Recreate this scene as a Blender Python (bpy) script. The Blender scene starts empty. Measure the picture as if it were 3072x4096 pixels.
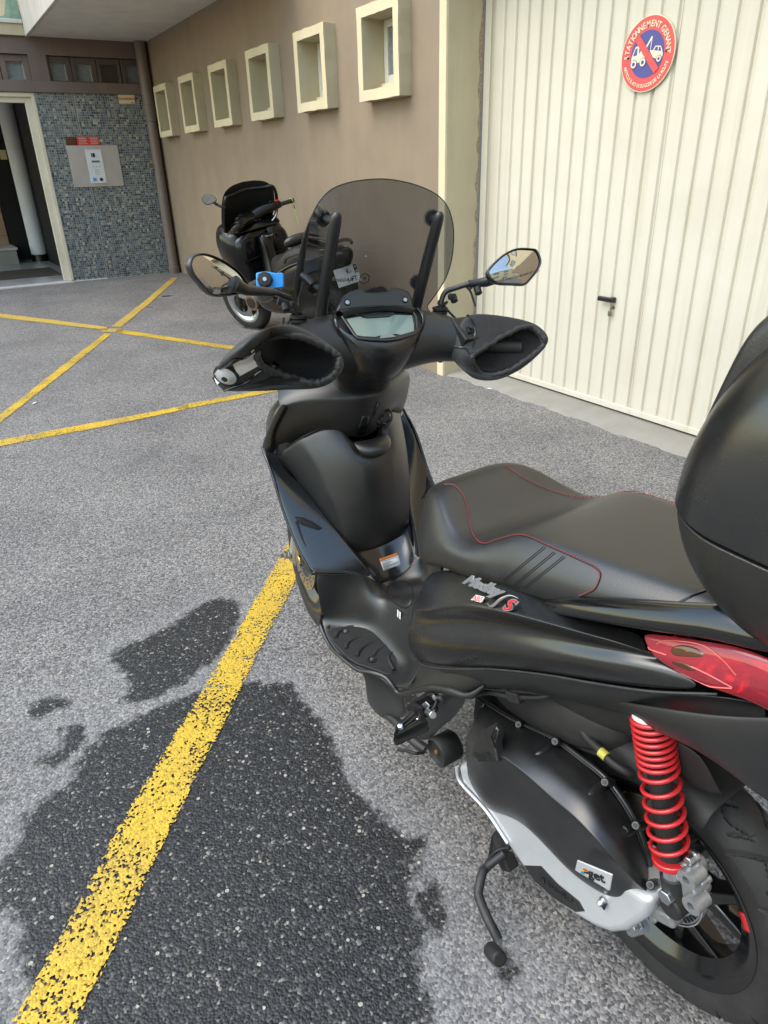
import bpy, bmesh, math, random
from mathutils import Vector, Matrix
random.seed(7)
R=math.radians
CAM_F=(0.463695, 0.767261, -0.443056);CAM_R=(0.848451, -0.528566, -0.027368);CAM_U=(0.255183, 0.36322, 0.896076);CAM_H=1.415
SC_F=(-0.003491, 0.999994, 0.0);SC_L=(-0.999385, -0.003489, -0.034899);SC_U=(-0.034899, -0.000122, 0.999391);SC_O=(0.873, 0.459, 0.0)
SB_F=(-0.095846, 0.995396, 0.0);SB_L=(-0.983141, -0.094666, -0.156434);SB_U=(-0.155714, -0.014994, 0.987688);SB_O=(2.71, 5.03, 0.02)
MIR_NL=(-0.785442, -0.601229, 0.146982);MIR_NR=(-0.92204, 0.006973, 0.387031)
sc=bpy.context.scene
COL=sc.collection
# ---------------------------------------------------------------- camera
cd=bpy.data.cameras.new('camera'); cam=bpy.data.objects.new('camera',cd); COL.objects.link(cam)
cd.sensor_fit='VERTICAL'; cd.sensor_height=36; cd.sensor_width=27; cd.lens=36*2777.93/4096; cd.clip_start=.02; cd.clip_end=400
cam.matrix_world=Matrix(((CAM_R[0],CAM_U[0],-CAM_F[0],0),(CAM_R[1],CAM_U[1],-CAM_F[1],0),(CAM_R[2],CAM_U[2],-CAM_F[2],CAM_H),(0,0,0,1)))
sc.camera=cam
# ---------------------------------------------------------------- sky, sun, exposure
SUN_EL,SUN_AZ=R(55),R(-82)          # azimuth measured from +Y towards +X
w=bpy.data.worlds.new('World'); sc.world=w; w.use_nodes=True
nt=w.node_tree; bg=nt.nodes['Background']; sky=nt.nodes.new('ShaderNodeTexSky')
sky.sky_type='NISHITA'; sky.sun_disc=False; sky.sun_elevation=SUN_EL; sky.sun_rotation=SUN_AZ
sky.air_density=2.0; sky.dust_density=1.2; sky.ozone_density=1.0
nt.links.new(sky.outputs[0],bg.inputs[0]); bg.inputs[1].default_value=.15
sd=bpy.data.lights.new('sun','SUN'); sd.energy=.9; sd.angle=R(50); sd.color=(1,.9,.76)
sun=bpy.data.objects.new('sun',sd); COL.objects.link(sun)
dv=Vector((math.sin(SUN_AZ)*math.cos(SUN_EL),math.cos(SUN_AZ)*math.cos(SUN_EL),math.sin(SUN_EL)))
sun.rotation_euler=dv.to_track_quat('Z','Y').to_euler(); sun.location=dv*30
vs=sc.view_settings; vs.view_transform='Standard'; vs.look='None'; vs.gamma=1; vs.use_curve_mapping=False; vs.exposure=1.28
sc.render.engine='CYCLES'; sc.cycles.max_bounces=8; sc.cycles.transparent_max_bounces=16
sc.cycles.caustics_reflective=False; sc.cycles.caustics_refractive=False

# ---------------------------------------------------------------- materials
MATS={}
def nodes(name):
    m=bpy.data.materials.new(name); m.use_nodes=True; n=m.node_tree.nodes; b=n['Principled BSDF']; MATS[name]=m
    return m,m.node_tree,n,b,m.node_tree.links
def ramp(n,stops,interp='LINEAR'):
    r=n.new('ShaderNodeValToRGB'); r.color_ramp.interpolation=interp; e=r.color_ramp.elements
    while len(e)<len(stops): e.new(.5)
    for i,(p,c) in enumerate(stops): e[i].position=p; e[i].color=(*c,1) if len(c)==3 else c
    return r
def simple(name,col,rough=.5,metal=0,noise=None,bump=None,coat=0,spec=.5,var=.0,rvar=0,dust=0,**kw):
    """noise=(scale) colour mottling of strength var; bump=(scale,strength,distance)"""
    m,t,n,b,l=nodes(name); b.inputs['Base Color'].default_value=(*col,1); b.inputs['Roughness'].default_value=rough
    b.inputs['Metallic'].default_value=metal; b.inputs['Coat Weight'].default_value=coat; b.inputs['Specular IOR Level'].default_value=spec
    if coat: b.inputs['Coat Roughness'].default_value=.08
    tc=n.new('ShaderNodeTexCoord')
    if noise:
        nz=n.new('ShaderNodeTexNoise'); nz.inputs['Scale'].default_value=noise; nz.inputs['Detail'].default_value=6; nz.inputs['Roughness'].default_value=.62
        l.new(tc.outputs['Object'],nz.inputs['Vector'])
        r=ramp(n,[(.25,tuple(c*(1-var) for c in col)),(.75,tuple(min(1,c*(1+var)) for c in col))]); l.new(nz.outputs['Fac'],r.inputs['Fac']); l.new(r.outputs['Color'],b.inputs['Base Color'])
        if rvar:
            mr=n.new('ShaderNodeMapRange'); mr.inputs['To Min'].default_value=rough-rvar; mr.inputs['To Max'].default_value=rough+rvar
            l.new(nz.outputs['Fac'],mr.inputs['Value']); l.new(mr.outputs['Result'],b.inputs['Roughness'])
    if bump:
        nb=n.new('ShaderNodeTexNoise'); nb.inputs['Scale'].default_value=bump[0]; nb.inputs['Detail'].default_value=3
        l.new(tc.outputs['Object'],nb.inputs['Vector']); bp=n.new('ShaderNodeBump'); bp.inputs['Strength'].default_value=bump[1]; bp.inputs['Distance'].default_value=bump[2]
        l.new(nb.outputs['Fac'],bp.inputs['Height']); l.new(bp.outputs['Normal'],b.inputs['Normal'])
    for k,v in kw.items(): b.inputs[k.replace('_',' ')].default_value=v
    if dust:          # settled dust in cloudy patches, plus single specks
        nd=n.new('ShaderNodeTexNoise'); nd.inputs['Scale'].default_value=5; nd.inputs['Detail'].default_value=9; nd.inputs['Roughness'].default_value=.7; l.new(tc.outputs['Object'],nd.inputs['Vector'])
        rd=ramp(n,[(.42,(0,0,0)),(.8,(dust,dust,dust))]); l.new(nd.outputs['Fac'],rd.inputs['Fac'])
        vs_=n.new('ShaderNodeTexVoronoi'); vs_.inputs['Scale'].default_value=130; l.new(tc.outputs['Object'],vs_.inputs['Vector']); sp_=ramp(n,[(.05,(.35,.35,.35)),(.1,(0,0,0))]); l.new(vs_.outputs['Distance'],sp_.inputs['Fac'])
        ad_=n.new('ShaderNodeMixRGB'); ad_.blend_type='ADD'; ad_.inputs[0].default_value=1; l.new(rd.outputs['Color'],ad_.inputs[1]); l.new(sp_.outputs['Color'],ad_.inputs[2])
        md=n.new('ShaderNodeMixRGB'); md.inputs[2].default_value=(.11,.10,.09,1); l.new(ad_.outputs[0],md.inputs[0])
        src=b.inputs['Base Color'].links[0].from_socket if b.inputs['Base Color'].links else None
        if src: l.new(src,md.inputs[1])
        else: md.inputs[1].default_value=(*col,1)
        l.new(md.outputs[0],b.inputs['Base Color'])
    return m
# plastics, metals
simple('satin_black',(.006,.006,.0063),.27,spec=1.0,dust=.10,noise=9,var=.25,rvar=.05,bump=(900,.05,.0004))
simple('matte_black',(.0085,.0085,.009),.38,spec=.9,dust=.12,noise=14,var=.3,rvar=.06,bump=(1100,.35,.0006))
simple('grain_black',(.009,.009,.0093),.36,spec=.95,dust=.12,noise=12,var=.3,rvar=.05,bump=(520,.55,.001))
simple('shield_satin',(.009,.0095,.0105),.2,spec=1.0,dust=.06,noise=7,var=.25,rvar=.05)
simple('gloss_black',(.006,.006,.0065),.14,spec=.8,noise=6,var=.2,rvar=.04)
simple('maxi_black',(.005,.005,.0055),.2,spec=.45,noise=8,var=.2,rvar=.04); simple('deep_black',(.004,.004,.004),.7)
simple('cover_black',(.010,.010,.0105),.34,spec=1.0,dust=.14,noise=30,var=.25,rvar=.08,bump=(700,.3,.0007))
simple('dusty_black',(.013,.0125,.012),.6,dust=.3,noise=18,var=.5,rvar=.1,bump=(300,.3,.001))
simple('seat_vinyl',(.0125,.012,.0117),.40,spec=.9,dust=.10,noise=40,var=.2,rvar=.04,bump=(420,.4,.0008))
simple('neoprene',(.034,.0345,.0355),.55,noise=60,var=.25,bump=(700,.4,.001),Sheen_Weight=.06)
simple('lining_black',(.006,.006,.006),.9,bump=(260,.8,.004))
simple('rubber',(.013,.0127,.0124),.58,dust=.15,noise=25,var=.35,rvar=.1,bump=(500,.2,.0006))
simple('tyre_rubber',(.022,.021,.020),.7,noise=22,var=.45,rvar=.08,bump=(380,.25,.0008))
simple('silver_paint',(.66,.67,.685),.3,metal=.45,noise=40,var=.05,rvar=.04)
simple('cast_alloy',(.45,.45,.455),.42,metal=.8,noise=60,var=.15,bump=(500,.3,.0006))
simple('fork_silver',(.5,.48,.44),.4,metal=.6,noise=50,var=.12)
simple('chrome',(.78,.79,.8),.09,metal=1)
simple('zinc',(.55,.57,.6),.28,metal=1,noise=90,var=.15)
simple('brass_gold',(.55,.40,.17),.35,metal=.9,noise=60,var=.2)
simple('disc_steel',(.45,.40,.30),.34,metal=.95,noise=40,var=.15)
simple('flaking',(.36,.28,.19),.9,noise=60,var=.5); simple('rust',(.2,.09,.035),.75,noise=80,var=.5)
simple('spring_red',(.50,.018,.022),.3,coat=.5,noise=30,var=.12)
simple('red_mark',(.6,.02,.02),.5)
simple('thread_red',(.28,.03,.035),.7)
simple('wire_yellow',(.5,.45,.08),.5)
simple('stand_steel',(.035,.035,.036),.5,metal=.3,noise=50,var=.5,rvar=.1,bump=(200,.3,.001))
simple('peg_black',(.006,.006,.0065),.22,noise=40,var=.3)
simple('label_white',(.75,.75,.74),.4)
simple('reflective_white',(.9,.91,.88),.45,noise=60,var=.08)
simple('label_orange',(.75,.2,.03),.45)
simple('label_ink',(.12,.12,.13),.5)
simple('mount_blue',(.02,.3,.8),.38,noise=60,var=.08)
simple('badge_red',(.55,.015,.02),.3)
simple('lcd',(.19,.27,.245),.07,coat=1.0)
simple('lcd_dark',(.03,.034,.034),.2)
simple('mirror_glass',(.58,.57,.54),.015,metal=1)
simple('dash_white',(.7,.72,.72),.3)
simple('lever_gold',(.45,.3,.15),.3,metal=.9)
simple('wheel_silver',(.6,.61,.62),.25,metal=.9)
simple('cord_green',(.55,.75,.1),.5)
simple('plate_white',(.72,.74,.74),.4)
simple('ink_black',(.01,.01,.01),.5)
simple('i_blue',(.03,.15,.5),.4); simple('i_green',(.05,.4,.1),.4); simple('i_yellow',(.7,.5,.03),.4)
def glassmat(name,col,alpha_tint,rough=.01):
    # thin tinted sheet: fresnel mix of transparent tint and gloss
    m,t,n,b,l=nodes(name); n.remove(b); out=n['Material Output']
    tr=n.new('ShaderNodeBsdfTransparent'); tr.inputs[0].default_value=(*alpha_tint,1)
    gl=n.new('ShaderNodeBsdfGlossy'); gl.inputs['Roughness'].default_value=rough; gl.inputs[0].default_value=(*col,1)
    df=n.new('ShaderNodeBsdfDiffuse'); df.inputs[0].default_value=(.3,.3,.29,1)
    fr=n.new('ShaderNodeFresnel'); fr.inputs[0].default_value=1.3
    m1=n.new('ShaderNodeMixShader'); m2=n.new('ShaderNodeMixShader')
    tc=n.new('ShaderNodeTexCoord'); vo=n.new('ShaderNodeTexVoronoi'); vo.inputs['Scale'].default_value=42; vo.inputs['Randomness'].default_value=1
    l.new(tc.outputs['Object'],vo.inputs['Vector'])
    r=ramp(n,[(.0,(.28,.28,.28)),(.07,(.17,.17,.17)),(.10,(.085,.085,.085))]); l.new(vo.outputs['Distance'],r.inputs['Fac'])
    l.new(r.outputs['Color'],m2.inputs[0]); l.new(tr.outputs[0],m2.inputs[1]); l.new(df.outputs[0],m2.inputs[2])
    l.new(fr.outputs[0],m1.inputs[0]); l.new(m2.outputs[0],m1.inputs[1]); l.new(gl.outputs[0],m1.inputs[2]); l.new(m1.outputs[0],out.inputs[0])
    return m
glassmat('smoked_screen',(1,1,1),(.34,.36,.385)); glassmat('dark_screen',(1,1,1),(.02,.02,.02)); glassmat('clear_pane',(1,1,1),(.75,.8,.8))
# tail lamp lens
m,t,n,b,l=nodes('red_lens'); b.inputs['Base Color'].default_value=(.95,.09,.13,1); b.inputs['Roughness'].default_value=.04; b.inputs['Transmission Weight'].default_value=.62; b.inputs['IOR'].default_value=1.2; b.inputs['Coat Weight'].default_value=1; b.inputs['Coat Roughness'].default_value=.02
simple('amber_dark',(.10,.035,.012),.08,coat=1); simple('lens_bright',(.85,.13,.12),.12,coat=1); simple('lamp_reflector',(.8,.75,.72),.14,metal=1)
simple('amber',(.8,.3,.03),.2,coat=.6)
# textured glass in transoms
simple('frosted_pane',(.20,.22,.225),.25,noise=30,var=.25,bump=(90,.5,.004))

def stain_chain(n,l,tc,base,dark,streak=True,scale=2.2,amt=.5):
    nz=n.new('ShaderNodeTexNoise'); nz.inputs['Scale'].default_value=scale; nz.inputs['Detail'].default_value=8; nz.inputs['Roughness'].default_value=.6
    mp=n.new('ShaderNodeMapping'); mp.inputs['Scale'].default_value=(3.2,3.2,.35) if streak else (1,1,1)
    l.new(tc.outputs['Object'],mp.inputs['Vector']); l.new(mp.outputs['Vector'],nz.inputs['Vector'])
    r=ramp(n,[(.35,base),(.62,tuple(a*(1-amt)+d*amt for a,d in zip(base,dark)))]); l.new(nz.outputs['Fac'],r.inputs['Fac'])
    return r
def plaster(name,base,dark,bumps=.25,rough=.8,amt=.4,grain=190):
    m,t,n,b,l=nodes(name); tc=n.new('ShaderNodeTexCoord'); r=stain_chain(n,l,tc,base,dark,True,1.6,amt)
    n2=n.new('ShaderNodeTexNoise'); n2.inputs['Scale'].default_value=5; n2.inputs['Detail'].default_value=7; l.new(tc.outputs['Object'],n2.inputs['Vector'])
    mx=n.new('ShaderNodeMixRGB'); mx.blend_type='MULTIPLY'; mx.inputs[0].default_value=.35
    r2=ramp(n,[(.3,(.72,.72,.72)),(.7,(1,1,1))]); l.new(n2.outputs['Fac'],r2.inputs['Fac']); l.new(r.outputs['Color'],mx.inputs[1]); l.new(r2.outputs['Color'],mx.inputs[2])
    l.new(mx.outputs[0],b.inputs['Base Color']); b.inputs['Roughness'].default_value=rough
    nb=n.new('ShaderNodeTexNoise'); nb.inputs['Scale'].default_value=grain; nb.inputs['Detail'].default_value=4; l.new(tc.outputs['Object'],nb.inputs['Vector'])
    nb2=n.new('ShaderNodeTexNoise'); nb2.inputs['Scale'].default_value=6; nb2.inputs['Detail'].default_value=4; l.new(tc.outputs['Object'],nb2.inputs['Vector'])
    ad=n.new('ShaderNodeMath'); ad.operation='MULTIPLY_ADD'; ad.inputs[1].default_value=.25; l.new(nb.outputs['Fac'],ad.inputs[0]); l.new(nb2.outputs['Fac'],ad.inputs[2])
    bp=n.new('ShaderNodeBump'); bp.inputs['Strength'].default_value=bumps; bp.inputs['Distance'].default_value=.012; l.new(ad.outputs[0],bp.inputs['Height']); l.new(bp.outputs['Normal'],b.inputs['Normal'])
    return m
plaster('brown_plaster',(.315,.242,.17),(.255,.195,.137),.22,amt=.4)
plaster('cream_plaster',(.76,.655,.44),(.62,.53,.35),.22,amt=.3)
plaster('cream_reveal',(.55,.48,.33),(.42,.365,.25),.35,amt=.5)  # darker copy of the cream plaster: shade on the reveals put into the colour
plaster('soffit_plaster',(.82,.80,.75),(.68,.66,.61),.2)
plaster('white_stone',(.62,.60,.57),(.45,.42,.38),.15)
plaster('brown_paint',(.175,.13,.11),(.13,.10,.085),.12,rough=.55)
plaster('pipe_paint',(.20,.155,.13),(.14,.11,.095),.3,rough=.5)
plaster('concrete',(.30,.285,.255),(.22,.2,.17),.7,grain=120)
plaster('frame_white',(.68,.66,.58),(.5,.48,.4),.2,rough=.5)
plaster('frame_brown',(.10,.082,.068),(.07,.055,.045),.2,rough=.5)
plaster('door_cream',(.72,.66,.52),(.6,.54,.4),.1,rough=.45)
plaster('hall_white',(.78,.80,.83),(.66,.67,.7),.1)
plaster('hall_tile',(.42,.29,.185),(.34,.23,.15),.08,rough=.3)
plaster('hall_floor',(.42,.41,.40),(.33,.32,.31),.05,rough=.28)
plaster('doormat',(.10,.075,.055),(.06,.045,.03),1.0,grain=400)
plaster('terrazzo',(.33,.33,.29),(.22,.22,.19),.1,rough=.4,grain=60)
simple('cement_joint',(.10,.095,.09),.9)
simple('grout',(.40,.40,.38),.85,noise=40,var=.15)
simple('seal_grey',(.22,.22,.23),.6); simple('steel_plate',(.55,.545,.56),.38,metal=.75,noise=3,var=.12,rvar=.06); simple('panel_white',(.66,.68,.70),.35)
simple('notice_red',(.62,.05,.035),.5); simple('notice_brown',(.07,.018,.012),.5); simple('notice_text',(.72,.45,.38),.6); simple('notice_beige',(.70,.62,.36),.5); simple('ink_red',(.36,.03,.03),.6)
simple('sign_red',(.66,.085,.085),.45,noise=8,var=.08); simple('sign_blue',(.075,.075,.27),.45,noise=8,var=.1); simple('sign_cream',(.78,.70,.50),.45)
simple('key_brass',(.23,.2,.13),.45,metal=.8); simple('cloth_green',(.16,.25,.19),.9,noise=20,var=.3); simple('paper_white',(.7,.7,.68),.7)
# garage door enamel : slightly glossy, small chips near the bottom
m,t,n,b,l=nodes('door_enamel'); tc=n.new('ShaderNodeTexCoord')
nz=n.new('ShaderNodeTexNoise'); nz.inputs['Scale'].default_value=1.4; nz.inputs['Detail'].default_value=6; l.new(tc.outputs['Object'],nz.inputs['Vector'])
r=ramp(n,[(.3,(.61,.575,.475)),(.7,(.67,.635,.535))]); l.new(nz.outputs['Fac'],r.inputs['Fac'])
n3=n.new('ShaderNodeTexNoise'); n3.inputs['Scale'].default_value=55; n3.inputs['Detail'].default_value=2; l.new(tc.outputs['Object'],n3.inputs['Vector'])
r3=ramp(n,[(.80,(0,0,0)),(.83,(.8,.8,.8))]); l.new(n3.outputs['Fac'],r3.inputs['Fac'])
mx=n.new('ShaderNodeMixRGB'); mx.inputs[2].default_value=(.33,.29,.2,1); l.new(r3.outputs['Color'],mx.inputs[0]); l.new(r.outputs['Color'],mx.inputs[1])
# rain streaks and splashed dirt
mps=n.new('ShaderNodeMapping'); mps.inputs['Scale'].default_value=(20,20,.55); l.new(tc.outputs['Object'],mps.inputs['Vector']); ns=n.new('ShaderNodeTexNoise'); ns.inputs['Scale'].default_value=1.0; ns.inputs['Detail'].default_value=7; l.new(mps.outputs['Vector'],ns.inputs['Vector'])
rs_=ramp(n,[(.5,(0,0,0)),(.78,(.4,.4,.4))]); l.new(ns.outputs['Fac'],rs_.inputs['Fac'])
mz=n.new('ShaderNodeMixRGB'); mz.inputs[2].default_value=(.47,.41,.30,1); l.new(rs_.outputs['Color'],mz.inputs[0]); l.new(mx.outputs[0],mz.inputs[1]); l.new(mz.outputs[0],b.inputs['Base Color'])
b.inputs['Roughness'].default_value=.36
nb=n.new('ShaderNodeTexNoise'); nb.inputs['Scale'].default_value=4.5; l.new(tc.outputs['Object'],nb.inputs['Vector']); bp=n.new('ShaderNodeBump'); bp.inputs['Strength'].default_value=.25; bp.inputs['Distance'].default_value=.02; l.new(nb.outputs['Fac'],bp.inputs['Height']); l.new(bp.outputs['Normal'],b.inputs['Normal'])

# asphalt: stones picked out by voronoi cells, dry / damp by the 'wet' attribute
def asphalt_nodes(n,l):
    tc=n.new('ShaderNodeTexCoord')
    vo=n.new('ShaderNodeTexVoronoi'); vo.inputs['Scale'].default_value=175; l.new(tc.outputs['Object'],vo.inputs['Vector'])
    v2=n.new('ShaderNodeTexVoronoi'); v2.inputs['Scale'].default_value=75; l.new(tc.outputs['Object'],v2.inputs['Vector'])
    return tc,vo,v2
m,t,n,b,l=nodes('asphalt'); tc,vo,v2=asphalt_nodes(n,l)
sep=n.new('ShaderNodeSeparateColor'); l.new(vo.outputs['Color'],sep.inputs[0]); sep2=n.new('ShaderNodeSeparateColor'); l.new(v2.outputs['Color'],sep2.inputs[0])
dry=ramp(n,[(0,(.066,.064,.063)),(.3,(.134,.129,.127)),(.6,(.212,.204,.2)),(.9,(.30,.288,.278)),(1,(.40,.365,.325))]); l.new(sep.outputs[0],dry.inputs['Fac'])
wet=ramp(n,[(0,(.007,.007,.0072)),(.55,(.020,.0195,.0195)),(.86,(.042,.041,.040)),(.96,(.10,.098,.09)),(1,(.28,.255,.21))]); l.new(sep.outputs[0],wet.inputs['Fac'])
big=n.new('ShaderNodeMath'); big.operation='GREATER_THAN'; big.inputs[1].default_value=.974; l.new(sep2.outputs[1],big.inputs[0])
bigr=n.new('ShaderNodeMath'); bigr.operation='LESS_THAN'; bigr.inputs[1].default_value=.33; l.new(v2.outputs['Distance'],bigr.inputs[0])
bigm=n.new('ShaderNodeMath'); bigm.operation='MULTIPLY'; l.new(big.outputs[0],bigm.inputs[0]); l.new(bigr.outputs[0],bigm.inputs[1])
at=n.new('ShaderNodeAttribute'); at.attribute_name='wet'
nz=n.new('ShaderNodeTexNoise'); nz.inputs['Scale'].default_value=26; nz.inputs['Detail'].default_value=6; nz.inputs['Roughness'].default_value=.65; l.new(tc.outputs['Object'],nz.inputs['Vector'])
ma=n.new('ShaderNodeMath'); ma.operation='MULTIPLY_ADD'; ma.inputs[1].default_value=.11; ma.inputs[2].default_value=-.055; l.new(nz.outputs['Fac'],ma.inputs[0])
ad=n.new('ShaderNodeMath'); ad.operation='ADD'; l.new(at.outputs['Fac'],ad.inputs[0]); l.new(ma.outputs[0],ad.inputs[1])
wm=n.new('ShaderNodeMapRange'); wm.inputs['From Min'].default_value=-.012; wm.inputs['From Max'].default_value=.014; l.new(ad.outputs[0],wm.inputs['Value'])
mx=n.new('ShaderNodeMixRGB'); l.new(wm.outputs['Result'],mx.inputs[0]); 
# broad variation of the dry surface and a pale mineral rim round the stains
n4=n.new('ShaderNodeTexNoise'); n4.inputs['Scale'].default_value=1.7; n4.inputs['Detail'].default_value=7; l.new(tc.outputs['Object'],n4.inputs['Vector'])
r4=ramp(n,[(.25,(.66,.66,.67)),(.5,(.9,.9,.9)),(.75,(1.06,1.05,1.04))]); l.new(n4.outputs['Fac'],r4.inputs['Fac'])
mm=n.new('ShaderNodeMixRGB'); mm.blend_type='MULTIPLY'; mm.inputs[0].default_value=1; l.new(dry.outputs['Color'],mm.inputs[1]); l.new(r4.outputs['Color'],mm.inputs[2])
rim=n.new('ShaderNodeMapRange'); rim.inputs['From Min'].default_value=-.14; rim.inputs['From Max'].default_value=-.01; rim.inputs['To Max'].default_value=.2; l.new(ad.outputs[0],rim.inputs['Value'])
mr=n.new('ShaderNodeMixRGB'); mr.blend_type='MIX'; mr.inputs[2].default_value=(.33,.325,.325,1); l.new(rim.outputs['Result'],mr.inputs[0]); l.new(mm.outputs[0],mr.inputs[1])
l.new(mr.outputs[0],mx.inputs[1]); l.new(wet.outputs['Color'],mx.inputs[2])
ms=n.new('ShaderNodeMixRGB'); ms.inputs[2].default_value=(.40,.36,.30,1); l.new(bigm.outputs[0],ms.inputs[0]); l.new(mx.outputs[0],ms.inputs[1]); l.new(ms.outputs[0],b.inputs['Base Color'])
rr=n.new('ShaderNodeMapRange'); rr.inputs['To Min'].default_value=.85; rr.inputs['To Max'].default_value=.5; l.new(wm.outputs['Result'],rr.inputs['Value']); l.new(rr.outputs['Result'],b.inputs['Roughness'])
bp=n.new('ShaderNodeBump'); bp.inputs['Strength'].default_value=.6; bp.inputs['Distance'].default_value=.003; bp.invert=True; l.new(vo.outputs['Distance'],bp.inputs['Height']); l.new(bp.outputs['Normal'],b.inputs['Normal'])
# worn road paint: gone in the hollows between the stones
def paint(name,col,worn,edge):
    m,t,n,b,l=nodes(name); tc,vo,v2=asphalt_nodes(n,l)
    sep=n.new('ShaderNodeSeparateColor'); l.new(vo.outputs['Color'],sep.inputs[0])
    nz=n.new('ShaderNodeTexNoise'); nz.inputs['Scale'].default_value=4.5; nz.inputs['Detail'].default_value=10; nz.inputs['Roughness'].default_value=.72; l.new(tc.outputs['Object'],nz.inputs['Vector'])
    at=n.new('ShaderNodeAttribute'); at.attribute_name='edge'
    a1=n.new('ShaderNodeMath'); a1.operation='MULTIPLY_ADD'; a1.inputs[1].default_value=.55; l.new(sep.outputs[1],a1.inputs[0]); l.new(nz.outputs['Fac'],a1.inputs[2])
    a2=n.new('ShaderNodeMath'); a2.operation='MULTIPLY_ADD'; a2.inputs[1].default_value=edge; l.new(at.outputs['Fac'],a2.inputs[0]); l.new(a1.outputs[0],a2.inputs[2])
    mk=n.new('ShaderNodeMapRange'); mk.inputs['From Min'].default_value=worn-.03; mk.inputs['From Max'].default_value=worn+.03; l.new(a2.outputs[0],mk.inputs['Value'])
    c=ramp(n,[(0,tuple(x*.7 for x in col)),(.5,col),(1,tuple(min(1,x*1.12) for x in col))]); l.new(sep.outputs[0],c.inputs['Fac'])
    nd=n.new('ShaderNodeTexNoise'); nd.inputs['Scale'].default_value=3.1; nd.inputs['Detail'].default_value=8; l.new(tc.outputs['Object'],nd.inputs['Vector']); rd=ramp(n,[(.48,(0,0,0)),(.78,(.5,.5,.5))]); l.new(nd.outputs['Fac'],rd.inputs['Fac'])
    md=n.new('ShaderNodeMixRGB'); md.inputs[2].default_value=(.24,.19,.10,1); l.new(rd.outputs['Color'],md.inputs[0]); l.new(c.outputs['Color'],md.inputs[1]); l.new(md.outputs[0],b.inputs['Base Color']); b.inputs['Roughness'].default_value=.6
    bp=n.new('ShaderNodeBump'); bp.inputs['Strength'].default_value=.5; bp.inputs['Distance'].default_value=.003; bp.invert=True; l.new(vo.outputs['Distance'],bp.inputs['Height']); l.new(bp.outputs['Normal'],b.inputs['Normal'])
    tr=n.new('ShaderNodeBsdfTransparent'); mxs=n.new('ShaderNodeMixShader'); l.new(mk.outputs['Result'],mxs.inputs[0]); l.new(tr.outputs[0],mxs.inputs[1]); l.new(b.outputs[0],mxs.inputs[2]); l.new(mxs.outputs[0],n['Material Output'].inputs[0])
paint('yellow_paint',(.62,.405,.035),.67,.9); paint('yellow_faded',(.56,.39,.075),.54,.9)
# mosaic colours come from a colour attribute
m,t,n,b,l=nodes('mosaic_mixed'); at=n.new('ShaderNodeAttribute'); at.attribute_name='tint'; l.new(at.outputs['Color'],b.inputs['Base Color']); b.inputs['Roughness'].default_value=.22
MOS=[tuple(min(.6,(x*.68+.32*(c[0]*.3+c[1]*.6+c[2]*.1))*1.35) for x in c) for c in [(.10,.125,.135),(.13,.155,.155),(.165,.19,.18),(.07,.085,.105),(.035,.038,.06),(.05,.06,.09),(.2,.215,.19),(.30,.285,.185),(.20,.12,.07),(.11,.14,.16),(.085,.105,.115)]]
MOSW=[15,15,12,12,7,9,9,5,1.3,13,13]
for i,c in enumerate(MOS): simple('mosaic_%d'%i,c,.22)

# ---------------------------------------------------------------- mesh helpers
def setm(o,mat,smooth=True):
    o.data.materials.append(MATS[mat])
    if smooth:
        for p in o.data.polygons: p.use_smooth=True
def link(name,me,mat,parent=None,smooth=True,sub=0,solid=0,bevel=0,bseg=2,auto=None,off=-1):
    o=bpy.data.objects.new(name,me); COL.objects.link(o)
    if parent: o.parent=parent
    setm(o,mat,smooth)
    if solid:
        m=o.modifiers.new('t','SOLIDIFY'); m.thickness=solid; m.offset=off
    if bevel:
        m=o.modifiers.new('b','BEVEL'); m.width=bevel; m.segments=bseg; m.limit_method='ANGLE'; m.angle_limit=R(35)
    if sub:
        m=o.modifiers.new('s','SUBSURF'); m.levels=sub; m.render_levels=sub
    if auto and smooth:
        bm=bmesh.new(); bm.from_mesh(me)
        for e in bm.edges:
            if len(e.link_faces)==2 and e.calc_face_angle(0)>R(auto): e.smooth=False
        bm.to_mesh(me); bm.free()
    return o
def tag(o,label,cat,group=None,kind=None):
    if label: o['label']=label
    if cat: o['category']=cat
    if group: o['group']=group
    if kind: o['kind']=kind
    return o
def empty(name,loc=(0,0,0),mat=None):
    o=bpy.data.objects.new(name,None); COL.objects.link(o); o.empty_display_size=.1
    if mat is not None: o.matrix_world=mat
    else: o.location=loc
    return o
def mesh(name,v,f):
    me=bpy.data.meshes.new(name); me.from_pydata([tuple(p) for p in v],[],f); me.update(); return me
XF=None                # optional point transform used by all builders
def T(p): return XF@Vector(p) if XF is not None else Vector(p)
def fixn(me):
    bm=bmesh.new(); bm.from_mesh(me); bmesh.ops.recalc_face_normals(bm,faces=bm.faces); bm.to_mesh(me); bm.free(); return me
def grid(name,rows,mat,parent=None,sub=2,solid=.004,cu=False,cv=False,cap=False,flip=False,**k):
    nr,nc=len(rows),len(rows[0]); v=[T(p) for r in rows for p in r]; f=[]
    for i in range(nr if cu else nr-1):
        for j in range(nc if cv else nc-1):
            a,b,c,d=i*nc+j,i*nc+(j+1)%nc,((i+1)%nr)*nc+(j+1)%nc,((i+1)%nr)*nc+j
            f.append((a,d,c,b) if flip else (a,b,c,d))
    if cap and cv: f.append(tuple(range(nc))[::-1]); f.append(tuple((nr-1)*nc+j for j in range(nc)))
    me=mesh(name,v,f)
    if cap: fixn(me); solid=0
    return link(name,me,mat,parent,sub=sub,solid=solid,**k)
def mir(rows): return [[(p[0],-p[1],p[2]) for p in r] for r in rows]
def full(rows):
    """mirror a half grid whose last column lies on y=0"""
    return [list(r)+[(p[0],-p[1],p[2]) for p in reversed(r[:-1])] for r in rows]
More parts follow.
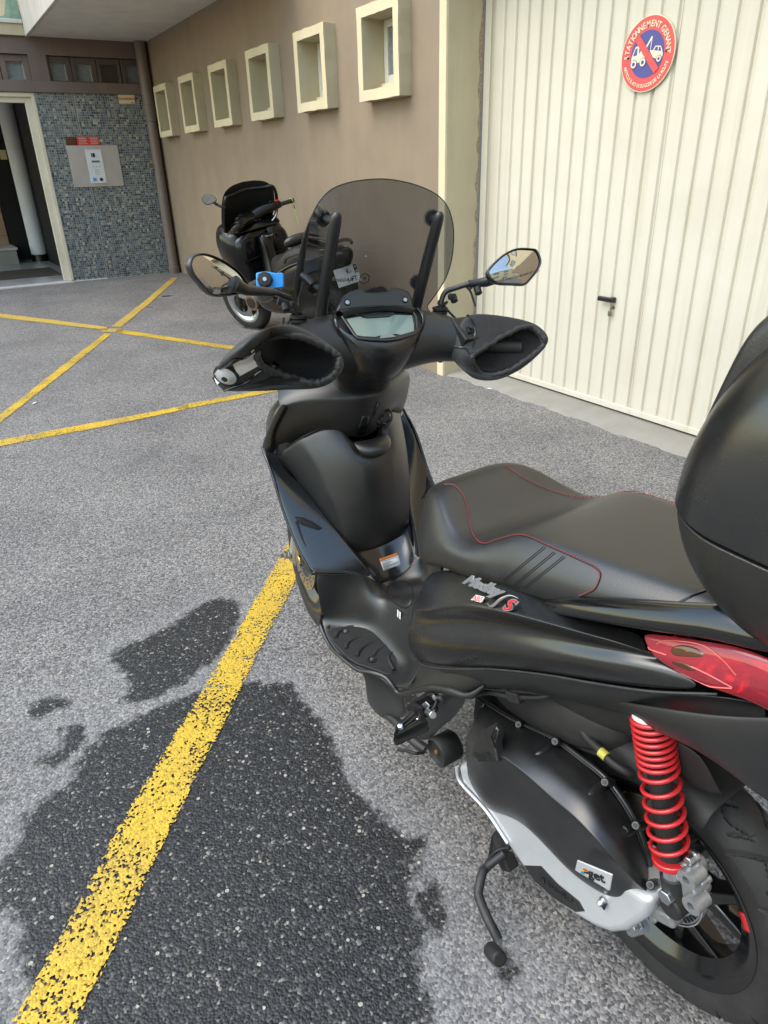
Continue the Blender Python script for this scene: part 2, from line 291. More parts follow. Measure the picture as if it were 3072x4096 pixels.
def cr(pts,n=6,closed=False):
    """catmull-rom through points"""
    P=[Vector(p) for p in pts]; N=len(P); out=[]
    for i in range(N if closed else N-1):
        p0=P[(i-1)%N] if closed or i>0 else P[0]*2-P[1]
        p1=P[i]; p2=P[(i+1)%N]; p3=P[(i+2)%N] if closed or i+2<N else p2*2-p1
        for k in range(n):
            t=k/n; out.append(.5*((2*p1)+(p2-p0)*t+(2*p0-5*p1+4*p2-p3)*t*t+(3*p1-p0-3*p2+p3)*t**3))
    if not closed: out.append(P[-1])
    return out
def tubem(pts,r,n=10,closed=False,flat=None,smooth=0):
    P=cr(pts,smooth,closed) if smooth else [Vector(p) for p in pts]
    rs=r if isinstance(r,(list,tuple)) else [r]*len(P)
    if len(rs)!=len(P): rs=[rs[min(len(rs)-1,int(i*(len(rs)-1)/(len(P)-1)+.5))] if not smooth else (lambda x:rs[int(x)]+(rs[min(int(x)+1,len(rs)-1)]-rs[int(x)])*(x-int(x)))(i*(len(rs)-1)/(len(P)-1)) for i in range(len(P))]
    v=[];f=[];N=len(P); up=None
    for i,p in enumerate(P):
        d=(P[(i+1)%N]-P[i-1]) if closed else (P[min(i+1,N-1)]-P[max(i-1,0)])
        d.normalize()
        if up is None: up=Vector((0,0,1)) if abs(d.z)<.9 else Vector((1,0,0))
        s=d.cross(up).normalized(); up=s.cross(d).normalized()
        for k in range(n):
            a=2*math.pi*k/n; v.append(T(p+(s*math.cos(a)*(flat or 1)+up*math.sin(a))*rs[i]))
    for i in range(N if closed else N-1):
        for k in range(n):
            a=i*n+k;b=i*n+(k+1)%n;c=((i+1)%N)*n+(k+1)%n;d=((i+1)%N)*n+k; f.append((a,b,c,d))
    if not closed: f.append(tuple(range(n))[::-1]); f.append(tuple((N-1)*n+k for k in range(n)))
    return v,f
def tube(name,pts,r,mat,parent=None,n=10,closed=False,smooth=0,flat=None,**k):
    v,f=tubem(pts,r,n,closed,flat,smooth); return link(name,fixn(mesh(name,v,f)),mat,parent,auto=50,**k)
def join(name,parts,mat,parent=None,**k):
    v=[];f=[]
    for a,b in parts:
        o=len(v); v+=list(a); f+=[tuple(i+o for i in q) for q in b]
    return link(name,fixn(mesh(name,v,f)),mat,parent,**k)
def lathem(prof,c=(0,0,0),axis='Y',n=48,frm=None):
    """prof: list of (radius, along)"""
    v=[];f=[];c=Vector(c); N=len(prof)
    if frm is None:
        ax=Vector(axis) if not isinstance(axis,str) else {'X':Vector((1,0,0)),'Y':Vector((0,1,0)),'Z':Vector((0,0,1))}[axis]
        ax.normalize(); e1=ax.orthogonal().normalized() if not isinstance(axis,str) else {'X':Vector((0,1,0)),'Y':Vector((1,0,0)),'Z':Vector((1,0,0))}[axis]; e2=ax.cross(e1)
    for k in range(n):
        a=2*math.pi*k/n; d=e1*math.cos(a)+e2*math.sin(a)
        for r,h in prof: v.append(T(c+d*r+ax*h))
    for k in range(n):
        for i in range(N-1): f.append((k*N+i,((k+1)%n)*N+i,((k+1)%n)*N+i+1,k*N+i+1))
    return v,f
def lathe(name,prof,mat,parent=None,c=(0,0,0),axis='Y',n=48,**k):
    v,f=lathem(prof,c,axis,n); return link(name,fixn(mesh(name,v,f)),mat,parent,auto=k.pop('auto',40),**k)
def cylm(a,b,r,r2=None,n=16):
    a=Vector(a);b=Vector(b);h=(b-a).length; r2=r if r2 is None else r2
    return lathem([(0,0),(r,0),(r2,h),(0,h)],a,tuple(b-a),n)
def cyl(name,a,b,r,mat,parent=None,r2=None,n=16,bevel=0,**k):
    v,f=cylm(a,b,r,r2,n); me=mesh(name,v,f); bm=bmesh.new(); bm.from_mesh(me); bmesh.ops.remove_doubles(bm,verts=bm.verts,dist=1e-6); bmesh.ops.recalc_face_normals(bm,faces=bm.faces); bm.to_mesh(me); bm.free()
    return link(name,me,mat,parent,auto=40,bevel=bevel,**k)
def boxm(c,s,rot=None):
    c=Vector(c); rm=rot if rot is not None else Matrix.Identity(3); v=[]
    for dx in(-.5,.5):
        for dy in(-.5,.5):
            for dz in(-.5,.5): v.append(T(c+rm@Vector((dx*s[0],dy*s[1],dz*s[2]))))
    return v,[(0,1,3,2),(4,6,7,5),(0,4,5,1),(2,3,7,6),(0,2,6,4),(1,5,7,3)]
def box(name,c,s,mat,parent=None,rot=None,bevel=0,smooth=False,**k):
    v,f=boxm(c,s,rot); return link(name,mesh(name,v,f),mat,parent,smooth=smooth,bevel=bevel,**k)
def box2(name,a,b,mat,parent=None,**k):
    return box(name,[(a[i]+b[i])/2 for i in range(3)],[abs(b[i]-a[i]) for i in range(3)],mat,parent,**k)
def prismm(outline,n,depth):
    """extrude a planar outline of 3D points along -n by depth"""
    n=Vector(n).normalized()*depth; a=[Vector(p) for p in outline]; N=len(a)
    v=[T(p) for p in a]+[T(p-n) for p in a]; f=[tuple(range(N)),tuple(range(2*N-1,N-1,-1))]
    f+=[(i,i+N,(i+1)%N+N,(i+1)%N) for i in range(N)]
    return v,f
def prism(name,outline,n,depth,mat,parent=None,bevel=0,smooth=False,**k):
    v,f=prismm(outline,n,depth); return link(name,fixn(mesh(name,v,f)),mat,parent,bevel=bevel,smooth=smooth or bevel>0,auto=40,**k)
def textm(body,size,extrude=0,align='CENTER',shear=0,offset=0,spacing=1,bevel=0):
    cu=bpy.data.curves.new('t','FONT'); cu.body=body; cu.size=size; cu.extrude=extrude; cu.align_x=align; cu.shear=shear; cu.offset=offset; cu.space_character=spacing; cu.bevel_depth=bevel; cu.resolution_u=3
    o=bpy.data.objects.new('t',cu); COL.objects.link(o); dg=bpy.context.evaluated_depsgraph_get(); me=bpy.data.meshes.new_from_object(o.evaluated_get(dg))
    v=[x.co.copy() for x in me.vertices]; f=[tuple(p.vertices) for p in me.polygons]
    bpy.data.objects.remove(o); bpy.data.curves.remove(cu); bpy.data.meshes.remove(me)
    return v,f
def frame3(o,ex,ey):
    ex=Vector(ex).normalized(); ey=Vector(ey); ey=(ey-ex*ey.dot(ex)).normalized(); ez=ex.cross(ey); o=Vector(o)
    return Matrix(((ex.x,ey.x,ez.x,o.x),(ex.y,ey.y,ez.y,o.y),(ex.z,ey.z,ez.z,o.z),(0,0,0,1)))
def text(name,body,size,fr,mat,parent=None,**k):
    v,f=textm(body,size,**k); return link(name,mesh(name,[T(fr@p) for p in v],f),mat,parent,smooth=False)
# ================================================================ GROUND
def gz(y): return max(0.,y-4.2)*.145/6.5 if y<10.7 else .145
def sdist(p,poly):
    x,y=p[0],p[1]; ins=False; d=1e9; n=len(poly)
    for i in range(n):
        x1,y1=poly[i]; x2,y2=poly[(i+1)%n]
        if (y1>y)!=(y2>y) and x<(x2-x1)*(y-y1)/(y2-y1)+x1: ins=not ins
        dx,dy=x2-x1,y2-y1; t=max(0,min(1,((x-x1)*dx+(y-y1)*dy)/(dx*dx+dy*dy+1e-12))); d=min(d,math.hypot(x-x1-t*dx,y-y1-t*dy))
    return d if ins else -d
WET=[[(0.3533,1.7286,0),(0.5087,1.6771,0),(0.6237,1.6077,0),(0.6074,1.5444,0),(0.6212,1.4717,0),(0.6199,1.3666,0),(0.597,1.2606,0),(0.5761,1.1641,0),(0.592,1.0433,0),(0.6027,0.9625,0),(0.6478,0.9375,0),(0.6421,0.9017,0),(0.5675,0.8753,0),(0.5216,0.7913,0),(0.5013,0.722,0),(0.4589,0.6798,0),(0.4515,0.6371,0),(0.4268,0.5934,0),(0.3547,0.4688,0),(-0.2087,0.8288,0),(-0.1924,1.0519,0),(-0.209,1.1616,0),(-0.1855,1.2072,0),(-0.2232,1.2744,0),(-0.2508,1.3921,0),(-0.2041,1.4112,0),(-0.1615,1.4531,0),(-0.1561,1.5241,0),(-0.0895,1.5499,0),(-0.0267,1.5715,0),(-0.002,1.6331,0),(0.0697,1.7061,0),(0.171,1.7169,0),(0.2541,1.7301,0)],
[(0.5251,2.1894,0),(0.5907,2.1989,0),(0.6516,2.1355,0),(0.6257,2.0375,0),(0.5544,1.931,0),(0.492,1.8662,0),(0.4221,1.8295,0),(0.3101,1.7797,0),(0.1857,1.7757,0),(0.1474,1.8153,0),(0.1934,1.8727,0),(0.1744,2.0457,0),(0.2031,2.0957,0),(0.3236,2.1055,0),(0.4056,2.1269,0)],
[(-0.0969,1.9639,0),(-0.0137,1.9589,0),(0.0449,1.9125,-0),(0.0117,1.8775,0),(-0.0926,1.8787,0)],[(-0.0245,1.7941,0),(0.0448,1.7676,0),(0.012,1.6707,0),(-0.0269,1.6496,0),(-0.1001,1.6616,0),(-0.1018,1.699,0),(-0.0289,1.7219,0)],
[(0.6144,0.6039,0),(0.6392,0.5714,0),(0.6239,0.5605,0),(0.5896,0.5691,0),(0.5837,0.5956,0)],[(0.5917,0.8495,0),(0.6002,0.8141,0),(0.5906,0.7744,0),(0.5399,0.7162,0),(0.5016,0.7207,0),(0.5302,0.808,0)],
[(0.4298,0.6454,0),(0.4454,0.6267,0),(0.4281,0.5956,0),(0.3973,0.6113,0)],[(0.986,1.618,0),(0.9418,1.4319,0),(0.8683,1.2207,0),(0.8195,1.3013,0),(0.8771,1.4753,0)],
[(2.4178,6.7754,0.0575),(2.4525,6.506,0.0514),(2.5597,6.389,0.0488),(2.7358,6.3406,0.0478),(2.6966,6.6147,0.0539)],[(2.2798,8.8865,0.1045),(2.4418,8.8701,0.1042),(2.3921,8.7426,0.1013),(2.254,8.7582,0.1017)],[(1.9401,8.3075,0.0916),(2.0282,8.2939,0.0913),(2.0072,8.1812,0.0888),(1.9287,8.1889,0.089)]]
WET=[[(p[0],p[1]) for p in q] for q in WET]
WETB=[(min(p[0] for p in q)-.2,max(p[0] for p in q)+.2,min(p[1] for p in q)-.2,max(p[1] for p in q)+.2) for q in WET]
def axisv(stops):
    out=[]
    for a,b,s in stops:
        k=max(1,int(round((b-a)/s))); out+=[a+(b-a)*i/k for i in range(k)]
    return out+[stops[-1][1]]
xs=axisv([(-60,-10,10),(-10,-1.6,.7),(-1.6,3.0,.025),(3.0,3.6,.1),(3.6,6,1),(6,60,9)]); ys=axisv([(-60,-10,10),(-10,.3,.5),(.3,3.2,.025),(3.2,5.0,.1),(5,11,.2),(11,14,1),(14,60,9)])
V=[(x,y,gz(y)) for y in ys for x in xs]; nx=len(xs)
F=[(j*nx+i,j*nx+i+1,(j+1)*nx+i+1,(j+1)*nx+i) for j in range(len(ys)-1) for i in range(nx-1)]
gm=mesh('ground',V,F); at=gm.attributes.new('wet','FLOAT','POINT'); vals=[]
for p in V:
    d=-1.
    for q,bb in zip(WET,WETB):
        if bb[0]<p[0]<bb[1] and bb[2]<p[1]<bb[3]: d=max(d,sdist(p,q))
    vals.append(d)
at.data.foreach_set('value',vals)
g=link('ground',gm,'asphalt',smooth=False); g['kind']='structure'
# painted lines: strips with their own worn edges, 4 mm above the ground
def line(pairs,mat,label_name='painted_line'):
    """pairs: list of (left point,right point) along the line"""
    v=[];f=[];ed=[];K=8
    P=[]
    for (a,b),(c,d) in zip(pairs,pairs[1:]):
        a,b,c,d=[Vector(q) for q in(a,b,c,d)]; m=max(2,int((c-a).length/.05))
        P+=[(a.lerp(c,i/m),b.lerp(d,i/m)) for i in range(m)]
    P.append((Vector(pairs[-1][0]),Vector(pairs[-1][1])))
    for i,(a,b) in enumerate(P):
        for j in range(K+1):
            t=-.06+1.12*j/K; q=a.lerp(b,t); v.append((q.x,q.y,gz(q.y)+.004)); s=min(i,len(P)-1-i)/2
            ed.append(-1 if j in(0,K) or s==0 else (.12 if min(j,K-j)>1 else -.03))
    for i in range(len(P)-1):
        for j in range(K): f.append((i*(K+1)+j,i*(K+1)+j+1,(i+1)*(K+1)+j+1,(i+1)*(K+1)+j))
    me=mesh(label_name,v,f); a=me.attributes.new('edge','FLOAT','POINT'); a.data.foreach_set('value',ed)
    o=link(label_name,me,mat,smooth=False); o['kind']='structure'; return o
def ext(pairs,k0=0,k1=0):
    p=[(Vector(a),Vector(b)) for a,b in pairs]
    if k1: p.append(tuple(p[-1][i]+(p[-1][i]-p[0][i]).normalized()*k1 for i in(0,1)))
    if k0: p.insert(0,tuple(p[0][i]-(p[-1][i]-p[0][i]).normalized()*k0 for i in(0,1)))
    return p
line(ext([((-0.2386,1.0211,0),(-0.1263,0.9489,0)),((-0.1173,1.163,0),(-0.0032,1.0891,0)),((0.027,1.348,0),(0.1442,1.2713,0)),((0.2449,1.59,0),(0.3589,1.5144,0)),((0.5031,1.876,0),(0.6045,1.8077,0)),((0.7281,2.1386,0),(0.834,2.0663,0))],.8,1.1),'yellow_paint')
line(ext([((0.0753,4.4758,0.0062),(0.0878,4.6001,0.0089)),((0.6932,4.4688,0.006),(0.7219,4.5981,0.0089)),((1.1727,4.5021,0.0067),(1.2016,4.5943,0.0088))],2.2,.05),'yellow_paint')
line(ext([((1.1514,4.5123,0.007),(1.1858,4.6236,0.0094)),((1.9663,4.5195,0.0071),(2.0132,4.6199,0.0094))],0,.9),'yellow_paint')
line(ext([((0.1401,5.124,0.0206),(0.1198,4.9204,0.0161)),((0.6781,6.1298,0.0431),(0.7024,5.9664,0.0394)),((1.2335,7.1344,0.0655),(1.2854,7.0517,0.0636))],1.6,.07),'yellow_paint')
line(ext([((1.3046,7.3846,0.071),(1.2687,7.2197,0.0674)),((1.4164,7.3037,0.0692),(1.3783,7.1406,0.0656))],.05,.05),'yellow_faded')
line(ext([((1.395,7.4776,0.0731),(1.4889,7.4094,0.0716)),((1.9874,8.5635,0.0973),(2.0708,8.5012,0.096)),((2.8185,10.1972,0.1338),(2.9011,10.1333,0.1324))],.08,0),'yellow_faded')
line(ext([((0.4882,8.6073,0.0983),(0.514,8.8659,0.1041)),((0.9187,7.9053,0.0827),(0.9549,8.1333,0.0877)),((1.2827,7.3232,0.0697),(1.3192,7.4925,0.0734))],2,.06),'yellow_faded')
line(ext([((1.3765,7.0679,0.064),(1.422,7.2608,0.0683)),((1.7511,6.372,0.0485),(1.7986,6.5239,0.0518)),((2.0783,5.7681,0.035),(2.135,5.9122,0.0382))],.06,.4),'yellow_paint')
# little things lying on the asphalt
def litter(name,p,s,mat,label,cat='litter'):
    bm=bmesh.new(); bmesh.ops.create_icosphere(bm,subdivisions=1,radius=1)
    for v in bm.verts: v.co=Vector((v.co.x*s[0]*random.uniform(.7,1.2),v.co.y*s[1]*random.uniform(.7,1.2),v.co.z*s[2]))
    me=bpy.data.meshes.new(name); bm.to_mesh(me); bm.free(); o=link(name,me,mat); o.location=(p[0],p[1],gz(p[1])+s[2]*.8+.001); o.rotation_euler.z=random.uniform(0,3); tag(o,label,cat)
litter('cigarette_end',(2.7635,8.6735,0.0998),(.03,.008,.006),'sign_cream','cigarette end on asphalt just below left mirror of front scooter')
litter('paper_scrap',(0.3734,5.2445,0.0233),(.03,.015,.004),'paper_white','white paper scrap on asphalt beside diagonal yellow line')
litter('paper_scrap',(3.1336,3.6805,0),(.03,.02,.004),'paper_white','white paper scrap at edge of concrete strip by garage door')
litter('paper_scrap',(3.1881,4.4096,0.0047),(.02,.015,.01),'paper_white','pale pink scrap at foot of cream garage pillar')
litter('dry_leaf',(3.4479,3.0643,0),(.012,.01,.004),'rust','small brown leaf on asphalt in front of garage door','leaf')

# ================================================================ BUILDING
WX,DX,MY,CZ=3.08,3.383,10.7,2.955
bld=empty('apartment_building',(WX,7.5,0)); bld.location=(0,0,0)
tag(bld,'brown plastered apartment building with cream trimmed openings and mosaic entrance','building')
def slab(name,a,b,mat,parent=bld,**k): return box2(name,a,b,mat,parent,**k)
# brown wall with six square openings: built as bands and piers round the holes
WIN=[5.10-1.0372*0+1.0372*i for i in range(6)]          # far edge (y) of each surround
SW,SZ0,SZ1,BR=.537,1.857,2.423,.066
def wall_with_holes(name,x0,x1,ya,yb,za,zb,holes,mat,parent):
    """holes: list of (y0,y1) all between z0,z1"""
    z0,z1=SZ0+.03,SZ1-.03; parts=[]
    def bb(a,b): parts.append(boxm([(a[i]+b[i])/2 for i in range(3)],[abs(b[i]-a[i]) for i in range(3)]))
    bb((x0,ya,za),(x1,yb,z0)); bb((x0,ya,z1),(x1,yb,zb)); y=ya
    for a,b in sorted(holes): bb((x0,y,z0),(x1,a,z1)); y=b
    bb((x0,y,z0),(x1,yb,z1))
    return join(name,parts,mat,parent,smooth=False)
wall_with_holes('wall',WX,WX+.25,4.235,MY+.2,-.1,CZ+.2,[(y-SW+.03,y-.03) for y in WIN],'brown_plaster',bld)
def jag(a): return a+random.uniform(-.004,.004)
for i,y in enumerate(WIN):
    wroot=None; y0,y1=y-SW,y; xf=WX-.10
    # surround: ring in the wall plane with four bars, slightly uneven edges
    def ringpts(o): return [(y0+o,SZ0+o),(y1-o,SZ0+o),(y1-o,SZ1-o),(y0+o,SZ1-o)]
    O_=[]; I_=[]
    def dense(pts,k=7,j=.0035):
        out=[]
        for q in range(4):
            a,b=pts[q],pts[(q+1)%4]
            for s in range(k): t=s/k; out.append((a[0]+(b[0]-a[0])*t+random.uniform(-j,j),a[1]+(b[1]-a[1])*t+random.uniform(-j,j)))
        return out
    ro,ri=dense(ringpts(0)),dense(ringpts(BR),7,.0015); N=len(ro); xb=WX+.078
    v=[(xf,a,b) for a,b in ro]+[(xf,a,b) for a,b in ri]+[(WX+.02,a,b) for a,b in dense(ringpts(0),7,.004)]+[(xb,a,b) for a,b in ri]
    f=[]
    for q in range(N):
        r=(q+1)%N; f+=[(q,r,N+r,N+q),(q,2*N+q,2*N+r,r),(N+q,N+r,3*N+r,3*N+q)]
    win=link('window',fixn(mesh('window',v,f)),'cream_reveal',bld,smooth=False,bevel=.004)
    # face skin in lighter cream, light on the front put into the colour, 2 mm proud
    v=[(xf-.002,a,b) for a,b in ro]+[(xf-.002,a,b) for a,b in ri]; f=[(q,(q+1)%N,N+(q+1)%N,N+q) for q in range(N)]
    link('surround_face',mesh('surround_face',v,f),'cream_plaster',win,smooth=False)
    ym=(y0+y1)/2; h0,h1=y0+BR,y1-BR; z0,z1=SZ0+BR,SZ1-BR
    slab('sill_block',(xb-.03,h0+.002,z0+.002),(xb+.05,h1-.002,z0+.045),'cream_plaster',win)
    for a,b in (((xb,h0,z0+.045),(xb+.04,h0+.05,z1)),((xb,h1-.05,z0+.045),(xb+.04,h1,z1)),((xb,h0+.05,z1-.05),(xb+.04,h1-.05,z1)),((xb,h0+.05,z0+.045),(xb+.04,h1-.05,z0+.095)),((xb+.004,ym-.025,z0+.095),(xb+.036,ym+.025,z1-.05))):
        slab('casement_bar',a,b,'frame_white',win,bevel=.004)
    slab('pane',(xb+.018,h0+.05,z0+.095),(xb+.022,h1-.05,z1-.05),'frosted_pane',win)
    slab('backing',(xb+.045,h0-.02,z0-.02),(xb+.06,h1+.02,z1+.02),'frame_brown',win)
# soffit over the drive and the white fascia along its edge
slab('canopy_slab',(1.70,6.2,CZ),(WX+.02,MY+.05,CZ+.16),'soffit_plaster',bevel=.006)
slab('canopy_fascia',(1.655,6.2,CZ-.012),(1.70,MY-.002,CZ+.34),'white_stone',bevel=.006)
slab('canopy_parapet',(1.71,6.2,CZ+.16),(1.9,MY,CZ+1.0),'cream_plaster')
# ---- entrance wall (y = MY), brown lintel band with transom lights
slab('lintel',(-3.2,MY-.035,2.372),(WX,MY+.2,2.492),'brown_paint',bevel=.004)
slab('upper_band',(-3.2,MY,2.77),(WX,MY+.2,CZ+.0),'brown_paint')
slab('pier',(1.64,MY+.001,2.492),(1.845,MY+.2,2.77),'brown_paint')
slab('balcony_edge',(-3.2,MY-.05,CZ-.005),(1.654,MY+.3,3.062),'cream_reveal')
slab('balcony_coping',(-3.2,MY-.075,3.064),(1.650,MY+.3,3.106),'white_stone',bevel=.006)
slab('upper_wall',(-3.2,MY+.3,3.1),(WX+2,MY+.5,7.5),'cream_plaster')
tcols=[(1.385,1.575,'frosted_pane',(1.32,1.64)),(1.88,2.062,'frosted_pane',(1.846,2.125)),(2.18,2.365,'frosted_pane',(2.132,2.428)),(2.48,2.69,'frame_brown',(2.435,2.725)),(2.79,2.97,'frosted_pane',(2.735,3.02)),(1.05,1.24,'frosted_pane',(.98,1.312))]
for g0,g1,gm_,(f0,f1) in tcols:
    tr=slab('transom_window',(f0,MY+.13,2.494),(f1,MY+.16,2.768),'frame_brown' if f0>1.7 else 'brown_paint')
    for a,b in (((f0,MY+.045,2.495),(g0,MY+.13,2.767)),((g1,MY+.045,2.495),(f1,MY+.13,2.767)),((g0,MY+.046,2.495),(g1,MY+.13,2.513)),((g0,MY+.046,2.695),(g1,MY+.13,2.767))):
        slab('casement_bar',a,b,'frame_brown' if f0>1.7 else 'brown_paint',tr,bevel=.006)
    if gm_=='frosted_pane':
        slab('pane',(g0+.004,MY+.10,2.517),(g1-.004,MY+.104,2.691),gm_,tr)
        for a,b in (((g0,MY+.09,2.513),(g0+.006,MY+.1,2.695)),((g1-.006,MY+.09,2.513),(g1,MY+.1,2.695)),((g0+.006,MY+.09,2.513),(g1-.006,MY+.1,2.518)),((g0+.006,MY+.09,2.69),(g1-.006,MY+.1,2.695))): slab('putty_bead',a,b,'frame_white',tr)
    else:
        for k in range(11): slab('louvre_slat',(g0,MY+.06,2.519+k*.016),(g1,MY+.1,2.529+k*.016),'frame_brown',tr,rot=None)
# ---- mosaic wall
PITCH=.0286; MX0,MX1,MZ0,MZ1=1.622,3.06,.14,2.371
mos=slab('mosaic_wall',(MX0,MY,MZ0-.2),(WX,MY+.2,2.372),'grout')
slab('movement_joint',(2.062,MY-.0055,MZ0),(2.072,MY+.001,2.37),'label_ink',mos)
tm=[]
tv,tf=boxm((0,0,0),(PITCH-.0036,.005,PITCH-.0036))
bmx=bmesh.new(); vv=[bmx.verts.new(p) for p in tv]; [bmx.faces.new([vv[i] for i in q]) for q in tf]
bmesh.ops.bevel(bmx,geom=[e for e in bmx.edges],offset=.0016,segments=1,affect='EDGES'); 
base=bpy.data.meshes.new('tile'); bmx.to_mesh(base); bmx.free(); bv=[x.co.copy() for x in base.vertices]; bf=[tuple(p.vertices) for p in base.polygons]
tmesh=[]
for i in range(len(MOS)):
    me=base.copy(); me.materials.append(MATS['mosaic_%d'%i]); tmesh.append(me)
allv=[];allf=[];allc=[];cnt=0
nxT=int((MX1-MX0)/PITCH); nzT=int((MZ1-MZ0)/PITCH)
for iz in range(nzT):
    for ix in range(nxT):
        x=MX0+.004+(ix+.5)*PITCH; z=MZ0+.004+(iz+.5)*PITCH
        if abs(x-2.067)<.009: continue
        if x>2.97 and z<2.3 and ix%1==0 and x>3.0: continue
        ci=random.choices(range(len(MOS)),MOSW)[0]; jy=random.uniform(-.0008,.0008)
        if iz<10 and cnt<300 and x<2.5:
            o=bpy.data.objects.new('tile',tmesh[ci]); COL.objects.link(o); o.parent=mos; o.location=(x,MY-.001+jy,z); o.rotation_euler=(random.gauss(0,.012),random.gauss(0,.01),random.gauss(0,.012)); cnt+=1
        else:
            k=len(allv); rx,rz=random.gauss(0,.012),random.gauss(0,.012)
            allv+=[(x+p.x,MY-.001+jy+p.y+p.z*rx+p.x*rz,z+p.z) for p in bv]; allf+=[tuple(a+k for a in q) for q in bf]
            s=random.uniform(.8,1.2); allc+=[(*(c*s for c in MOS[ci]),1)]*len(bv)
me=mesh('tile_field',allv,allf); ca=me.color_attributes.new('tint','FLOAT_COLOR','POINT'); ca.data.foreach_set('color',[c for q in allc for c in q])
o=link('tile_field',me,'mosaic_mixed',mos,smooth=False); o['kind']='stuff'
# ---- entrance door frame and threshold
FZ=.165
slab('door_jamb',(1.575,MY-.012,FZ),(1.620,MY+.10,2.368),'door_cream',bevel=.004)
slab('door_jamb',(1.50,MY+.02,FZ),(1.5745,MY+.09,2.32),'door_cream',bevel=.004)
slab('door_head',(-.6,MY-.012,2.322),(1.5745,MY+.10,2.368),'door_cream',bevel=.004)
slab('door_head',(-.6,MY+.02,2.262),(1.4995,MY+.09,2.3215),'door_cream',bevel=.004)
slab('threshold',(-1.2,MY-.09,.06),(1.60,MY+.02,FZ-.003),'white_stone',bevel=.008)
slab('plinth',(1.605,MY-.03,.05),(2.06,MY+.02,.155),'white_stone',bevel=.006)
slab('plinth',(2.08,MY-.02,.05),(2.92,MY+.02,.148),'concrete',bevel=.006)
# ---- hall behind the entrance
slab('hall_wall',(1.74,MY+.2,0),(1.9,15.2,2.6),'deep_black'); slab('hall_wall',(1.27,14.22,0),(1.74,14.4,2.6),'deep_black')  # near-black slabs stand for the unlit doorway and room
slab('hall_ceiling',(-3,MY+.2,2.55),(1.9,15.2,2.7),'hall_white'); hw=slab('hall_wall',(-3,14.3,1.70),(1.26,14.5,2.6),'hall_white'); 
tw=slab('hall_wall',(-3,14.305,0),(1.26,14.5,1.70),'cement_joint')
for iz in range(4):
    for ix in range(8): slab('tile',(1.255-.4*(ix+1)+.004,14.293,FZ+.02+.385*iz),(1.255-.4*ix-.004,14.304,FZ+.02+.385*iz+.379),'hall_tile',tw)
fl=slab('hall_floor',(-3,MY+.02,0),(1.74,15,FZ-.012),'cement_joint')
for iy in range(6):
    for ix in range(6):
        y0=MY+.022+iy*.62+(0.0 if iy==0 else -.25); y1=MY+.022+(iy+1)*.62-.25-.004
        if y1<15: slab('floor_tile',(1.735-.62*(ix+1)+.25*(iy%2),y0,FZ-.0115),(min(1.735,1.735-.62*ix+.25*(iy%2)-.004),y1,FZ),'hall_floor',fl)
col=lathe('hall_column',[(.0,2.55),(.125,2.55),(.125,FZ+.11),(.0,FZ+.11)],'hall_white',bld,c=(1.655-.03,13.75,0),axis='Z',n=40)
for k in range(26):
    a=2*math.pi*k/26; slab_o=box('tile',(1.625+.126*math.cos(a),13.75+.126*math.sin(a),FZ+.055),(.01,.028,.108),'gloss_black',col,rot=Matrix.Rotation(a,3,'Z'))
slab('hall_step',(-2,13.5,FZ),(1.26,14.29,FZ+.22),'terrazzo',bevel=.004); slab('hall_step',(-2,13.47,FZ+.222),(1.285,14.29,FZ+.255),'white_stone',bevel=.004)
mat_o=box2('door_mat',(-1.5,11.42,FZ),(1.58,12.5,FZ+.012),'doormat',None,bevel=.004); tag(mat_o,'brown coir door mat inside the open entrance','door mat')
nt_=box2('wall_notice',(1.43,14.205,1.72),(1.53,14.215,1.86),'notice_beige',None); tag(nt_,'small beige notice in the unlit hall behind the column','notice')
# ---- rain pipe in the corner
px_,py_=2.985,MY-.085
lathe('downpipe',[(.072,3.0),(.072,2.24),(.083,2.235),(.083,2.16),(.073,2.12),(.073,2.06),(.066,2.055),(.066,.24),(.078,.235),(.078,.15),(.07,.12)],'pipe_paint',bld,c=(px_,py_,0),axis='Z',n=24)
lathe('downpipe',[(.04,3.0),(.04,.15)],'pipe_paint',bld,c=(3.035,MY-.03,0),axis='Z',n=16)
# ---- garage bay: near and far pillars, lintel, upper facade
for ya,yb in ((4.16,4.234),(1.40,1.474)):
    slab('pillar_band',(WX-.012,ya,-.05),(WX+.24,yb,4.5),'cream_plaster',bevel=.004)
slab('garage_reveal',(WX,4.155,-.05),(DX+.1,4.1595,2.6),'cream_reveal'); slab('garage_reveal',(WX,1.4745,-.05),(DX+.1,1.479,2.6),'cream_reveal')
v=[];f=[]
for k in range(40):     # flaking edge of the reveal
    z=.05+k*.062; a=random.uniform(-.012,.016); v+=[(DX-.045-a,4.1535,z),(DX-.02,4.1535,z)]
f=[(2*k,2*k+1,2*k+3,2*k+2) for k in range(39)]; link('flaked_edge',mesh('flaked_edge',v,f),'flaking',bld,smooth=False)
slab('seal_strip',(DX-.03,4.146,0),(DX-.012,4.154,2.6),'seal_grey')
slab('garage_lintel',(WX,1.48,2.6),(DX+.2,4.154,4.5),'cream_plaster')
slab('wall',(WX,-3.4,-.1),(WX+.25,1.399,CZ+.2),'brown_plaster')
slab('upper_wall',(WX+.01,-3.4,CZ+.2),(WX+.25,1.399,4.5),'cream_plaster')
slab('upper_wall',(WX+.012,4.235,CZ+.2),(WX+.25,MY+.2,4.5),'cream_plaster')
slab('upper_wall',(WX+.02,-3.4,4.5),(WX+.3,MY+.2,7.5),'cream_plaster')
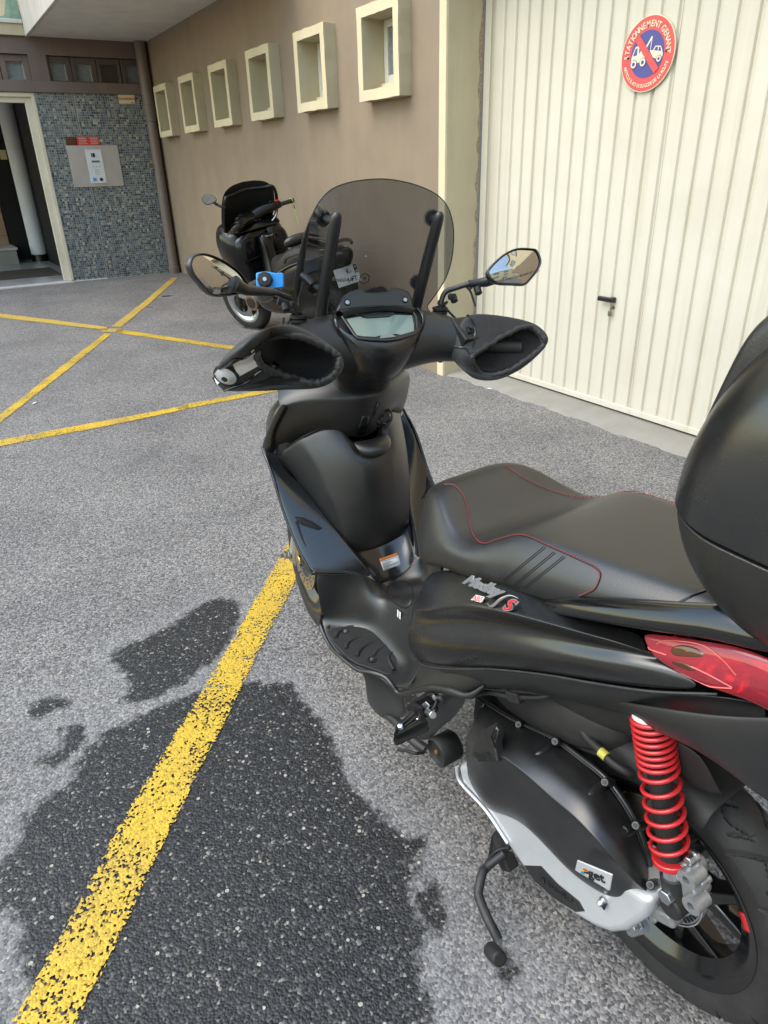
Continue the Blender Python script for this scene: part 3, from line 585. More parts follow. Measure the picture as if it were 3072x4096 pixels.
for yy in (-2.2,.4,3.0,5.6,8.2):
    lw=slab('upper_window',(WX-.01,yy-.6,4.9),(WX+.015,yy+.6,6.3),'frosted_pane')
    for a,b in (((WX-.05,yy-.7,4.8),(WX-.0,yy-.6,6.4)),((WX-.05,yy+.6,4.8),(WX-.0,yy+.7,6.4)),((WX-.05,yy-.6,6.3),(WX-.0,yy+.6,6.4)),((WX-.08,yy-.6,4.8),(WX-.0,yy+.6,4.9)),((WX-.03,yy-.03,4.9),(WX-.01,yy+.03,6.3))): slab('window_frame',a,b,'white_stone',lw)
slab('building_core',(DX+.25,-3.4,-.1),(12,MY+.2,7.5),'cream_plaster'); slab('flat_roof',(WX-.2,-3.6,7.5),(12.2,17,7.7),'white_stone'); slab('rear_block',(-3.2,15.2,-.1),(12,17,7.5),'cream_plaster'); slab('upper_floor',(-3.2,MY+.52,2.72),(WX,15.2,3.0),'cream_plaster')
# concrete apron in front of the garage door
v=[];f=[];n_=60
for k in range(n_+1):
    y=1.45+2.72*k/n_; e=3.128+.012*math.sin(k*.7)+random.uniform(-.012,.012)+(.0 if k<52 else -.02*(k-52)/8)
    v+=[(e,y,.001),(e+.02,y,.012+random.uniform(-.002,.002)),(3.22,y,.022+random.uniform(-.002,.002)),(3.30,y,.026),(DX+.1,y,.022)]
for k in range(n_):
    for j in range(4): f.append((k*5+j,k*5+j+1,(k+1)*5+j+1,(k+1)*5+j))
ap=link('garage_apron',mesh('garage_apron',v,f),'concrete'); ap['kind']='structure'

# ================================================================ GARAGE DOOR
gd=empty('garage_door',(DX,2.8,.03)); gd.location=(0,0,0); tag(gd,'cream ribbed metal garage door with black handle','garage door')
RP=.1068; ZB,ZT=.068,2.585
box2('bottom_rail',(DX-.012,1.50,.036),(DX+.03,4.13,ZB+.004),'door_enamel',gd,bevel=.003)
box2('door_frame',(DX-.022,4.085,.036),(DX+.03,4.146,2.6),'door_enamel',gd,bevel=.003)
box2('door_frame',(DX-.016,1.48,.036),(DX+.03,1.52,2.6),'door_enamel',gd,bevel=.003)
def rib_panel(y0,y1,seam=False):
    """one pressed strip: flat land, then a shallow V-groove with its own return"""
    prof=[(y1,.0),(y0+.034,.0),(y0+.029,.002),(y0+.0225,.0145),(y0+.0125,.0145),(y0+.006,.002),(y0+.0015 if not seam else y0+.003,.0)]
    if seam: prof.append((y0+.003,.02))
    v=[];f=[]
    for z in (ZB,ZT):
        for y,d in prof: v.append((DX-.008+d,y,z))
    n=len(prof); f=[(i,i+1,n+i+1,n+i) for i in range(n-1)]
    f=[q[::-1] for q in f]
    return link('rib_panel',mesh('rib_panel',v,f),'door_enamel',gd,smooth=False,solid=.001,off=1)
for k in range(-11,14):
    y0=2.684-.016+k*RP; y1=y0+RP+.001
    if y1<1.5 or y0>4.09: continue
    rib_panel(max(y0,1.52),min(y1,4.086),seam=(k==0))
box2('lock_boss',(DX-.03,2.868,.668),(DX-.008,2.90,.70),'gloss_black',gd,bevel=.004)
hd=box2('handle',(DX-.05,2.868,.672),(DX-.03,2.978,.700),'gloss_black',gd,bevel=.006)
cyl('cylinder_lock',(DX-.012,2.882,.640),(DX-.004,2.882,.640),.011,'key_brass',gd)
ko=empty('door_key',(DX-.012,2.882,.64)); ko.location=(0,0,0); tag(ko,'key left hanging in the garage door lock','key')
box2('key_bow',(DX-.032,2.876,.590),(DX-.022,2.902,.622),'key_brass',ko,bevel=.005); cyl('key_shank',(DX-.03,2.884,.628),(DX-.012,2.884,.640),.004,'key_brass',ko)
# ---- round no-parking sign
sg=empty('no_parking_sign',(0,0,0)); tag(sg,'round red and blue no parking tow-away sign on garage door','sign')
sc_=Vector((DX-.022,2.842,1.899)); SF=frame3(sc_,(0,-1,0),(0,0,1)); RS=.166   # ex to the viewer's right (-y), ey up, ez towards -x
XF=SF
def disc(name,r,z,mat,th=.002): v,f=lathem([(0,z),(r,z),(r,z-th),(0,z-th)],(0,0,0),'Z',64); return link(name,fixn(mesh(name,v,f)),mat,sg,smooth=False)
disc('plate',RS,.0,'sign_cream',.006); disc('red_ring',RS-.004,.0012,'sign_red'); disc('blue_field',.103,.0024,'sign_blue')
def flat(name,pts,z,mat): v,f=prismm([(a,b,z) for a,b in pts],(0,0,1),.001); return link(name,fixn(mesh(name,v,f)),mat,sg,smooth=False)
c45,s45=math.cos(R(-48)),math.sin(R(-48))
flat('diagonal_bar',[(c45*a-s45*b,s45*a+c45*b) for a,b in ((-.106,-.0165),(.106,-.0165),(.106,.0165),(-.106,.0165))],.0052,'sign_red')
flat('tow_truck',[(-.098,-.033),(-.094,.0),(-.078,.035),(-.074,.04),(-.052,.042),(-.053,.004),(-.034,.026),(-.03,.013),(-.018,.018),(-.01,-.02),(-.012,-.03)],.0036,'sign_cream')
flat('truck_window',[(-.087,.0),(-.074,.031),(-.062,.033),(-.063,.002)],.0044,'sign_blue')
flat('crane_arm',[(-.014,.03),(.018,.074),(.024,.073),(.021,.016),(.018,.016),(.019,.06),(-.006,.026)],.0036,'sign_cream')
flat('towed_car',[(.014,.016),(.034,.012),(.048,.03),(.08,.026),(.093,.006),(.098,-.012),(.094,-.03),(.07,-.03),(.04,-.018),(.03,-.006)],.0036,'sign_cream')
flat('car_window',[(.042,.012),(.052,.025),(.066,.0235),(.064,.007)],.0044,'sign_blue'); flat('car_window',[(.069,.006),(.071,.0225),(.079,.021),(.087,.003)],.0044,'sign_blue')
for (a,b,r_) in ((-.077,-.036,.0175),(-.02,-.033,.0175),(.078,-.028,.0135)):
    for rr,z,mt in ((r_+.003,.0046,'sign_blue'),(r_,.0056,'sign_cream'),(r_*.5,.0066,'sign_blue')):
        v,f=lathem([(0,z),(rr,z),(rr,z-.0008),(0,z-.0008)],(a,b,0),'Z',24); link('wheel_mark',fixn(mesh('wheel_mark',v,f)),mt,sg,smooth=False)
for a,b in ((-.118,-.004),(.118,.0)): v,f=lathem([(0,.006),(.005,.0055),(.006,.002),(0,.002)],(a,b,0),'Z',16); link('screw',fixn(mesh('screw',v,f)),'gloss_black',sg)
def arc_text(name,s,r,a0,a1,size,up=True):
    parts=[]; ws=[]
    W={'I':.45,'.':.4,' ':.45,'-':.5,'1':.6,'M':1.25}; ws=[W.get(c,1.) for c in s]; tot=sum(ws); acc=0
    for c,w_ in zip(s,ws):
        t=(acc+w_/2)/tot; acc+=w_
        if c==' ': continue
        a=R(a0+(a1-a0)*t); vv,ff=textm(c,size,.0004,'CENTER',offset=.0006)
        rot_=a-math.pi/2 if up else a+math.pi/2
        m=Matrix.Translation((r*math.cos(a),r*math.sin(a),.0030))@Matrix.Rotation(rot_,4,'Z')
        parts.append(([T(m@Vector((p.x*.82,p.y,p.z))) for p in vv],ff))
    join(name,parts,'sign_cream',sg,smooth=False)
arc_text('lettering','STATIONNEMENT GENANT',.1155,186,-6,.040)
arc_text('lettering','ARTICLE R.417-10 DU CODE DE LA ROUTE',.146,198,342,.023,up=False)
XF=None
# ================================================================ ENTRANCE FITTINGS
def wallF(x,z,d=0): return frame3((x,MY-d,z),(1,0,0),(0,0,1))       # ex right, ey up, ez out of the wall
ip=empty('intercom_panel',(0,0,0)); tag(ip,'steel plate with white video intercom on mosaic wall','intercom')
box2('back_plate',(1.868,MY-.016,1.304),(2.506,MY-.004,1.792),'steel_plate',ip,bevel=.002)
box2('front_plate',(2.088,MY-.024,1.346),(2.286,MY-.016,1.742),'panel_white',ip,bevel=.002)
def bit(name,x0,x1,z0,z1,mat,d=.027,par=ip): return box2(name,(x0,MY-d,z0),(x1,MY-.022,z1),mat,par,bevel=.001)
bit('camera_window',2.147,2.166,1.655,1.70,'label_ink'); bit('camera_window',2.170,2.197,1.655,1.70,'ink_black'); bit('display',2.143,2.243,1.592,1.614,'label_ink')
for k in range(3): bit('call_button',2.143+.041*k,2.154+.041*k,1.538,1.552,'seal_grey')
for r_ in range(4):
    for k in range(3): bit('key',2.163+.019*k,2.170+.019*k,1.506-.02*r_,1.513-.02*r_,'seal_grey')
bit('key',2.222,2.228,1.486,1.492,'seal_grey'); bit('badge_reader',2.118,2.160,1.372,1.41,'mount_blue')
cyl('lens',(2.222,MY-.028,1.39),(2.222,MY-.02,1.39),.02,'ink_black',ip)
for x,z in ((2.104,1.726),(2.270,1.726),(2.104,1.362),(2.270,1.362)): cyl('screw',(x,MY-.027,z),(x,MY-.022,z),.005,'zinc',ip,n=8)
for k,(x0,x1,mt,side) in enumerate(((1.877,2.010,'notice_brown','dark maroon, leftmost of three'),(2.012,2.147,'notice_red','bright red, middle one of three'),(2.149,2.287,'notice_red','bright red, rightmost of three'))):
    no=box2('notice_plate',(x0,MY-.012,1.794),(x1,MY-.004,1.887),mt,None); tag(no,side+' small notice plates above intercom','notice','notice plates above the intercom')
    for r_ in range(4): bit('text_line',x0+.012+.01*((r_*3+k)%3),x1-.012-.01*((r_+k)%2),1.868-.021*r_,1.875-.021*r_,'notice_text' if k else 'rust',.0135,no)
ds=box2('dry_riser_sign',(2.626,MY-.012,2.268),(2.833,MY-.006,2.37),'notice_beige',None); tag(ds,'yellow COLONNE SECHE sign at top of mosaic wall beside rain pipe','sign')
text('lettering','COLONNE SECHE',.034,frame3((2.7295,MY-.013,2.312),(1,0,0),(0,0,1)),'ink_red',ds,spacing=.80,offset=.0012); bit('text_line',2.77,2.825,2.276,2.280,'ink_red',.0135,ds)
rv=empty('riser_valve',(0,0,0)); tag(rv,'brass fire riser coupling on mosaic wall behind rain pipe','valve')
cyl('body',(2.88,MY-.002,1.555),(2.88,MY-.12,1.535),.035,'key_brass',rv); lathe('cap',[(0,.0),(.045,.0),(.045,.03),(.03,.04),(0,.04)],'cast_alloy',rv,c=(2.88,MY-.115,1.537),axis='Y',n=20); cyl('inlet_nut',(2.88,MY-.03,1.55),(2.88,MY-.05,1.548),.045,'key_brass',rv,n=6)
tube('chain',[(2.875,MY-.1,1.50),(2.868,MY-.09,1.45),(2.872,MY-.07,1.40),(2.878,MY-.04,1.43),(2.88,MY-.01,1.46)],.004,'zinc',rv,n=6,smooth=5)
gc=grid('laundry_cloth',[[(x+.02*math.sin(k*2.1+x*9),MY-.05+.02*k+.03*math.sin(x*14),3.11+(.05*k if x>1.5 else .012*k)+.02*math.sin(x*11+k)+(.06*k if x>1.52 else 0)) for x in (1.40,1.45,1.50,1.54,1.58,1.62,1.65)] for k in range(4)],'cloth_green',None,sub=2,solid=.01); tag(gc,'crumpled green cloth on balcony ledge at top left','cloth')
bx_=box2('white_cup',(1.57,MY+.02,3.2),(1.63,MY+.08,3.29),'panel_white',None,bevel=.01); tag(bx_,'white plastic tub standing by the green cloth on the balcony ledge','tub')
# ---- houses across the yard (behind the camera, seen in the mirrors)
def far_house(name,x0,x1,y,h,label,face=1):
    hb=empty(name,(0,0,0)); tag(hb,label,'building'); box2('wall',(x0,y-6*face,-.1),(x1,y,h),'cream_plaster',hb); box2('roof',(x0-.3,y-6.2*face,h),(x1+.3,y+.3*face,h+.25),'white_stone',hb)
    n=int((x1-x0)/3)
    for i in range(n):
        for k in range(int(h//3)):
            cx=x0+1.5+i*3; z=1.0+3*k; wv=box2('window',(cx-.7,y,z),(cx+.7,y+.02*face,z+1.5),'frosted_pane',hb)
            for a,b in (((cx-.8,z-.1),(cx-.7,z+1.6)),((cx+.7,z-.1),(cx+.8,z+1.6)),((cx-.7,z+1.5),(cx+.7,z+1.6)),((cx-.7,z-.1),(cx+.7,z)),((cx-.03,z),(cx+.03,z+1.5))): box2('window_frame',(a[0],y,a[1]),(b[0],y+.06*face,b[1]),'white_stone',wv)
far_house('rear_house',-9,9,-13,9,'cream three storey house across the yard, seen only in scooter mirrors')
yw=empty('yard_wall',(0,0,0)); tag(yw,'low cream boundary wall across the open yard, far left of the frame','wall')
box2('wall',(-16.3,-18,-.1),(-16,26,1.7),'cream_plaster',yw); box2('coping',(-16.36,-18,1.7),(-15.94,26,1.78),'white_stone',yw)
# ================================================================ FRONT SCOOTER (x forward, y left, z up; origin below the rear axle)
def basis(f,l,u,o): return Matrix(((f[0],l[0],u[0],o[0]),(f[1],l[1],u[1],o[1]),(f[2],l[2],u[2],o[2]),(0,0,0,1)))
S=empty('parked_scooter',mat=basis(SC_F,SC_L,SC_U,SC_O)); tag(S,'black scooter with smoked windscreen, handlebar muffs and top box, nearest the camera','scooter')
def ell(c,rx,rz,n=16,p=2.4,axis='Y',rot=0):
    out=[]
    for k in range(n):
        a=2*math.pi*k/n; cx,sx=math.cos(a),math.sin(a); x=abs(cx)**(2/p)*math.copysign(1,cx)*rx; z=abs(sx)**(2/p)*math.copysign(1,sx)*rz
        xr=x*math.cos(rot)-z*math.sin(rot); zr=x*math.sin(rot)+z*math.cos(rot)
        out.append({'Y':(c[0]+xr,c[1],c[2]+zr),'X':(c[0],c[1]+xr,c[2]+zr),'Z':(c[0]+xr,c[1]+zr,c[2])}[axis])
    return out
from mathutils.bvhtree import BVHTree
def bvh(o):
    dg=bpy.context.evaluated_depsgraph_get(); ev=o.evaluated_get(dg); me=ev.to_mesh(); t=BVHTree.FromPolygons([v.co.copy() for v in me.vertices],[tuple(p.vertices) for p in me.polygons]); ev.to_mesh_clear(); return t
def snap(tree,p,off=.001):
    q,n,i,d=tree.find_nearest(Vector(p)); n=n if (Vector((-.4,.8,1.4))-q).dot(n)>0 else -n; return q+n*off
CAMS=S.matrix_world.inverted()@Vector((0,0,CAM_H))
def rc(tree,p,off=.001):
    p=Vector(p); q,n,i,d=tree.ray_cast(CAMS,(p-CAMS).normalized())
    if q is None: return snap(tree,p,off)
    n=n if (CAMS-q).dot(n)>0 else -n; return q+n*off
# ---------------- wheels
def wheel(par,c,Rt,Rr,wt,steer=None,tread='zig',rim='gloss_black',spokes=5,lip='gloss_black',nseg=760):
    """tyre with cut tread, rim, spokes; axle along y"""
    wh=None; prof=[(Rr-.012,-wt*.74),(Rr,-wt*.86),(Rr+.012,-wt*.96)]
    K=44
    for k in range(K+1):
        a=-1.25+2.5*k/K; prof.append((Rt-wt*1.02*(1-math.cos(a)) ,wt*math.sin(a)*1.05))
    prof+=[(Rr+.012,wt*.96),(Rr,wt*.86),(Rr-.012,wt*.74)]
    v=[];f=[];N=len(prof); circ=2*math.pi*Rt; per=circ/round(circ/.098)
    for k in range(nseg):
        a=2*math.pi*k/nseg; s=a*Rt
        for r_,y in prof:
            d=0
            if r_>Rr+.016:
                u_=y/wt; sg=1 if u_>0 else -1; q=((s+sg*per*.25+abs(u_)*.062)%per)/per
                z_=abs(q-.5)*per
                if abs(u_)>.12: d=.007*max(0,1-(z_/.0056)**2)
                q2=((s+sg*per*.6+abs(u_)*.062)%per)/per
                if .40<abs(u_)<.80: d=max(d,.005*max(0,1-(abs(q2-.5)*per/.004)**2))
                if (s%per)<per*.6: d=max(d,.0065*max(0,1-((abs(u_)-.45-.12*math.sin(2*math.pi*s/per))/.07)**2))
            v.append(T((c[0]+(r_-d)*math.cos(a),c[1]+y,c[2]+(r_-d)*math.sin(a))))
    for k in range(nseg):
        for i in range(N-1): f.append((k*N+i,((k+1)%nseg)*N+i,((k+1)%nseg)*N+i+1,k*N+i+1))
    wh=link('wheel',fixn(mesh('wheel',v,f)),'tyre_rubber',par,auto=28)
    hw_=wt*.86
    lathe('rim',[(Rr-.010,-hw_),(Rr+.003,-hw_-.003),(Rr+.003,-hw_+.004),(Rr-.012,-hw_+.010),(Rr-.030,-hw_+.022),(Rr-.034,0),(Rr-.030,hw_-.022),(Rr-.012,hw_-.010),(Rr+.003,hw_-.004),(Rr+.003,hw_+.003),(Rr-.010,hw_),(Rr-.022,hw_-.010),(Rr-.040,hw_-.024),(Rr-.042,0),(Rr-.040,-hw_+.024),(Rr-.022,-hw_+.010),(Rr-.010,-hw_)],lip,wh,c=c,n=72)
    for k in range(spokes):
        a0=2*math.pi*k/spokes+.35; parts=[]
        for s_ in (-1,1):
            p0=Vector((math.cos(a0),0,math.sin(a0))); a1=a0+s_*.27; p1=Vector((math.cos(a1),0,math.sin(a1)))
            C=Vector(c); A=C+p0*.035; B=C+p0*(Rr*.42)+p1*.004; D=C+p1*(Rr-.036)
            t0=Vector((-math.sin(a0),0,math.cos(a0)))*.012; rows=[]
            for p,w_,h_ in ((A,.02,.026),(B,.015,.022),(D,.010,.018)):
                rows.append([p+t0/.012*w_+Vector((0,h_,0)),p-t0/.012*w_+Vector((0,h_,0)),p-t0/.012*w_-Vector((0,h_,0)),p+t0/.012*w_-Vector((0,h_,0))])
            vv=[T(q) for r_ in rows for q in r_]; ff=[(i*4+j,i*4+(j+1)%4,(i+1)*4+(j+1)%4,(i+1)*4+j) for i in range(2) for j in range(4)]+[(0,1,2,3),(8,9,10,11)]
            parts.append((vv,ff))
        join('spoke',parts,rim,wh,bevel=.004)
    lathe('hub',[(0,-.045),(.03,-.045),(.042,-.03),(.042,.03),(.03,.045),(0,.045)],rim,wh,c=c,n=28)
    return wh
RC=(0,0,.266)
rw=wheel(S,RC,.266,.190,.054)
# red rim decal, ABS ring and rear disc
def arcstrip(name,c,r0,r1,y,a0,a1,mat,par,th=.001,n=10):
    v=[];f=[]
    for k in range(n+1):
        a=a0+(a1-a0)*k/n
        for r_ in(r0,r1):
            for yy in(y,y-th): v.append(T((c[0]+r_*math.cos(a),c[1]+yy,c[2]+r_*math.sin(a))))
    for k in range(n):
        i=k*4; j=i+4; f+=[(i,i+2,j+2,j),(i+1,j+1,j+3,i+3),(i,j,j+1,i+1),(i+2,i+3,j+3,j+2)]
    f+=[(0,1,3,2),(n*4,n*4+2,n*4+3,n*4+1)]
    return link(name,fixn(mesh(name,v,f)),mat,par)
arcstrip('rim_decal',RC,.174,.186,.0475,R(147),R(157),'red_mark',rw,.004)
lathe('sensor_ring',[(.070,.030),(.086,.030),(.086,.034),(.070,.034),(.070,.030)],'zinc',rw,c=RC,n=64)
for k in range(48):
    a=2*math.pi*k/48; box('ring_slot',(.078*math.cos(a),.0345,.266+.078*math.sin(a)),(.010,.002,.0048),'deep_black',rw,rot=Matrix.Rotation(-a,3,'Y'))
lathe('ring_edge',[(.0875,.026),(.090,.026),(.090,.036),(.0875,.036),(.0875,.026)],'chrome',rw,c=RC,n=64)
# ---------------- swing casing: silver lower cover, black upper cover
def side_prism(name,pts,y1,y0,mat,par=S,bevel=.012,seg=3,**k): return prism(name,[(p[0],y1,p[2]) for p in pts],(0,1,0),y1-y0,mat,par,bevel=bevel,bseg=seg,**k)
SIL=[(0.418,0.17,0.252),(0.402,0.17,0.212),(0.319,0.17,0.21),(0.25,0.17,0.174),(0.202,0.17,0.157),(0.134,0.17,0.156),(0.07,0.17,0.178),(0.016,0.17,0.208),(-0.016,0.17,0.236),(-0.041,0.17,0.275),(-0.069,0.17,0.347),(-0.072,0.17,0.395),(-0.04,0.17,0.383),(0.034,0.17,0.357),(0.121,0.17,0.353),(0.212,0.17,0.349),(0.347,0.17,0.327)]
case=side_prism('transmission_cover',SIL,.168,.055,'silver_paint',bevel=.014,seg=4)
side_prism('crankcase',[(p[0]*.96+.01,0,p[2]*.97+.01) for p in SIL],.0549,-.11,'cover_black',bevel=.015)
# fins at the front edge
for k in range(3): tube('cooling_fin',[(0.414,0.172,0.254),(0.401,0.172,0.218),(0.317,0.172,0.217),(0.245,0.172,0.189)] if k==0 else ([(0.437,0.15,0.222),(0.422,0.15,0.187),(0.338,0.15,0.184),(0.265,0.15,0.155)] if k==1 else [(0.425,0.161,0.238),(0.412,0.161,0.203),(0.327,0.161,0.201),(0.255,0.161,0.172)]),.0035,'silver_paint',case,n=8,smooth=4)
PL=[(0.199,0.169,0.171),(0.154,0.169,0.221),(0.111,0.169,0.221),(0.058,0.169,0.235),(0.044,0.169,0.224),(0.064,0.169,0.196),(0.118,0.169,0.17),(0.168,0.169,0.159)]
pl=prism('name_plate',PL,(0,1,0),.004,'grain_black',case,bevel=.001)
e=(Vector((0.056,0.17,0.224))-Vector((0.174,0.17,0.181))); text('lettering','PIAGGIO',.019,frame3(Vector((0.112,0.17,0.197)),e,Vector((0,1,0)).cross(e)),'cover_black',pl,extrude=.0012,spacing=1.25)
# black cover: lofted skin
BC=[[(0.42,0.105,0.409),(0.389,0.145,0.404),(0.388,0.17,0.362),(0.4,0.175,0.308),(0.386,0.172,0.257),(0.396,0.15,0.195)],
[(0.362,0.105,0.421),(0.319,0.155,0.438),(0.316,0.19,0.412),(0.326,0.198,0.357),(0.328,0.188,0.272),(0.357,0.15,0.181)],
[(0.3,0.105,0.437),(0.254,0.16,0.466),(0.247,0.198,0.451),(0.261,0.205,0.387),(0.291,0.188,0.254),(0.316,0.15,0.178)],
[(0.207,0.105,0.471),(0.177,0.165,0.492),(0.177,0.203,0.473),(0.196,0.207,0.406),(0.214,0.19,0.324),(0.241,0.15,0.248)],
[(0.136,0.105,0.479),(0.11,0.168,0.499),(0.114,0.203,0.472),(0.129,0.21,0.411),(0.14,0.192,0.324),(0.16,0.15,0.256)],
[(0.084,0.105,0.481),(0.061,0.168,0.504),(0.063,0.203,0.481),(0.075,0.21,0.41),(0.078,0.192,0.316),(0.096,0.15,0.252)],
[(0.043,0.105,0.464),(0.023,0.165,0.485),(0.015,0.2,0.471),(0.026,0.206,0.406),(0.027,0.186,0.323),(0.039,0.15,0.272)],
[(0.013,0.105,0.439),(-0.005,0.16,0.464),(-0.01,0.19,0.449),(-0.011,0.197,0.404),(-0.01,0.176,0.328),(0.003,0.14,0.28)],
[(-0.012,0.105,0.401),(-0.032,0.15,0.423),(-0.04,0.175,0.417),(-0.038,0.177,0.385),(-0.035,0.165,0.34),(-0.018,0.13,0.294)],
[(-0.03,0.105,0.354),(-0.051,0.14,0.386),(-0.058,0.15,0.382),(-0.054,0.15,0.364),(-0.048,0.15,0.343),(-0.026,0.12,0.299)]]
def tight(rows,j,a=.10):
    out=[]
    for r in rows:
        q=[Vector(p) for p in r]; out.append(q[:j]+[q[j-1].lerp(q[j],1-a),q[j],q[j].lerp(q[j+1],a)]+q[j+1:])
    return out
for r in BC:                       # hollow below the shoulder of the cover
    a,b_=Vector(r[2]),Vector(r[3]); r[3]=tuple(b_+Vector((0,-.017,-.006)))
BC=tight(BC,2,.09)
af=grid('filter_cover',BC,'cover_black',S,sub=3,solid=.006)
tube('cover_seam',[BC[0][0],BC[1][0],BC[2][0],BC[3][0],BC[4][0],BC[5][0],BC[6][0],BC[7][0],BC[8][0],BC[9][0]],.006,'cover_black',af,n=8,smooth=5)
tube('gasket_line',[(p[0],p[1]+.007,p[2]+.0045) for p in [r[0] for r in BC]],.0022,'stand_steel',af,n=6,smooth=5)
for p in ((0.397,0.118,0.417),(0.282,0.122,0.454),(0.185,0.124,0.492),(0.07,0.124,0.496),(0.002,0.124,0.461),(-0.056,0.15,0.403)):
    p=Vector(p); d=Vector((-.1,.75,.65)).normalized(); cyl('bolt_boss',p-d*.03,p+d*.001,.0085,'cover_black',af,r2=.0075,bevel=.002); cyl('bolt',p,p+d*.003,.0038,'stand_steel',af,n=6)
# ribs on the cover below each boss
aft=bvh(af)
for a,b in ((((0.174,0.135,0.501)),((0.185,0.172,0.489))),(((0.062,0.135,0.506)),((0.062,0.172,0.506))),(((-0.006,0.135,0.471)),((-0.002,0.165,0.474)))):
    tube('cover_rib',[rc(aft,Vector(a).lerp(Vector(b),t_/6),-.004) for t_ in range(7)],[.009,.009,.009,.009,.008,.007,.004],'cover_black',af,n=10)
# air intake scoop with louvres on the front of the cover
sp=prism('air_scoop',[(0.325,0.205,0.382),(0.314,0.205,0.427),(0.302,0.2,0.464),(0.276,0.19,0.498),(0.261,0.19,0.496),(0.26,0.2,0.47),(0.242,0.207,0.442),(0.274,0.21,0.416)],(.1,1,.2),.02,'grain_black',af,bevel=.003)
for k in range(3): prism('louvre',[(0.31,0.209,0.407),(0.3,0.209,0.415),(0.283,0.209,0.409),(0.292,0.209,0.4)] if k==0 else ([(0.295,0.209,0.419),(0.286,0.209,0.427),(0.27,0.209,0.42),(0.278,0.209,0.413)] if k==1 else [(0.281,0.209,0.432),(0.272,0.209,0.439),(0.248,0.209,0.441),(0.263,0.209,0.426)]),(0,1,0),.003,'deep_black',sp)
prism('scoop_fin',[(0.286,0.212,0.488),(0.27,0.214,0.504),(0.24,0.214,0.544),(0.254,0.214,0.499),(0.242,0.214,0.481),(0.261,0.212,0.477)],(0,1,.3),.004,'cover_black',sp)
# i-get plate
IG=[(0.037,0.213,0.405),(-0.026,0.206,0.437),(-0.024,0.204,0.394),(0.041,0.211,0.374)]
n_ig=(Vector(IG[1])-Vector(IG[0])).cross(Vector(IG[3])-Vector(IG[0])); n_ig=n_ig if n_ig.y>0 else -n_ig
ig=prism('engine_badge',IG,n_ig,.003,'silver_paint',S,bevel=.001)
ex=Vector(IG[1])-Vector(IG[0]); ey=Vector(IG[0])-Vector(IG[3]); ctr=(Vector(IG[0])+Vector(IG[2])+Vector(IG[1])+Vector(IG[3]))/4+n_ig.normalized()*.0012
text('lettering','-get',.027,frame3(ctr+ex*.08-ey.normalized()*.009,ex,ey),'ink_black',ig,extrude=.0006,offset=.0004,shear=.25)
for k,mt in enumerate(('red_mark','i_yellow','i_green','i_blue')): 
    q=ctr-ex*.28+ey.normalized()*(.006-.004*k)-ex.normalized()*(.001*k); prism('colour_dot',[q,q+ex.normalized()*.008,q+ex.normalized()*.007-ey.normalized()*.004,q-ex.normalized()*.001-ey.normalized()*.004],n_ig,.0006,mt,ig)
lathe('clutch_bolt',[(0,.012),(.0035,.012),(.0065,.007),(.0065,.0055),(.005,.005),(.005,.003),(.007,.0025),(.007,-.002),(0,-.002)],'zinc',S,c=(0.009,0.17,0.3),axis=(0,1,-.35),n=18)
cyl('rubber_plug',(0.005,0.174,0.3),(0.002,0.174,0.288),.006,'rubber',S,r2=.0015)
# gearbox end casting
gb=side_prism('gearbox_casting',[(-0.042,0.14,0.338),(-0.062,0.14,0.31),(-0.083,0.14,0.332),(-0.104,0.14,0.391),(-0.121,0.14,0.418),(-0.125,0.14,0.438),(-0.115,0.14,0.454),(-0.109,0.14,0.48),(-0.1,0.14,0.486),(-0.089,0.14,0.483),(-0.064,0.14,0.432)],.135,.098,'cast_alloy',bevel=.008)
for p,r_ in (((-0.107,0.139,0.473),.0150),((-0.122,0.139,0.431),.0145)):
    p=Vector(p); lathe('lug',[(.006,0),(r_,0),(r_,-.03),(.006,-.03),(.006,0)],'cast_alloy',gb,c=p+Vector((0,.008,0)),n=24)
    cyl('lug_hole',p-Vector((0,.02,0)),p-Vector((0,.005,0)),.0061,'deep_black',gb)
for p,r_,mt in (((-0.085,0.155,0.41),.0125,'zinc'),((-0.065,0.142,0.32),.008,'zinc'),((-0.034,0.142,0.253),.0075,'zinc'),((-0.097,0.135,0.493),.0075,'zinc'),((-0.117,0.125,0.458),.006,'zinc')):
    p=Vector(p); cyl('bolt_head',p-Vector((0,.018,0)),p,r_,mt,gb,n=6,bevel=.0015); lathe('washer',[(0,0),(r_*1.25,0),(r_*1.25,.004),(0,.004)],mt,gb,c=p-Vector((0,.019,0)),n=20)
box('cast_block',(-0.077,0.13,0.345),(.05,.03,.026),'cast_alloy',gb,rot=Matrix.Rotation(R(28),3,'Y'),bevel=.006)
text('lettering','504007*',.014,frame3(Vector((-0.088,0.146,0.372)),(-1,0,.42),(.3,0,1)),'zinc',gb,extrude=.0005)
cyl('arm',(-0.041,0.12,0.251),(-0.02,0.12,0.211),.011,'cast_alloy',gb)
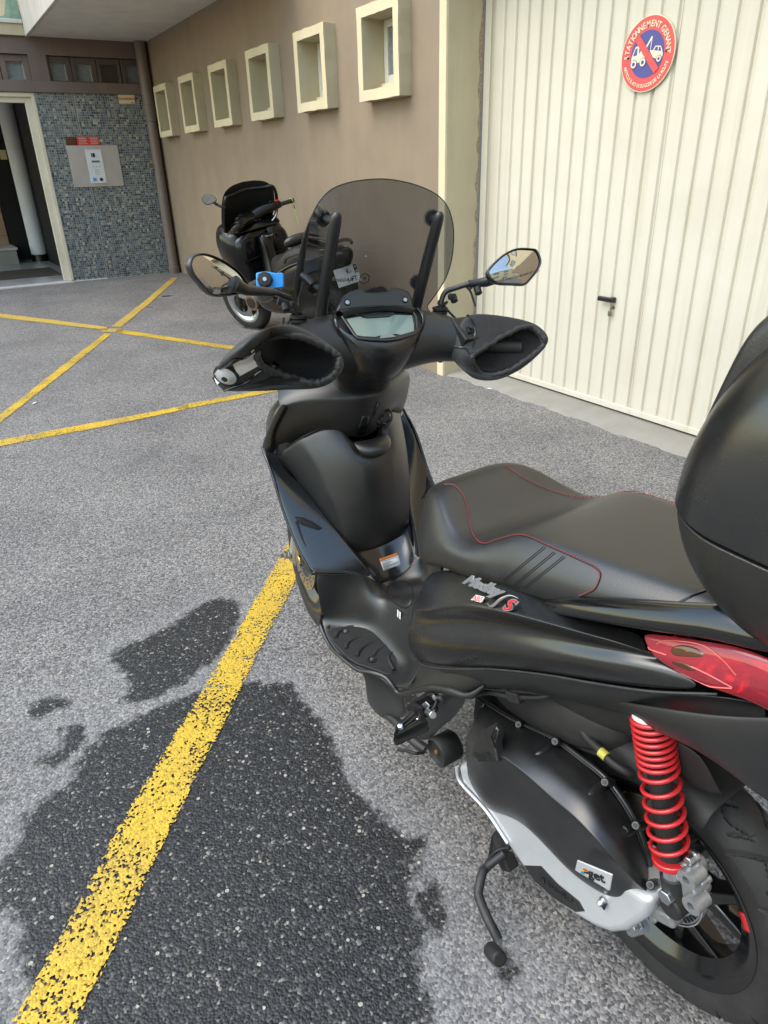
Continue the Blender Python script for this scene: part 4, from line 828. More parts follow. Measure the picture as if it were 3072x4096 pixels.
# ---------------- rear shock absorber
p0,p1=Vector((0.003,0.128,0.7)),Vector((-0.068,0.128,0.466)); ax=(p1-p0).normalized(); L=(p1-p0).length
sh=cyl('shock_absorber',p0,p1+ax*.02,.0175,'dusty_black',S,n=24)
e1=ax.cross(Vector((1,0,0))).normalized(); e2=ax.cross(e1); pts=[]
turn=14.2; NN=int(turn*22)
def zpos(t):       # first seven turns close together
    k=t*turn; return (k*.0105 if k<8 else 8*.0105+(k-8)*(L-8*.0105-.006)/(turn-8))
for k in range(NN+1):
    t=k/NN; a=2*math.pi*turn*t; pts.append(p0+ax*zpos(t)+(e1*math.cos(a)+e2*math.sin(a))*.0275)
tube('spring',pts,.0035,'spring_red',sh,n=10)
cyl('spring_seat',p1-ax*.002,p1+ax*.008,.0285,'spring_red',sh,n=28,bevel=.002); cyl('collar',p1+ax*.008,p1+ax*.03,.0195,'chrome',sh,r2=.0185,n=28); cyl('rubber_bush',p1+ax*.028,p1+ax*.075,.0205,'rubber',sh,r2=.020,n=28,bevel=.004)
bm_=p1+ax*.082; cyl('lower_eye',bm_-Vector((0,.026,0)),bm_+Vector((0,.02,0)),.020,'rubber',sh,n=28,bevel=.004)
cyl('spring_cap',p0-ax*.006,p0+ax*.001,.027,'label_white',sh,n=28)
# ---------------- hugger, rear under-tail side, inner mudguard
HG=[[(0.082,0.135,0.68),(0.022,0.15,0.722),(-0.047,0.158,0.767),(-0.103,0.158,0.8),(-0.16,0.15,0.838),(-0.205,0.14,0.869)],
[(0.069,0.132,0.677),(0.008,0.152,0.714),(-0.053,0.162,0.751),(-0.11,0.162,0.778),(-0.171,0.15,0.786),(-0.217,0.14,0.814)],
[(0.048,0.13,0.673),(-0.001,0.148,0.705),(-0.055,0.158,0.736),(-0.12,0.155,0.744),(-0.178,0.14,0.723),(-0.229,0.13,0.738)],
[(0.036,0.125,0.668),(-0.014,0.14,0.692),(-0.048,0.145,0.71),(-0.116,0.145,0.724),(-0.177,0.13,0.695),(-0.231,0.12,0.704)]]
grid('tail_side',HG,'matte_black',S,sub=2,solid=.006); grid('tail_side',mir(HG),'matte_black',S,sub=2,solid=.006)
fl=[]
for k in range(6):
    a=R(48+12*k); r_=.298
    fl.append([(r_*math.cos(a)*.98-.0,yy,.266+(r_+dz)*math.sin(a)) for yy,dz in ((.088,-.05),(.085,-.012),(.055,.0),(0,.004),(-.055,0),(-.085,-.012),(-.088,-.05))])
grid('mudguard',fl,'dusty_black',S,sub=2,solid=.004)
grid('hugger_flap',[[(0.019,0.1,0.645),(-0.019,0.11,0.667),(-0.069,0.11,0.677)],[(0.001,0.1,0.628),(-0.034,0.105,0.639),(-0.082,0.1,0.651)],[(-0.022,0.09,0.594),(-0.059,0.095,0.592),(-0.097,0.09,0.619)],[(-0.028,0.08,0.58),(-0.06,0.085,0.579),(-0.097,0.08,0.601)],[(-0.019,0.06,0.564),(-0.05,0.06,0.556),(-0.089,0.06,0.585)]],'dusty_black',S,sub=2,solid=.004)
# dark chassis mass under the seat so nothing shows through
grid('frame_cover',[ell((.40,0,.50),.10,.10,16,3,'X'),ell((.30,0,.56),.115,.10,16,3,'X'),ell((.15,0,.62),.115,.10,16,3,'X'),ell((-.05,0,.70),.10,.08,16,3,'X'),ell((-.25,0,.76),.08,.07,16,3,'X')],'dusty_black',S,cv=True,cap=True,sub=2)
grid('engine_block',[ell((.50,0,.30),.09,.10,14,3,'X'),ell((.40,0,.34),.10,.12,14,3,'X'),ell((.25,0,.36),.10,.11,14,3,'X'),ell((.12,0,.38),.08,.08,14,3,'X')],'dusty_black',S,cv=True,cap=True,sub=2)
grid('air_box',[ell((.42,.02,.47),.09,.05,14,3,'X'),ell((.30,.03,.50),.10,.07,14,3,'X'),ell((.16,.03,.53),.09,.065,14,3,'X'),ell((.06,.03,.56),.06,.04,14,3,'X')],'dusty_black',S,cv=True,cap=True,sub=2)
# hoses
tube('hose',[(0.387,0.15,0.463),(0.338,0.15,0.508),(0.276,0.15,0.543),(0.246,0.15,0.564),(0.205,0.14,0.591),(0.195,0.12,0.596)],.0055,'rubber',S,n=8,smooth=6)
tube('hose',[(0.354,0.15,0.511),(0.288,0.15,0.551),(0.22,0.15,0.595),(0.195,0.13,0.605),(0.212,0.1,0.585)],.0055,'gloss_black',S,n=8,smooth=6)
box('hose_clip',(0.262,0.152,0.556),(.034,.016,.022),'rubber',S,rot=Matrix.Rotation(R(25),3,'Y'),bevel=.003)
tube('brake_hose',[(0.155,0.1,0.55),(0.133,0.105,0.537),(0.096,0.11,0.538),(0.073,0.11,0.532),(0.047,0.1,0.525),(0.041,0.08,0.513)],.0075,'rubber',S,n=10,smooth=6)
tube('hose_band',[(0.095,0.112,0.538),(0.081,0.112,0.537)],.0085,'wire_yellow',S,n=10)
# ---------------- body side panel (left) and mirror copy
SP=[[(0.576,0.125,0.648),(0.585,0.135,0.607),(0.602,0.145,0.562),(0.615,0.15,0.515),(0.625,0.155,0.458),(0.607,0.152,0.422)],
[(0.515,0.138,0.694),(0.497,0.165,0.669),(0.498,0.18,0.62),(0.506,0.182,0.584),(0.505,0.19,0.54),(0.513,0.175,0.469)],
[(0.451,0.146,0.733),(0.415,0.178,0.721),(0.396,0.196,0.699),(0.407,0.19,0.655),(0.39,0.205,0.62),(0.403,0.185,0.541)],
[(0.358,0.153,0.775),(0.319,0.182,0.769),(0.288,0.202,0.759),(0.3,0.192,0.715),(0.277,0.208,0.685),(0.28,0.188,0.626)],
[(0.264,0.155,0.799),(0.219,0.18,0.799),(0.182,0.199,0.798),(0.188,0.189,0.762),(0.164,0.203,0.743),(0.161,0.183,0.694)],
[(0.165,0.152,0.807),(0.131,0.172,0.811),(0.097,0.188,0.82),(0.099,0.178,0.79),(0.073,0.19,0.782),(0.063,0.172,0.739)],
[(0.084,0.145,0.821),(0.062,0.16,0.826),(0.038,0.174,0.832),(0.036,0.166,0.812),(0.014,0.174,0.807),(-0.016,0.158,0.775)],
[(0.03,0.138,0.836),(0.015,0.146,0.83),(0.002,0.15,0.823),(-0.008,0.148,0.818),(-0.026,0.147,0.818),(-0.087,0.13,0.808)]]
for i_,r in enumerate(SP):
    k_=(.3,.8,1,1,1,1,.7,.3)[i_]
    r[2]=(r[2][0],r[2][1]+.006*k_,r[2][2]+.001*k_); r[3]=(r[3][0],r[3][1]-.012*k_,r[3][2]-.004*k_); r[4]=(r[4][0],r[4][1]+.004*k_,r[4][2])
SP=tight(SP,2,.22)
for rows in (SP,mir(SP)): grid('side_panel',rows,'satin_black',S,sub=3,solid=.004)
for s_ in (1,-1): tube('panel_gap',[(r[-1][0],s_*(r[-1][1]+.001),r[-1][2]-.002) for r in SP],.0022,'stand_steel',S,n=6,smooth=4)
# lower skirt strip beneath it
SK=[[(0.478,0.178,0.488),(0.407,0.182,0.536),(0.285,0.184,0.62),(0.163,0.18,0.69),(0.066,0.168,0.734),(-0.015,0.155,0.771),(-0.086,0.127,0.805),(-0.135,0.1,0.811)],
[(0.445,0.172,0.488),(0.362,0.176,0.533),(0.268,0.176,0.594),(0.151,0.17,0.662),(0.061,0.155,0.704),(-0.018,0.145,0.749),(-0.086,0.12,0.779),(-0.136,0.095,0.792)],
[(0.442,0.15,0.453),(0.374,0.155,0.499),(0.284,0.15,0.561),(0.167,0.14,0.62),(0.077,0.125,0.649),(-0.002,0.115,0.691),(-0.077,0.095,0.733),(-0.131,0.075,0.753)]]
for rows in (SK,mir(SK)): grid('side_skirt',rows,'matte_black',S,sub=2,solid=.004)
# name on the panel
ex=Vector((0.241,0.19,0.787))-Vector((0.363,0.186,0.742)); bc=Vector((0.304,0.187,0.775)); eyv=Vector((0.38,0.178,0.75))-Vector((0.383,0.187,0.729))
XF=frame3(bc+Vector((0,.004,.004)),ex,eyv)
v,f=textm('Medley',.033,.0012,shear=.9,offset=.0014,spacing=.92,bevel=.0005); ly=link('badge',mesh('badge',[T(Vector((p.x*1.18-.014,p.y*.78+.0-p.x*.10,p.z))) for p in v],f),'chrome',S,smooth=False)
v,f=textm('S',.034,.001,shear=.6,offset=.0022); link('letter_edge',mesh('letter_edge',[T(Vector((p.x*1.3+.066,p.y*.8-.022,p.z))) for p in v],f),'chrome',ly,smooth=False)
v,f=textm('S',.034,.002,shear=.6,offset=.0004); link('letter',mesh('letter',[T(Vector((p.x*1.3+.066,p.y*.8-.022,p.z))) for p in v],f),'badge_red',ly,smooth=False)
tube('flourish',[(.016,-.020,0),(.030,-.022,.001),(.048,-.008,.001),(.070,.002,0),(.092,.001,0)],[.002,.0035,.003,.002,.0008],'chrome',ly,n=8,smooth=5)
v,f=textm('ABS',.0125,.001,shear=.5,offset=.0012); link('letter_edge',mesh('letter_edge',[T(Vector((p.x*1.3-.016,p.y-.020,p.z))) for p in v],f),'label_white',ly,smooth=False)
v,f=textm('ABS',.0125,.0016,shear=.5,offset=0); link('letter',mesh('letter',[T(Vector((p.x*1.3-.016,p.y-.020,p.z))) for p in v],f),'badge_red',ly,smooth=False)
XF=None
# ---------------- seat
ST=[(.655,.045,.665,.062,.70,.05,.745,.752),(.63,.085,.655,.102,.71,.078,.79,.806),(.59,.115,.662,.130,.72,.10,.828,.843),(.545,.138,.69,.150,.745,.118,.84,.848),(.49,.152,.722,.166,.768,.137,.825,.826),(.43,.16,.742,.174,.785,.152,.806,.802),(.375,.160,.757,.172,.795,.150,.815,.808),(.325,.157,.768,.167,.806,.138,.848,.846),(.28,.155,.779,.163,.82,.133,.873,.874),(.20,.152,.80,.158,.84,.130,.882,.886),(.10,.14,.825,.146,.86,.122,.892,.897),(.0,.118,.852,.125,.878,.106,.90,.904),(-.09,.085,.875,.092,.89,.08,.905,.908),(-.13,.05,.885,.055,.893,.045,.902,.904)]
rows=[]
for X,wb,zb,wm,zm,we,ze,zt in ST:
    h=[(X,wb*.9,zb+.001),(X,wb,zb+.004),(X,(wb+wm)/2+.004,(zb*.6+zm*.4)),(X,wm,zm),(X,(wm+we)/2+.004,(zm+ze)/2),(X,we,ze),(X,we*.9,ze+(zt-ze)*.55+.002),(X,we*.62,zt),(X,we*.3,zt),(X,0,zt)]
    rows.append(h)
rows.insert(0,[(.667,p[1]*.25,p[2]*.55+.70*.45) for p in rows[0]]); rows.append([(-.145,p[1]*.3,p[2]*.5+.893*.5) for p in rows[-1]])
seat=grid('seat',full(rows),'seat_vinyl',S,sub=3,solid=.006)
bt=bvh(seat)
STI=[(0.537,0.1,0.864),(0.494,0.108,0.88),(0.455,0.118,0.878),(0.426,0.13,0.865),(0.409,0.138,0.841),(0.381,0.148,0.83),(0.354,0.15,0.832),(0.324,0.145,0.852),(0.289,0.135,0.873),(0.261,0.13,0.879),(0.227,0.132,0.883),(0.187,0.132,0.887),(0.146,0.13,0.889),(0.125,0.13,0.889),(0.117,0.13,0.881),(0.117,0.138,0.862),(0.128,0.142,0.849),(0.14,0.145,0.838)]
C=cr(STI,14); C=[rc(bt,p,.0006) for p in C]
tube('stitch_seam',C,.0016,'seat_vinyl',seat,n=6)
parts=[]
for i in range(0,len(C)-2,2): parts.append(tubem([C[i]+Vector((0,.0006,.0016)),C[i+1]+Vector((0,.0006,.0016))],.00115,5))
join('stitching',parts,'thread_red',seat)
C2=[snap(bt,(p.x,-p.y,p.z),.0006) for p in C]; parts=[]
for i in range(0,len(C2)-2,2): parts.append(tubem([C2[i]+Vector((0,-.0006,.0016)),C2[i+1]+Vector((0,-.0006,.0016))],.00115,5))
join('stitching',parts,'thread_red',seat)
for a,b in (((0.222,0.14,0.885),(0.299,0.155,0.788)),((0.201,0.14,0.885),(0.272,0.155,0.793)),((0.181,0.14,0.887),(0.247,0.155,0.801))):
    for dd in (0,.004): tube('pressed_line',[rc(bt,Vector(a).lerp(Vector(b),t/10)+Vector((-dd,0,0)),.0) for t in range(11)],.0010,'deep_black',seat,n=5)
C=[rc(bt,p,.0005) for p in cr([(0.019,0.11,0.869),(0.001,0.105,0.889),(-0.014,0.1,0.906),(-0.032,0.095,0.923)],8)]; tube('stitch_seam',C,.0016,'gloss_black',seat,n=6)
# ---------------- grab rail
GR=[(0.216,0.152,0.786),(0.174,0.158,0.81),(0.108,0.16,0.842),(0.029,0.158,0.876),(-0.042,0.152,0.906),(-0.077,0.145,0.921),(-0.131,0.135,0.934),(-0.18,0.11,0.942)]
secs=[]; 
for i,(p,w_,h_) in enumerate(zip(GR,(.007,.016,.022,.024,.024,.025,.028,.028),(.009,.016,.020,.022,.023,.024,.026,.026))):
    secs.append([(p[0],p[1]+yy*w_,p[2]+zz*h_) for yy,zz in ((-1.3,.55),(-.3,1.0),(.45,.72),(1.0,-.25),(.7,-.9),(-.6,-.8))])
for rw_ in (secs,mir(secs)): grid('grab_rail',rw_,'gloss_black',S,cv=True,cap=True,sub=3)
grid('rack_plate',[ell((-.10,0,.905),.09,.012,12,3,'X'),ell((-.2,0,.915),.11,.014,12,3,'X'),ell((-.38,0,.92),.09,.012,12,3,'X')],'matte_black',S,cv=True,cap=True,sub=2)
# ---------------- tail unit: lamp and tail core
LT=[[(0.031,0.139,0.836),(-0.017,0.142,0.86),(-0.079,0.138,0.886),(-0.132,0.125,0.901),(-.24,.10,.86),(-.33,.05,.855),(-.36,0,.85)],
[(0.014,0.148,0.832),(-0.03,0.152,0.852),(-0.088,0.148,0.873),(-0.139,0.133,0.887),(-.25,.105,.835),(-.345,.055,.83),(-.375,0,.825)],
[(0.002,0.151,0.823),(-0.037,0.154,0.838),(-0.092,0.148,0.851),(-0.144,0.132,0.865),(-.25,.103,.81),(-.345,.053,.80),(-.375,0,.795)],
[(-0.024,0.147,0.818),(-0.059,0.145,0.819),(-0.094,0.138,0.819),(-0.144,0.12,0.826),(-.24,.095,.78),(-.33,.05,.772),(-.36,0,.768)]]
grid('tail_lamp',[list(r)+[(p[0],-p[1],p[2]) for p in reversed(r[:-1])] for r in LT],'red_lens',S,sub=3,solid=.003)
tl=[o for o in S.children if o.name.startswith('tail_lamp')][0]
grid('reflector',[[(p[0]-.004,p[1]*.80,(p[2]-.815)*.72+.812+(.005 if j%2 else -.005)) for j,p in enumerate(r)] for r in LT],'lamp_reflector',tl,sub=1,solid=.001)
for q in ((-0.038,0.133,0.844),(-0.093,0.125,0.846)): lathe('bulb_bowl',[(.0,-.012),(.012,-.010),(.022,.0),(.026,.008)],'lamp_reflector',tl,c=q,axis=(-.25,1,.2),n=24); 
lathe('indicator_bulb',[(0,.012),(.006,.009),(.008,0),(.006,-.008),(0,-.01)],'amber',tl,c=(-0.033,0.13,0.84),axis=(-.25,1,.2),n=16)
tlt=bvh(tl)
def lampp(name,pts,mat,off=.0012):
    cc=sum((Vector(p) for p in pts),Vector())/len(pts); rows=[[tuple(rc(tlt,cc+(Vector(p)-cc)*t,off if t<1 else 0)) for p in pts] for t in (1,.94,.5,.02)]
    return grid(name,rows,mat,tl,cv=True,sub=1,solid=0)
lampp('indicator_lens',[(-0.018,0.145,0.838),(-0.027,0.145,0.854),(-0.044,0.145,0.864),(-0.059,0.143,0.867),(-0.07,0.142,0.862),(-0.061,0.142,0.853),(-0.046,0.144,0.846),(-0.03,0.146,0.836)],'amber_dark')
lampp('indicator_lens',[(-0.021,0.147,0.824),(-0.037,0.147,0.836),(-0.055,0.146,0.837),(-0.063,0.144,0.834),(-0.055,0.144,0.828),(-0.035,0.146,0.824)],'amber_dark')
for pts_ in ([(-0,0.145,0.838),(-0.017,0.145,0.854),(-0.06,0.142,0.873),(-0.088,0.14,0.868),(-0.107,0.136,0.854)],[(-0.034,0.146,0.816),(-0.056,0.142,0.813),(-0.079,0.138,0.817),(-0.103,0.13,0.827)],[(-0.054,0.145,0.836),(-0.077,0.14,0.835),(-0.104,0.132,0.83)],[(0.011,0.146,0.823),(-0.004,0.147,0.828),(-0.018,0.147,0.832)]):
    tube('lens_highlight',[rc(tlt,p,.0004) for p in cr(pts_,6)],.0010,'lens_bright',tl,n=6)  # bright lines drawn as highlights on the lens
grid('tail_core',[ell((.05,0,.79),.11,.06,14,3,'X'),ell((-.10,0,.80),.10,.055,14,3,'X'),ell((-.24,0,.80),.075,.04,14,3,'X'),ell((-.31,0,.81),.04,.025,14,3,'X')],'deep_black',S,cv=True,cap=True,sub=2)
# ---------------- top box
tb=empty('luggage_case',(0,0,0)); tb.matrix_world=S.matrix_world; tag(tb,'large black luggage case behind seat of front scooter, cut by right edge','luggage case')
def rrect(z,xf,xr,b,r_,n=6):
    r_=min(r_,b*.95,(xf-xr)/2*.95); out=[]
    for cx,cy,a0 in ((xf-r_,b-r_,0),(xr+r_,b-r_,90),(xr+r_,-b+r_,180),(xf-r_,-b+r_,270)):
        for k in range(n+1): a=R(a0+90*k/n); out.append((cx+r_*math.cos(a),cy+r_*math.sin(a),z))
    return out
LO=[(.893,-.14,-.38,.09,.06),(.90,-.095,-.42,.125,.08),(.925,-.045,-.445,.155,.10),(.96,-.005,-.46,.178,.12),(1.0,.020,-.47,.192,.13),(1.04,.028,-.475,.198,.13),(1.048,.028,-.475,.1985,.13),(1.0485,.028,-.475,.198,.13)]
UP_=[(1.0515,.030,-.475,.199,.13),(1.052,.031,-.476,.2,.13),(1.06,.031,-.477,.2,.13),(1.09,.028,-.478,.2,.13),(1.13,.020,-.475,.197,.13),(1.19,.000,-.468,.188,.13),(1.235,-.024,-.455,.170,.12),(1.272,-.05,-.435,.148,.11),(1.292,-.09,-.40,.115,.09),(1.299,-.14,-.36,.07,.06)]
lo=grid('case_base',[rrect(*q) for q in LO],'grain_black',tb,cv=True,cap=True,sub=2); up_=grid('case_lid',[rrect(*q) for q in UP_],'satin_black',tb,cv=True,cap=True,sub=2)
grid('lid_rim',[rrect(1.046,.024,-.471,.194,.13),rrect(1.054,.024,-.471,.194,.13)],'deep_black',tb,cv=True,cap=True,sub=1)
pad=[]
for yy,k_ in ((-.12,.2),(-.105,.8),(-.06,1.5),(0,1.7),(.06,1.5),(.105,.8),(.12,.2)):
    pad.append([(x+.0,yy,z) for x,z in ((-.095,1.284+.014*k_),(-.055,1.276+.014*k_),(-.032+.012*k_,1.248+.010*k_),(-.014+.012*k_,1.19),(.004+.012*k_,1.13),(.010+.010*k_,1.09),(.0,1.08),(-.03,1.12),(-.05,1.2),(-.09,1.24))])
grid('backrest_pad',pad,'seat_vinyl',tb,cv=True,cap=True,sub=2)
box('latch',(-.478,0,1.04),(.02,.07,.05),'gloss_black',tb,bevel=.006)
# ---------------- floor: footboards, tunnel, footwell front
FZB=.305
def half(rows): return full(rows)
FL=[  # outer edge -> centre ; rows from the footwell top to the rear
[(.975,.205,.485),(.945,.165,.487),(.925,.125,.485),(.905,.085,.462),(.925,.05,.412),(.945,.02,.388),(.95,0,.382)],
[(.965,.208,.44),(.955,.165,.43),(.935,.125,.43),(.895,.09,.43),(.895,.055,.40),(.905,.02,.384),(.908,0,.38)],
[(.968,.205,.37),(.955,.165,.355),(.925,.125,.37),(.875,.095,.395),(.86,.062,.402),(.86,.025,.398),(.86,0,.395)],
[(.985,.196,.325),(.95,.165,.312),(.90,.108,.312),(.85,.088,.345),(.825,.066,.41),(.815,.03,.428),(.812,0,.43)],
[(.935,.216,.306),(.90,.175,.304),(.85,.110,.305),(.80,.09,.34),(.775,.072,.42),(.77,.035,.452),(.768,0,.456)],
[(.855,.226,.302),(.83,.178,.302),(.79,.112,.303),(.75,.092,.34),(.725,.076,.435),(.72,.038,.482),(.718,0,.488)],
[(.775,.215,.302),(.755,.172,.302),(.73,.112,.304),(.70,.095,.35),(.685,.08,.455),(.68,.042,.52),(.678,0,.53)],
[(.715,.185,.305),(.70,.16,.305),(.685,.115,.308),(.665,.1,.365),(.655,.088,.48),(.65,.045,.56),(.648,0,.575)],
[(.645,.18,.314),(.632,.165,.326),(.622,.15,.342),(.612,.13,.40),(.62,.1,.50),(.63,.05,.575),(.63,0,.59)],
[(.585,.180,.350),(.575,.168,.375),(.568,.155,.40),(.565,.145,.45),(.58,.12,.53),(.6,.06,.59),(.6,0,.60)]]
floor=grid('floor_panel',full(FL),'grain_black',S,sub=3,solid=.005)
# rolled outer edge of the footboard continuing back along the lower side
ED=[(0.967,0.203,0.351),(0.976,0.205,0.308),(0.905,0.216,0.291),(0.826,0.222,0.304),(0.751,0.218,0.315),(0.701,0.205,0.334),(0.67,0.19,0.335),(0.647,0.185,0.326),(0.624,0.18,0.312),(0.581,0.18,0.345),(0.527,0.182,0.395),(0.472,0.188,0.443),(0.406,0.19,0.484),(0.354,0.185,0.507),(0.326,0.17,0.544)]
for sgn in (1,-1): tube('floor_edge',[(p[0],p[1]*sgn,p[2]) for p in ED],[.004,.006,.006,.006,.006,.006,.006,.006,.006,.006,.007,.008,.009,.007,.003],'grain_black',S,n=12,smooth=5)
# lower side fairing below the edge, front part and rear bracket cover
LF=[[(0.75,0.212,0.311),(0.711,0.2,0.324),(0.679,0.185,0.324),(0.643,0.175,0.303),(0.6,0.175,0.326)],
[(0.748,0.2,0.284),(0.713,0.188,0.283),(0.684,0.178,0.279),(0.651,0.172,0.265),(0.614,0.172,0.271)],
[(0.779,0.185,0.214),(0.743,0.175,0.207),(0.707,0.168,0.214),(0.67,0.163,0.216),(0.629,0.16,0.237)],
[(0.827,0.16,0.119),(0.78,0.155,0.109),(0.758,0.15,0.106),(0.717,0.15,0.159),(0.68,0.148,0.167)]]
for rw_ in (LF,mir(LF)): grid('lower_fairing',rw_,'matte_black',S,sub=2,solid=.005)
BK0=[[(0.67,0.13,0.358),(0.643,0.142,0.346),(0.601,0.165,0.339),(0.599,0.176,0.321)],
[(0.592,0.15,0.406),(0.565,0.162,0.403),(0.528,0.178,0.41),(0.515,0.184,0.401)],
[(0.475,0.178,0.491),(0.469,0.18,0.475),(0.465,0.186,0.462),(0.469,0.19,0.441)],
[(0.395,0.182,0.546),(0.39,0.186,0.524),(0.393,0.19,0.509),(0.406,0.19,0.479)],
[(0.332,0.18,0.577),(0.329,0.182,0.559),(0.347,0.182,0.526),(0.365,0.182,0.496)],
[(0.31,0.175,0.569),(0.32,0.172,0.552),(0.339,0.168,0.524),(0.357,0.165,0.497)]]
BK=[[(r[0][0],r[0][1]-.03,r[0][2]+.03),(r[0][0],r[0][1]-.006,r[0][2]+.012)]+r[1:] for r in BK0]
for rw_ in (BK,mir(BK)): grid('rear_floor_cover',rw_,'grain_black',S,sub=3,solid=.005)
BR_=[[(0.612,0.17,0.267),(0.555,0.178,0.348),(0.487,0.184,0.425),(0.411,0.186,0.473),(0.36,0.18,0.498)],
[(0.612,0.165,0.23),(0.552,0.168,0.308),(0.483,0.175,0.386),(0.427,0.178,0.43),(0.382,0.172,0.461)],
[(0.598,0.155,0.197),(0.545,0.158,0.256),(0.486,0.165,0.33),(0.45,0.168,0.367),(0.415,0.165,0.405)],
[(0.601,0.14,0.157),(0.559,0.14,0.195),(0.518,0.15,0.255),(0.487,0.155,0.305),(0.459,0.155,0.345)]]
for rw_ in (BR_,mir(BR_)): grid('peg_bracket_cover',rw_,'matte_black',S,sub=2,solid=.005)
lathe('bracket_plug',[(0,.016),(.008,.014),(.013,.006),(.014,-.004)],'matte_black',S,c=(0.45,0.178,0.426),axis=(0,1,.2),n=20)
prism('peg_recess',[(0.593,0.181,0.297),(0.525,0.184,0.38),(0.484,0.186,0.43),(0.462,0.186,0.428),(0.48,0.184,0.38),(0.531,0.182,0.333),(0.584,0.181,0.287)],(0,1,0),.012,'deep_black',S)
# exhaust header / cross tube below
tube('cross_tube',[(0.743,0.15,0.14),(0.695,0.15,0.15),(0.613,0.15,0.149),(0.582,0.14,0.142)],.013,'stand_steel',S,n=12)
tube('cable',[(0.613,0.2,0.151),(0.59,0.19,0.162),(0.563,0.18,0.17),(0.572,0.15,0.148)],.004,'rubber',S,n=8,smooth=5)
lathe('engine_mount',[(0,-.045),(.032,-.045),(.036,-.04),(.036,.008),(.033,.012),(.030,.004),(.028,.003),(0,.003)],'rubber',S,c=(0.513,0.145,0.199),axis=(0,1,0),n=32)
lathe('mount_bolt',[(0,.008),(.006,.008),(.0065,.003),(0,.003)],'rust',S,c=(0.517,0.147,0.197),axis='Y',n=6)
# rubber mat
MT=[(0.979,0.19,0.314),(0.947,0.205,0.314),(0.881,0.216,0.314),(0.805,0.215,0.314),(0.774,0.208,0.314),(0.747,0.193,0.314),(0.722,0.18,0.314),(0.702,0.171,0.314),(0.687,0.157,0.315),(0.688,0.133,0.31),(0.708,0.115,0.318),(0.732,0.1,0.32),(0.766,0.094,0.32),(0.831,0.093,0.322),(0.904,0.096,0.324),(0.946,0.142,0.318)]
for sgn in (1,-1):
    mt=prism('floor_mat',[(p[0],sgn*p[1],p[2]) for p in MT],(0,0,sgn*1),.008*sgn,'rubber',S,bevel=.002)
    for rib in ([(0.943,0.2,0.318),(0.956,0.182,0.318),(0.95,0.159,0.318)],[(0.896,0.203,0.318),(0.914,0.179,0.318),(0.911,0.139,0.318),(0.88,0.101,0.318)],[(0.84,0.202,0.318),(0.858,0.185,0.318),(0.863,0.153,0.318),(0.851,0.107,0.318)],[(0.796,0.195,0.318),(0.815,0.173,0.318),(0.822,0.14,0.318),(0.818,0.102,0.318)],[(0.773,0.159,0.318),(0.784,0.142,0.318),(0.787,0.118,0.318),(0.788,0.102,0.318)],[(0.697,0.146,0.318),(0.735,0.136,0.318),(0.75,0.125,0.318),(0.756,0.101,0.318)]):
        tube('mat_rib',[(p[0],sgn*p[1],p[2]-.003) for p in rib],.0055,'rubber',mt,n=8,smooth=6)
    for q in ((0.905,0.167,0.316),(0.763,0.17,0.316)):
        lathe('screw_well',[(.012,.0),(.012,.003),(.009,.003)],'deep_black',mt,c=(q[0],sgn*q[1],q[2]-.002),axis='Z',n=20); lathe('screw',[(0,.0035),(.005,.003),(.006,0)],'zinc',mt,c=(q[0],sgn*q[1],q[2]-.001),axis='Z',n=14)
# fuel lid on the tunnel
fb=bvh(floor); LIDP=[(0.854,0.06,0.428),(0.838,0.06,0.455),(0.812,0.055,0.478),(0.78,0.05,0.492),(0.75,0.05,0.494),(0.744,0.05,0.474),(0.749,0.055,0.445),(0.765,0.06,0.425),(0.799,0.06,0.413),(0.833,0.06,0.413)]
lc_=sum((Vector(p) for p in LIDP),Vector())/len(LIDP); LP_=cr(LIDP,3,True)
grid('fuel_lid',[[tuple(rc(fb,lc_+(p-lc_)*t,o_)) for p in LP_] for t,o_ in ((1,-.001),(.985,.0022),(.8,.003),(.4,.003),(.02,.003))],'matte_black',S,cv=True,sub=1,solid=0)
tube('lid_gap',[rc(fb,p,.0004) for p in LP_],.0016,'deep_black',S,n=6,closed=True)
for dx in (0,.010): 
    q=rc(fb,(0.761,0.08,0.42),.002); prism('white_tag',[q+Vector(o_) for o_ in ((.008-dx,.004,-.012),(-.001-dx,.006,-.012),(-.001-dx,.004,.008),(.008-dx,.002,.008))],(0,1,.3),.002,'label_white',S,bevel=.002)
# ---------------- leg shield
GV=[[(1.168,.197,.740),(1.112,.158,.792),(1.075,.112,.818),(1.05,.072,.826),(1.036,.056,.80),(1.022,.048,.782),(1.01,0,.775)],
[(1.152,.190,.744),(1.085,.148,.802),(1.05,.104,.828),(1.028,.068,.836),(1.020,.052,.806),(1.0,.046,.785),(.985,0,.78)],
[(1.120,.166,.694),(1.038,.132,.742),(1.008,.10,.762),(.985,.068,.770),(.972,.052,.758),(.962,.04,.745),(.955,0,.738)],
[(1.09,.144,.635),(1.004,.118,.664),(.984,.094,.675),(.968,.066,.678),(.961,.05,.677),(.955,.035,.675),(.95,0,.672)],
[(1.04,.120,.572),(.986,.104,.580),(.972,.084,.588),(.963,.06,.59),(.959,.045,.589),(.957,.03,.588),(.955,0,.585)],
[(.992,.103,.522),(.982,.092,.514),(.977,.076,.507),(.976,.055,.50),(.978,.042,.496),(.98,.028,.492),(.982,0,.488)],
[(1.0,.105,.512),(.994,.094,.502),(.99,.078,.495),(.99,.056,.488),(.991,.042,.485),(.992,.028,.481),(.994,0,.478)]]
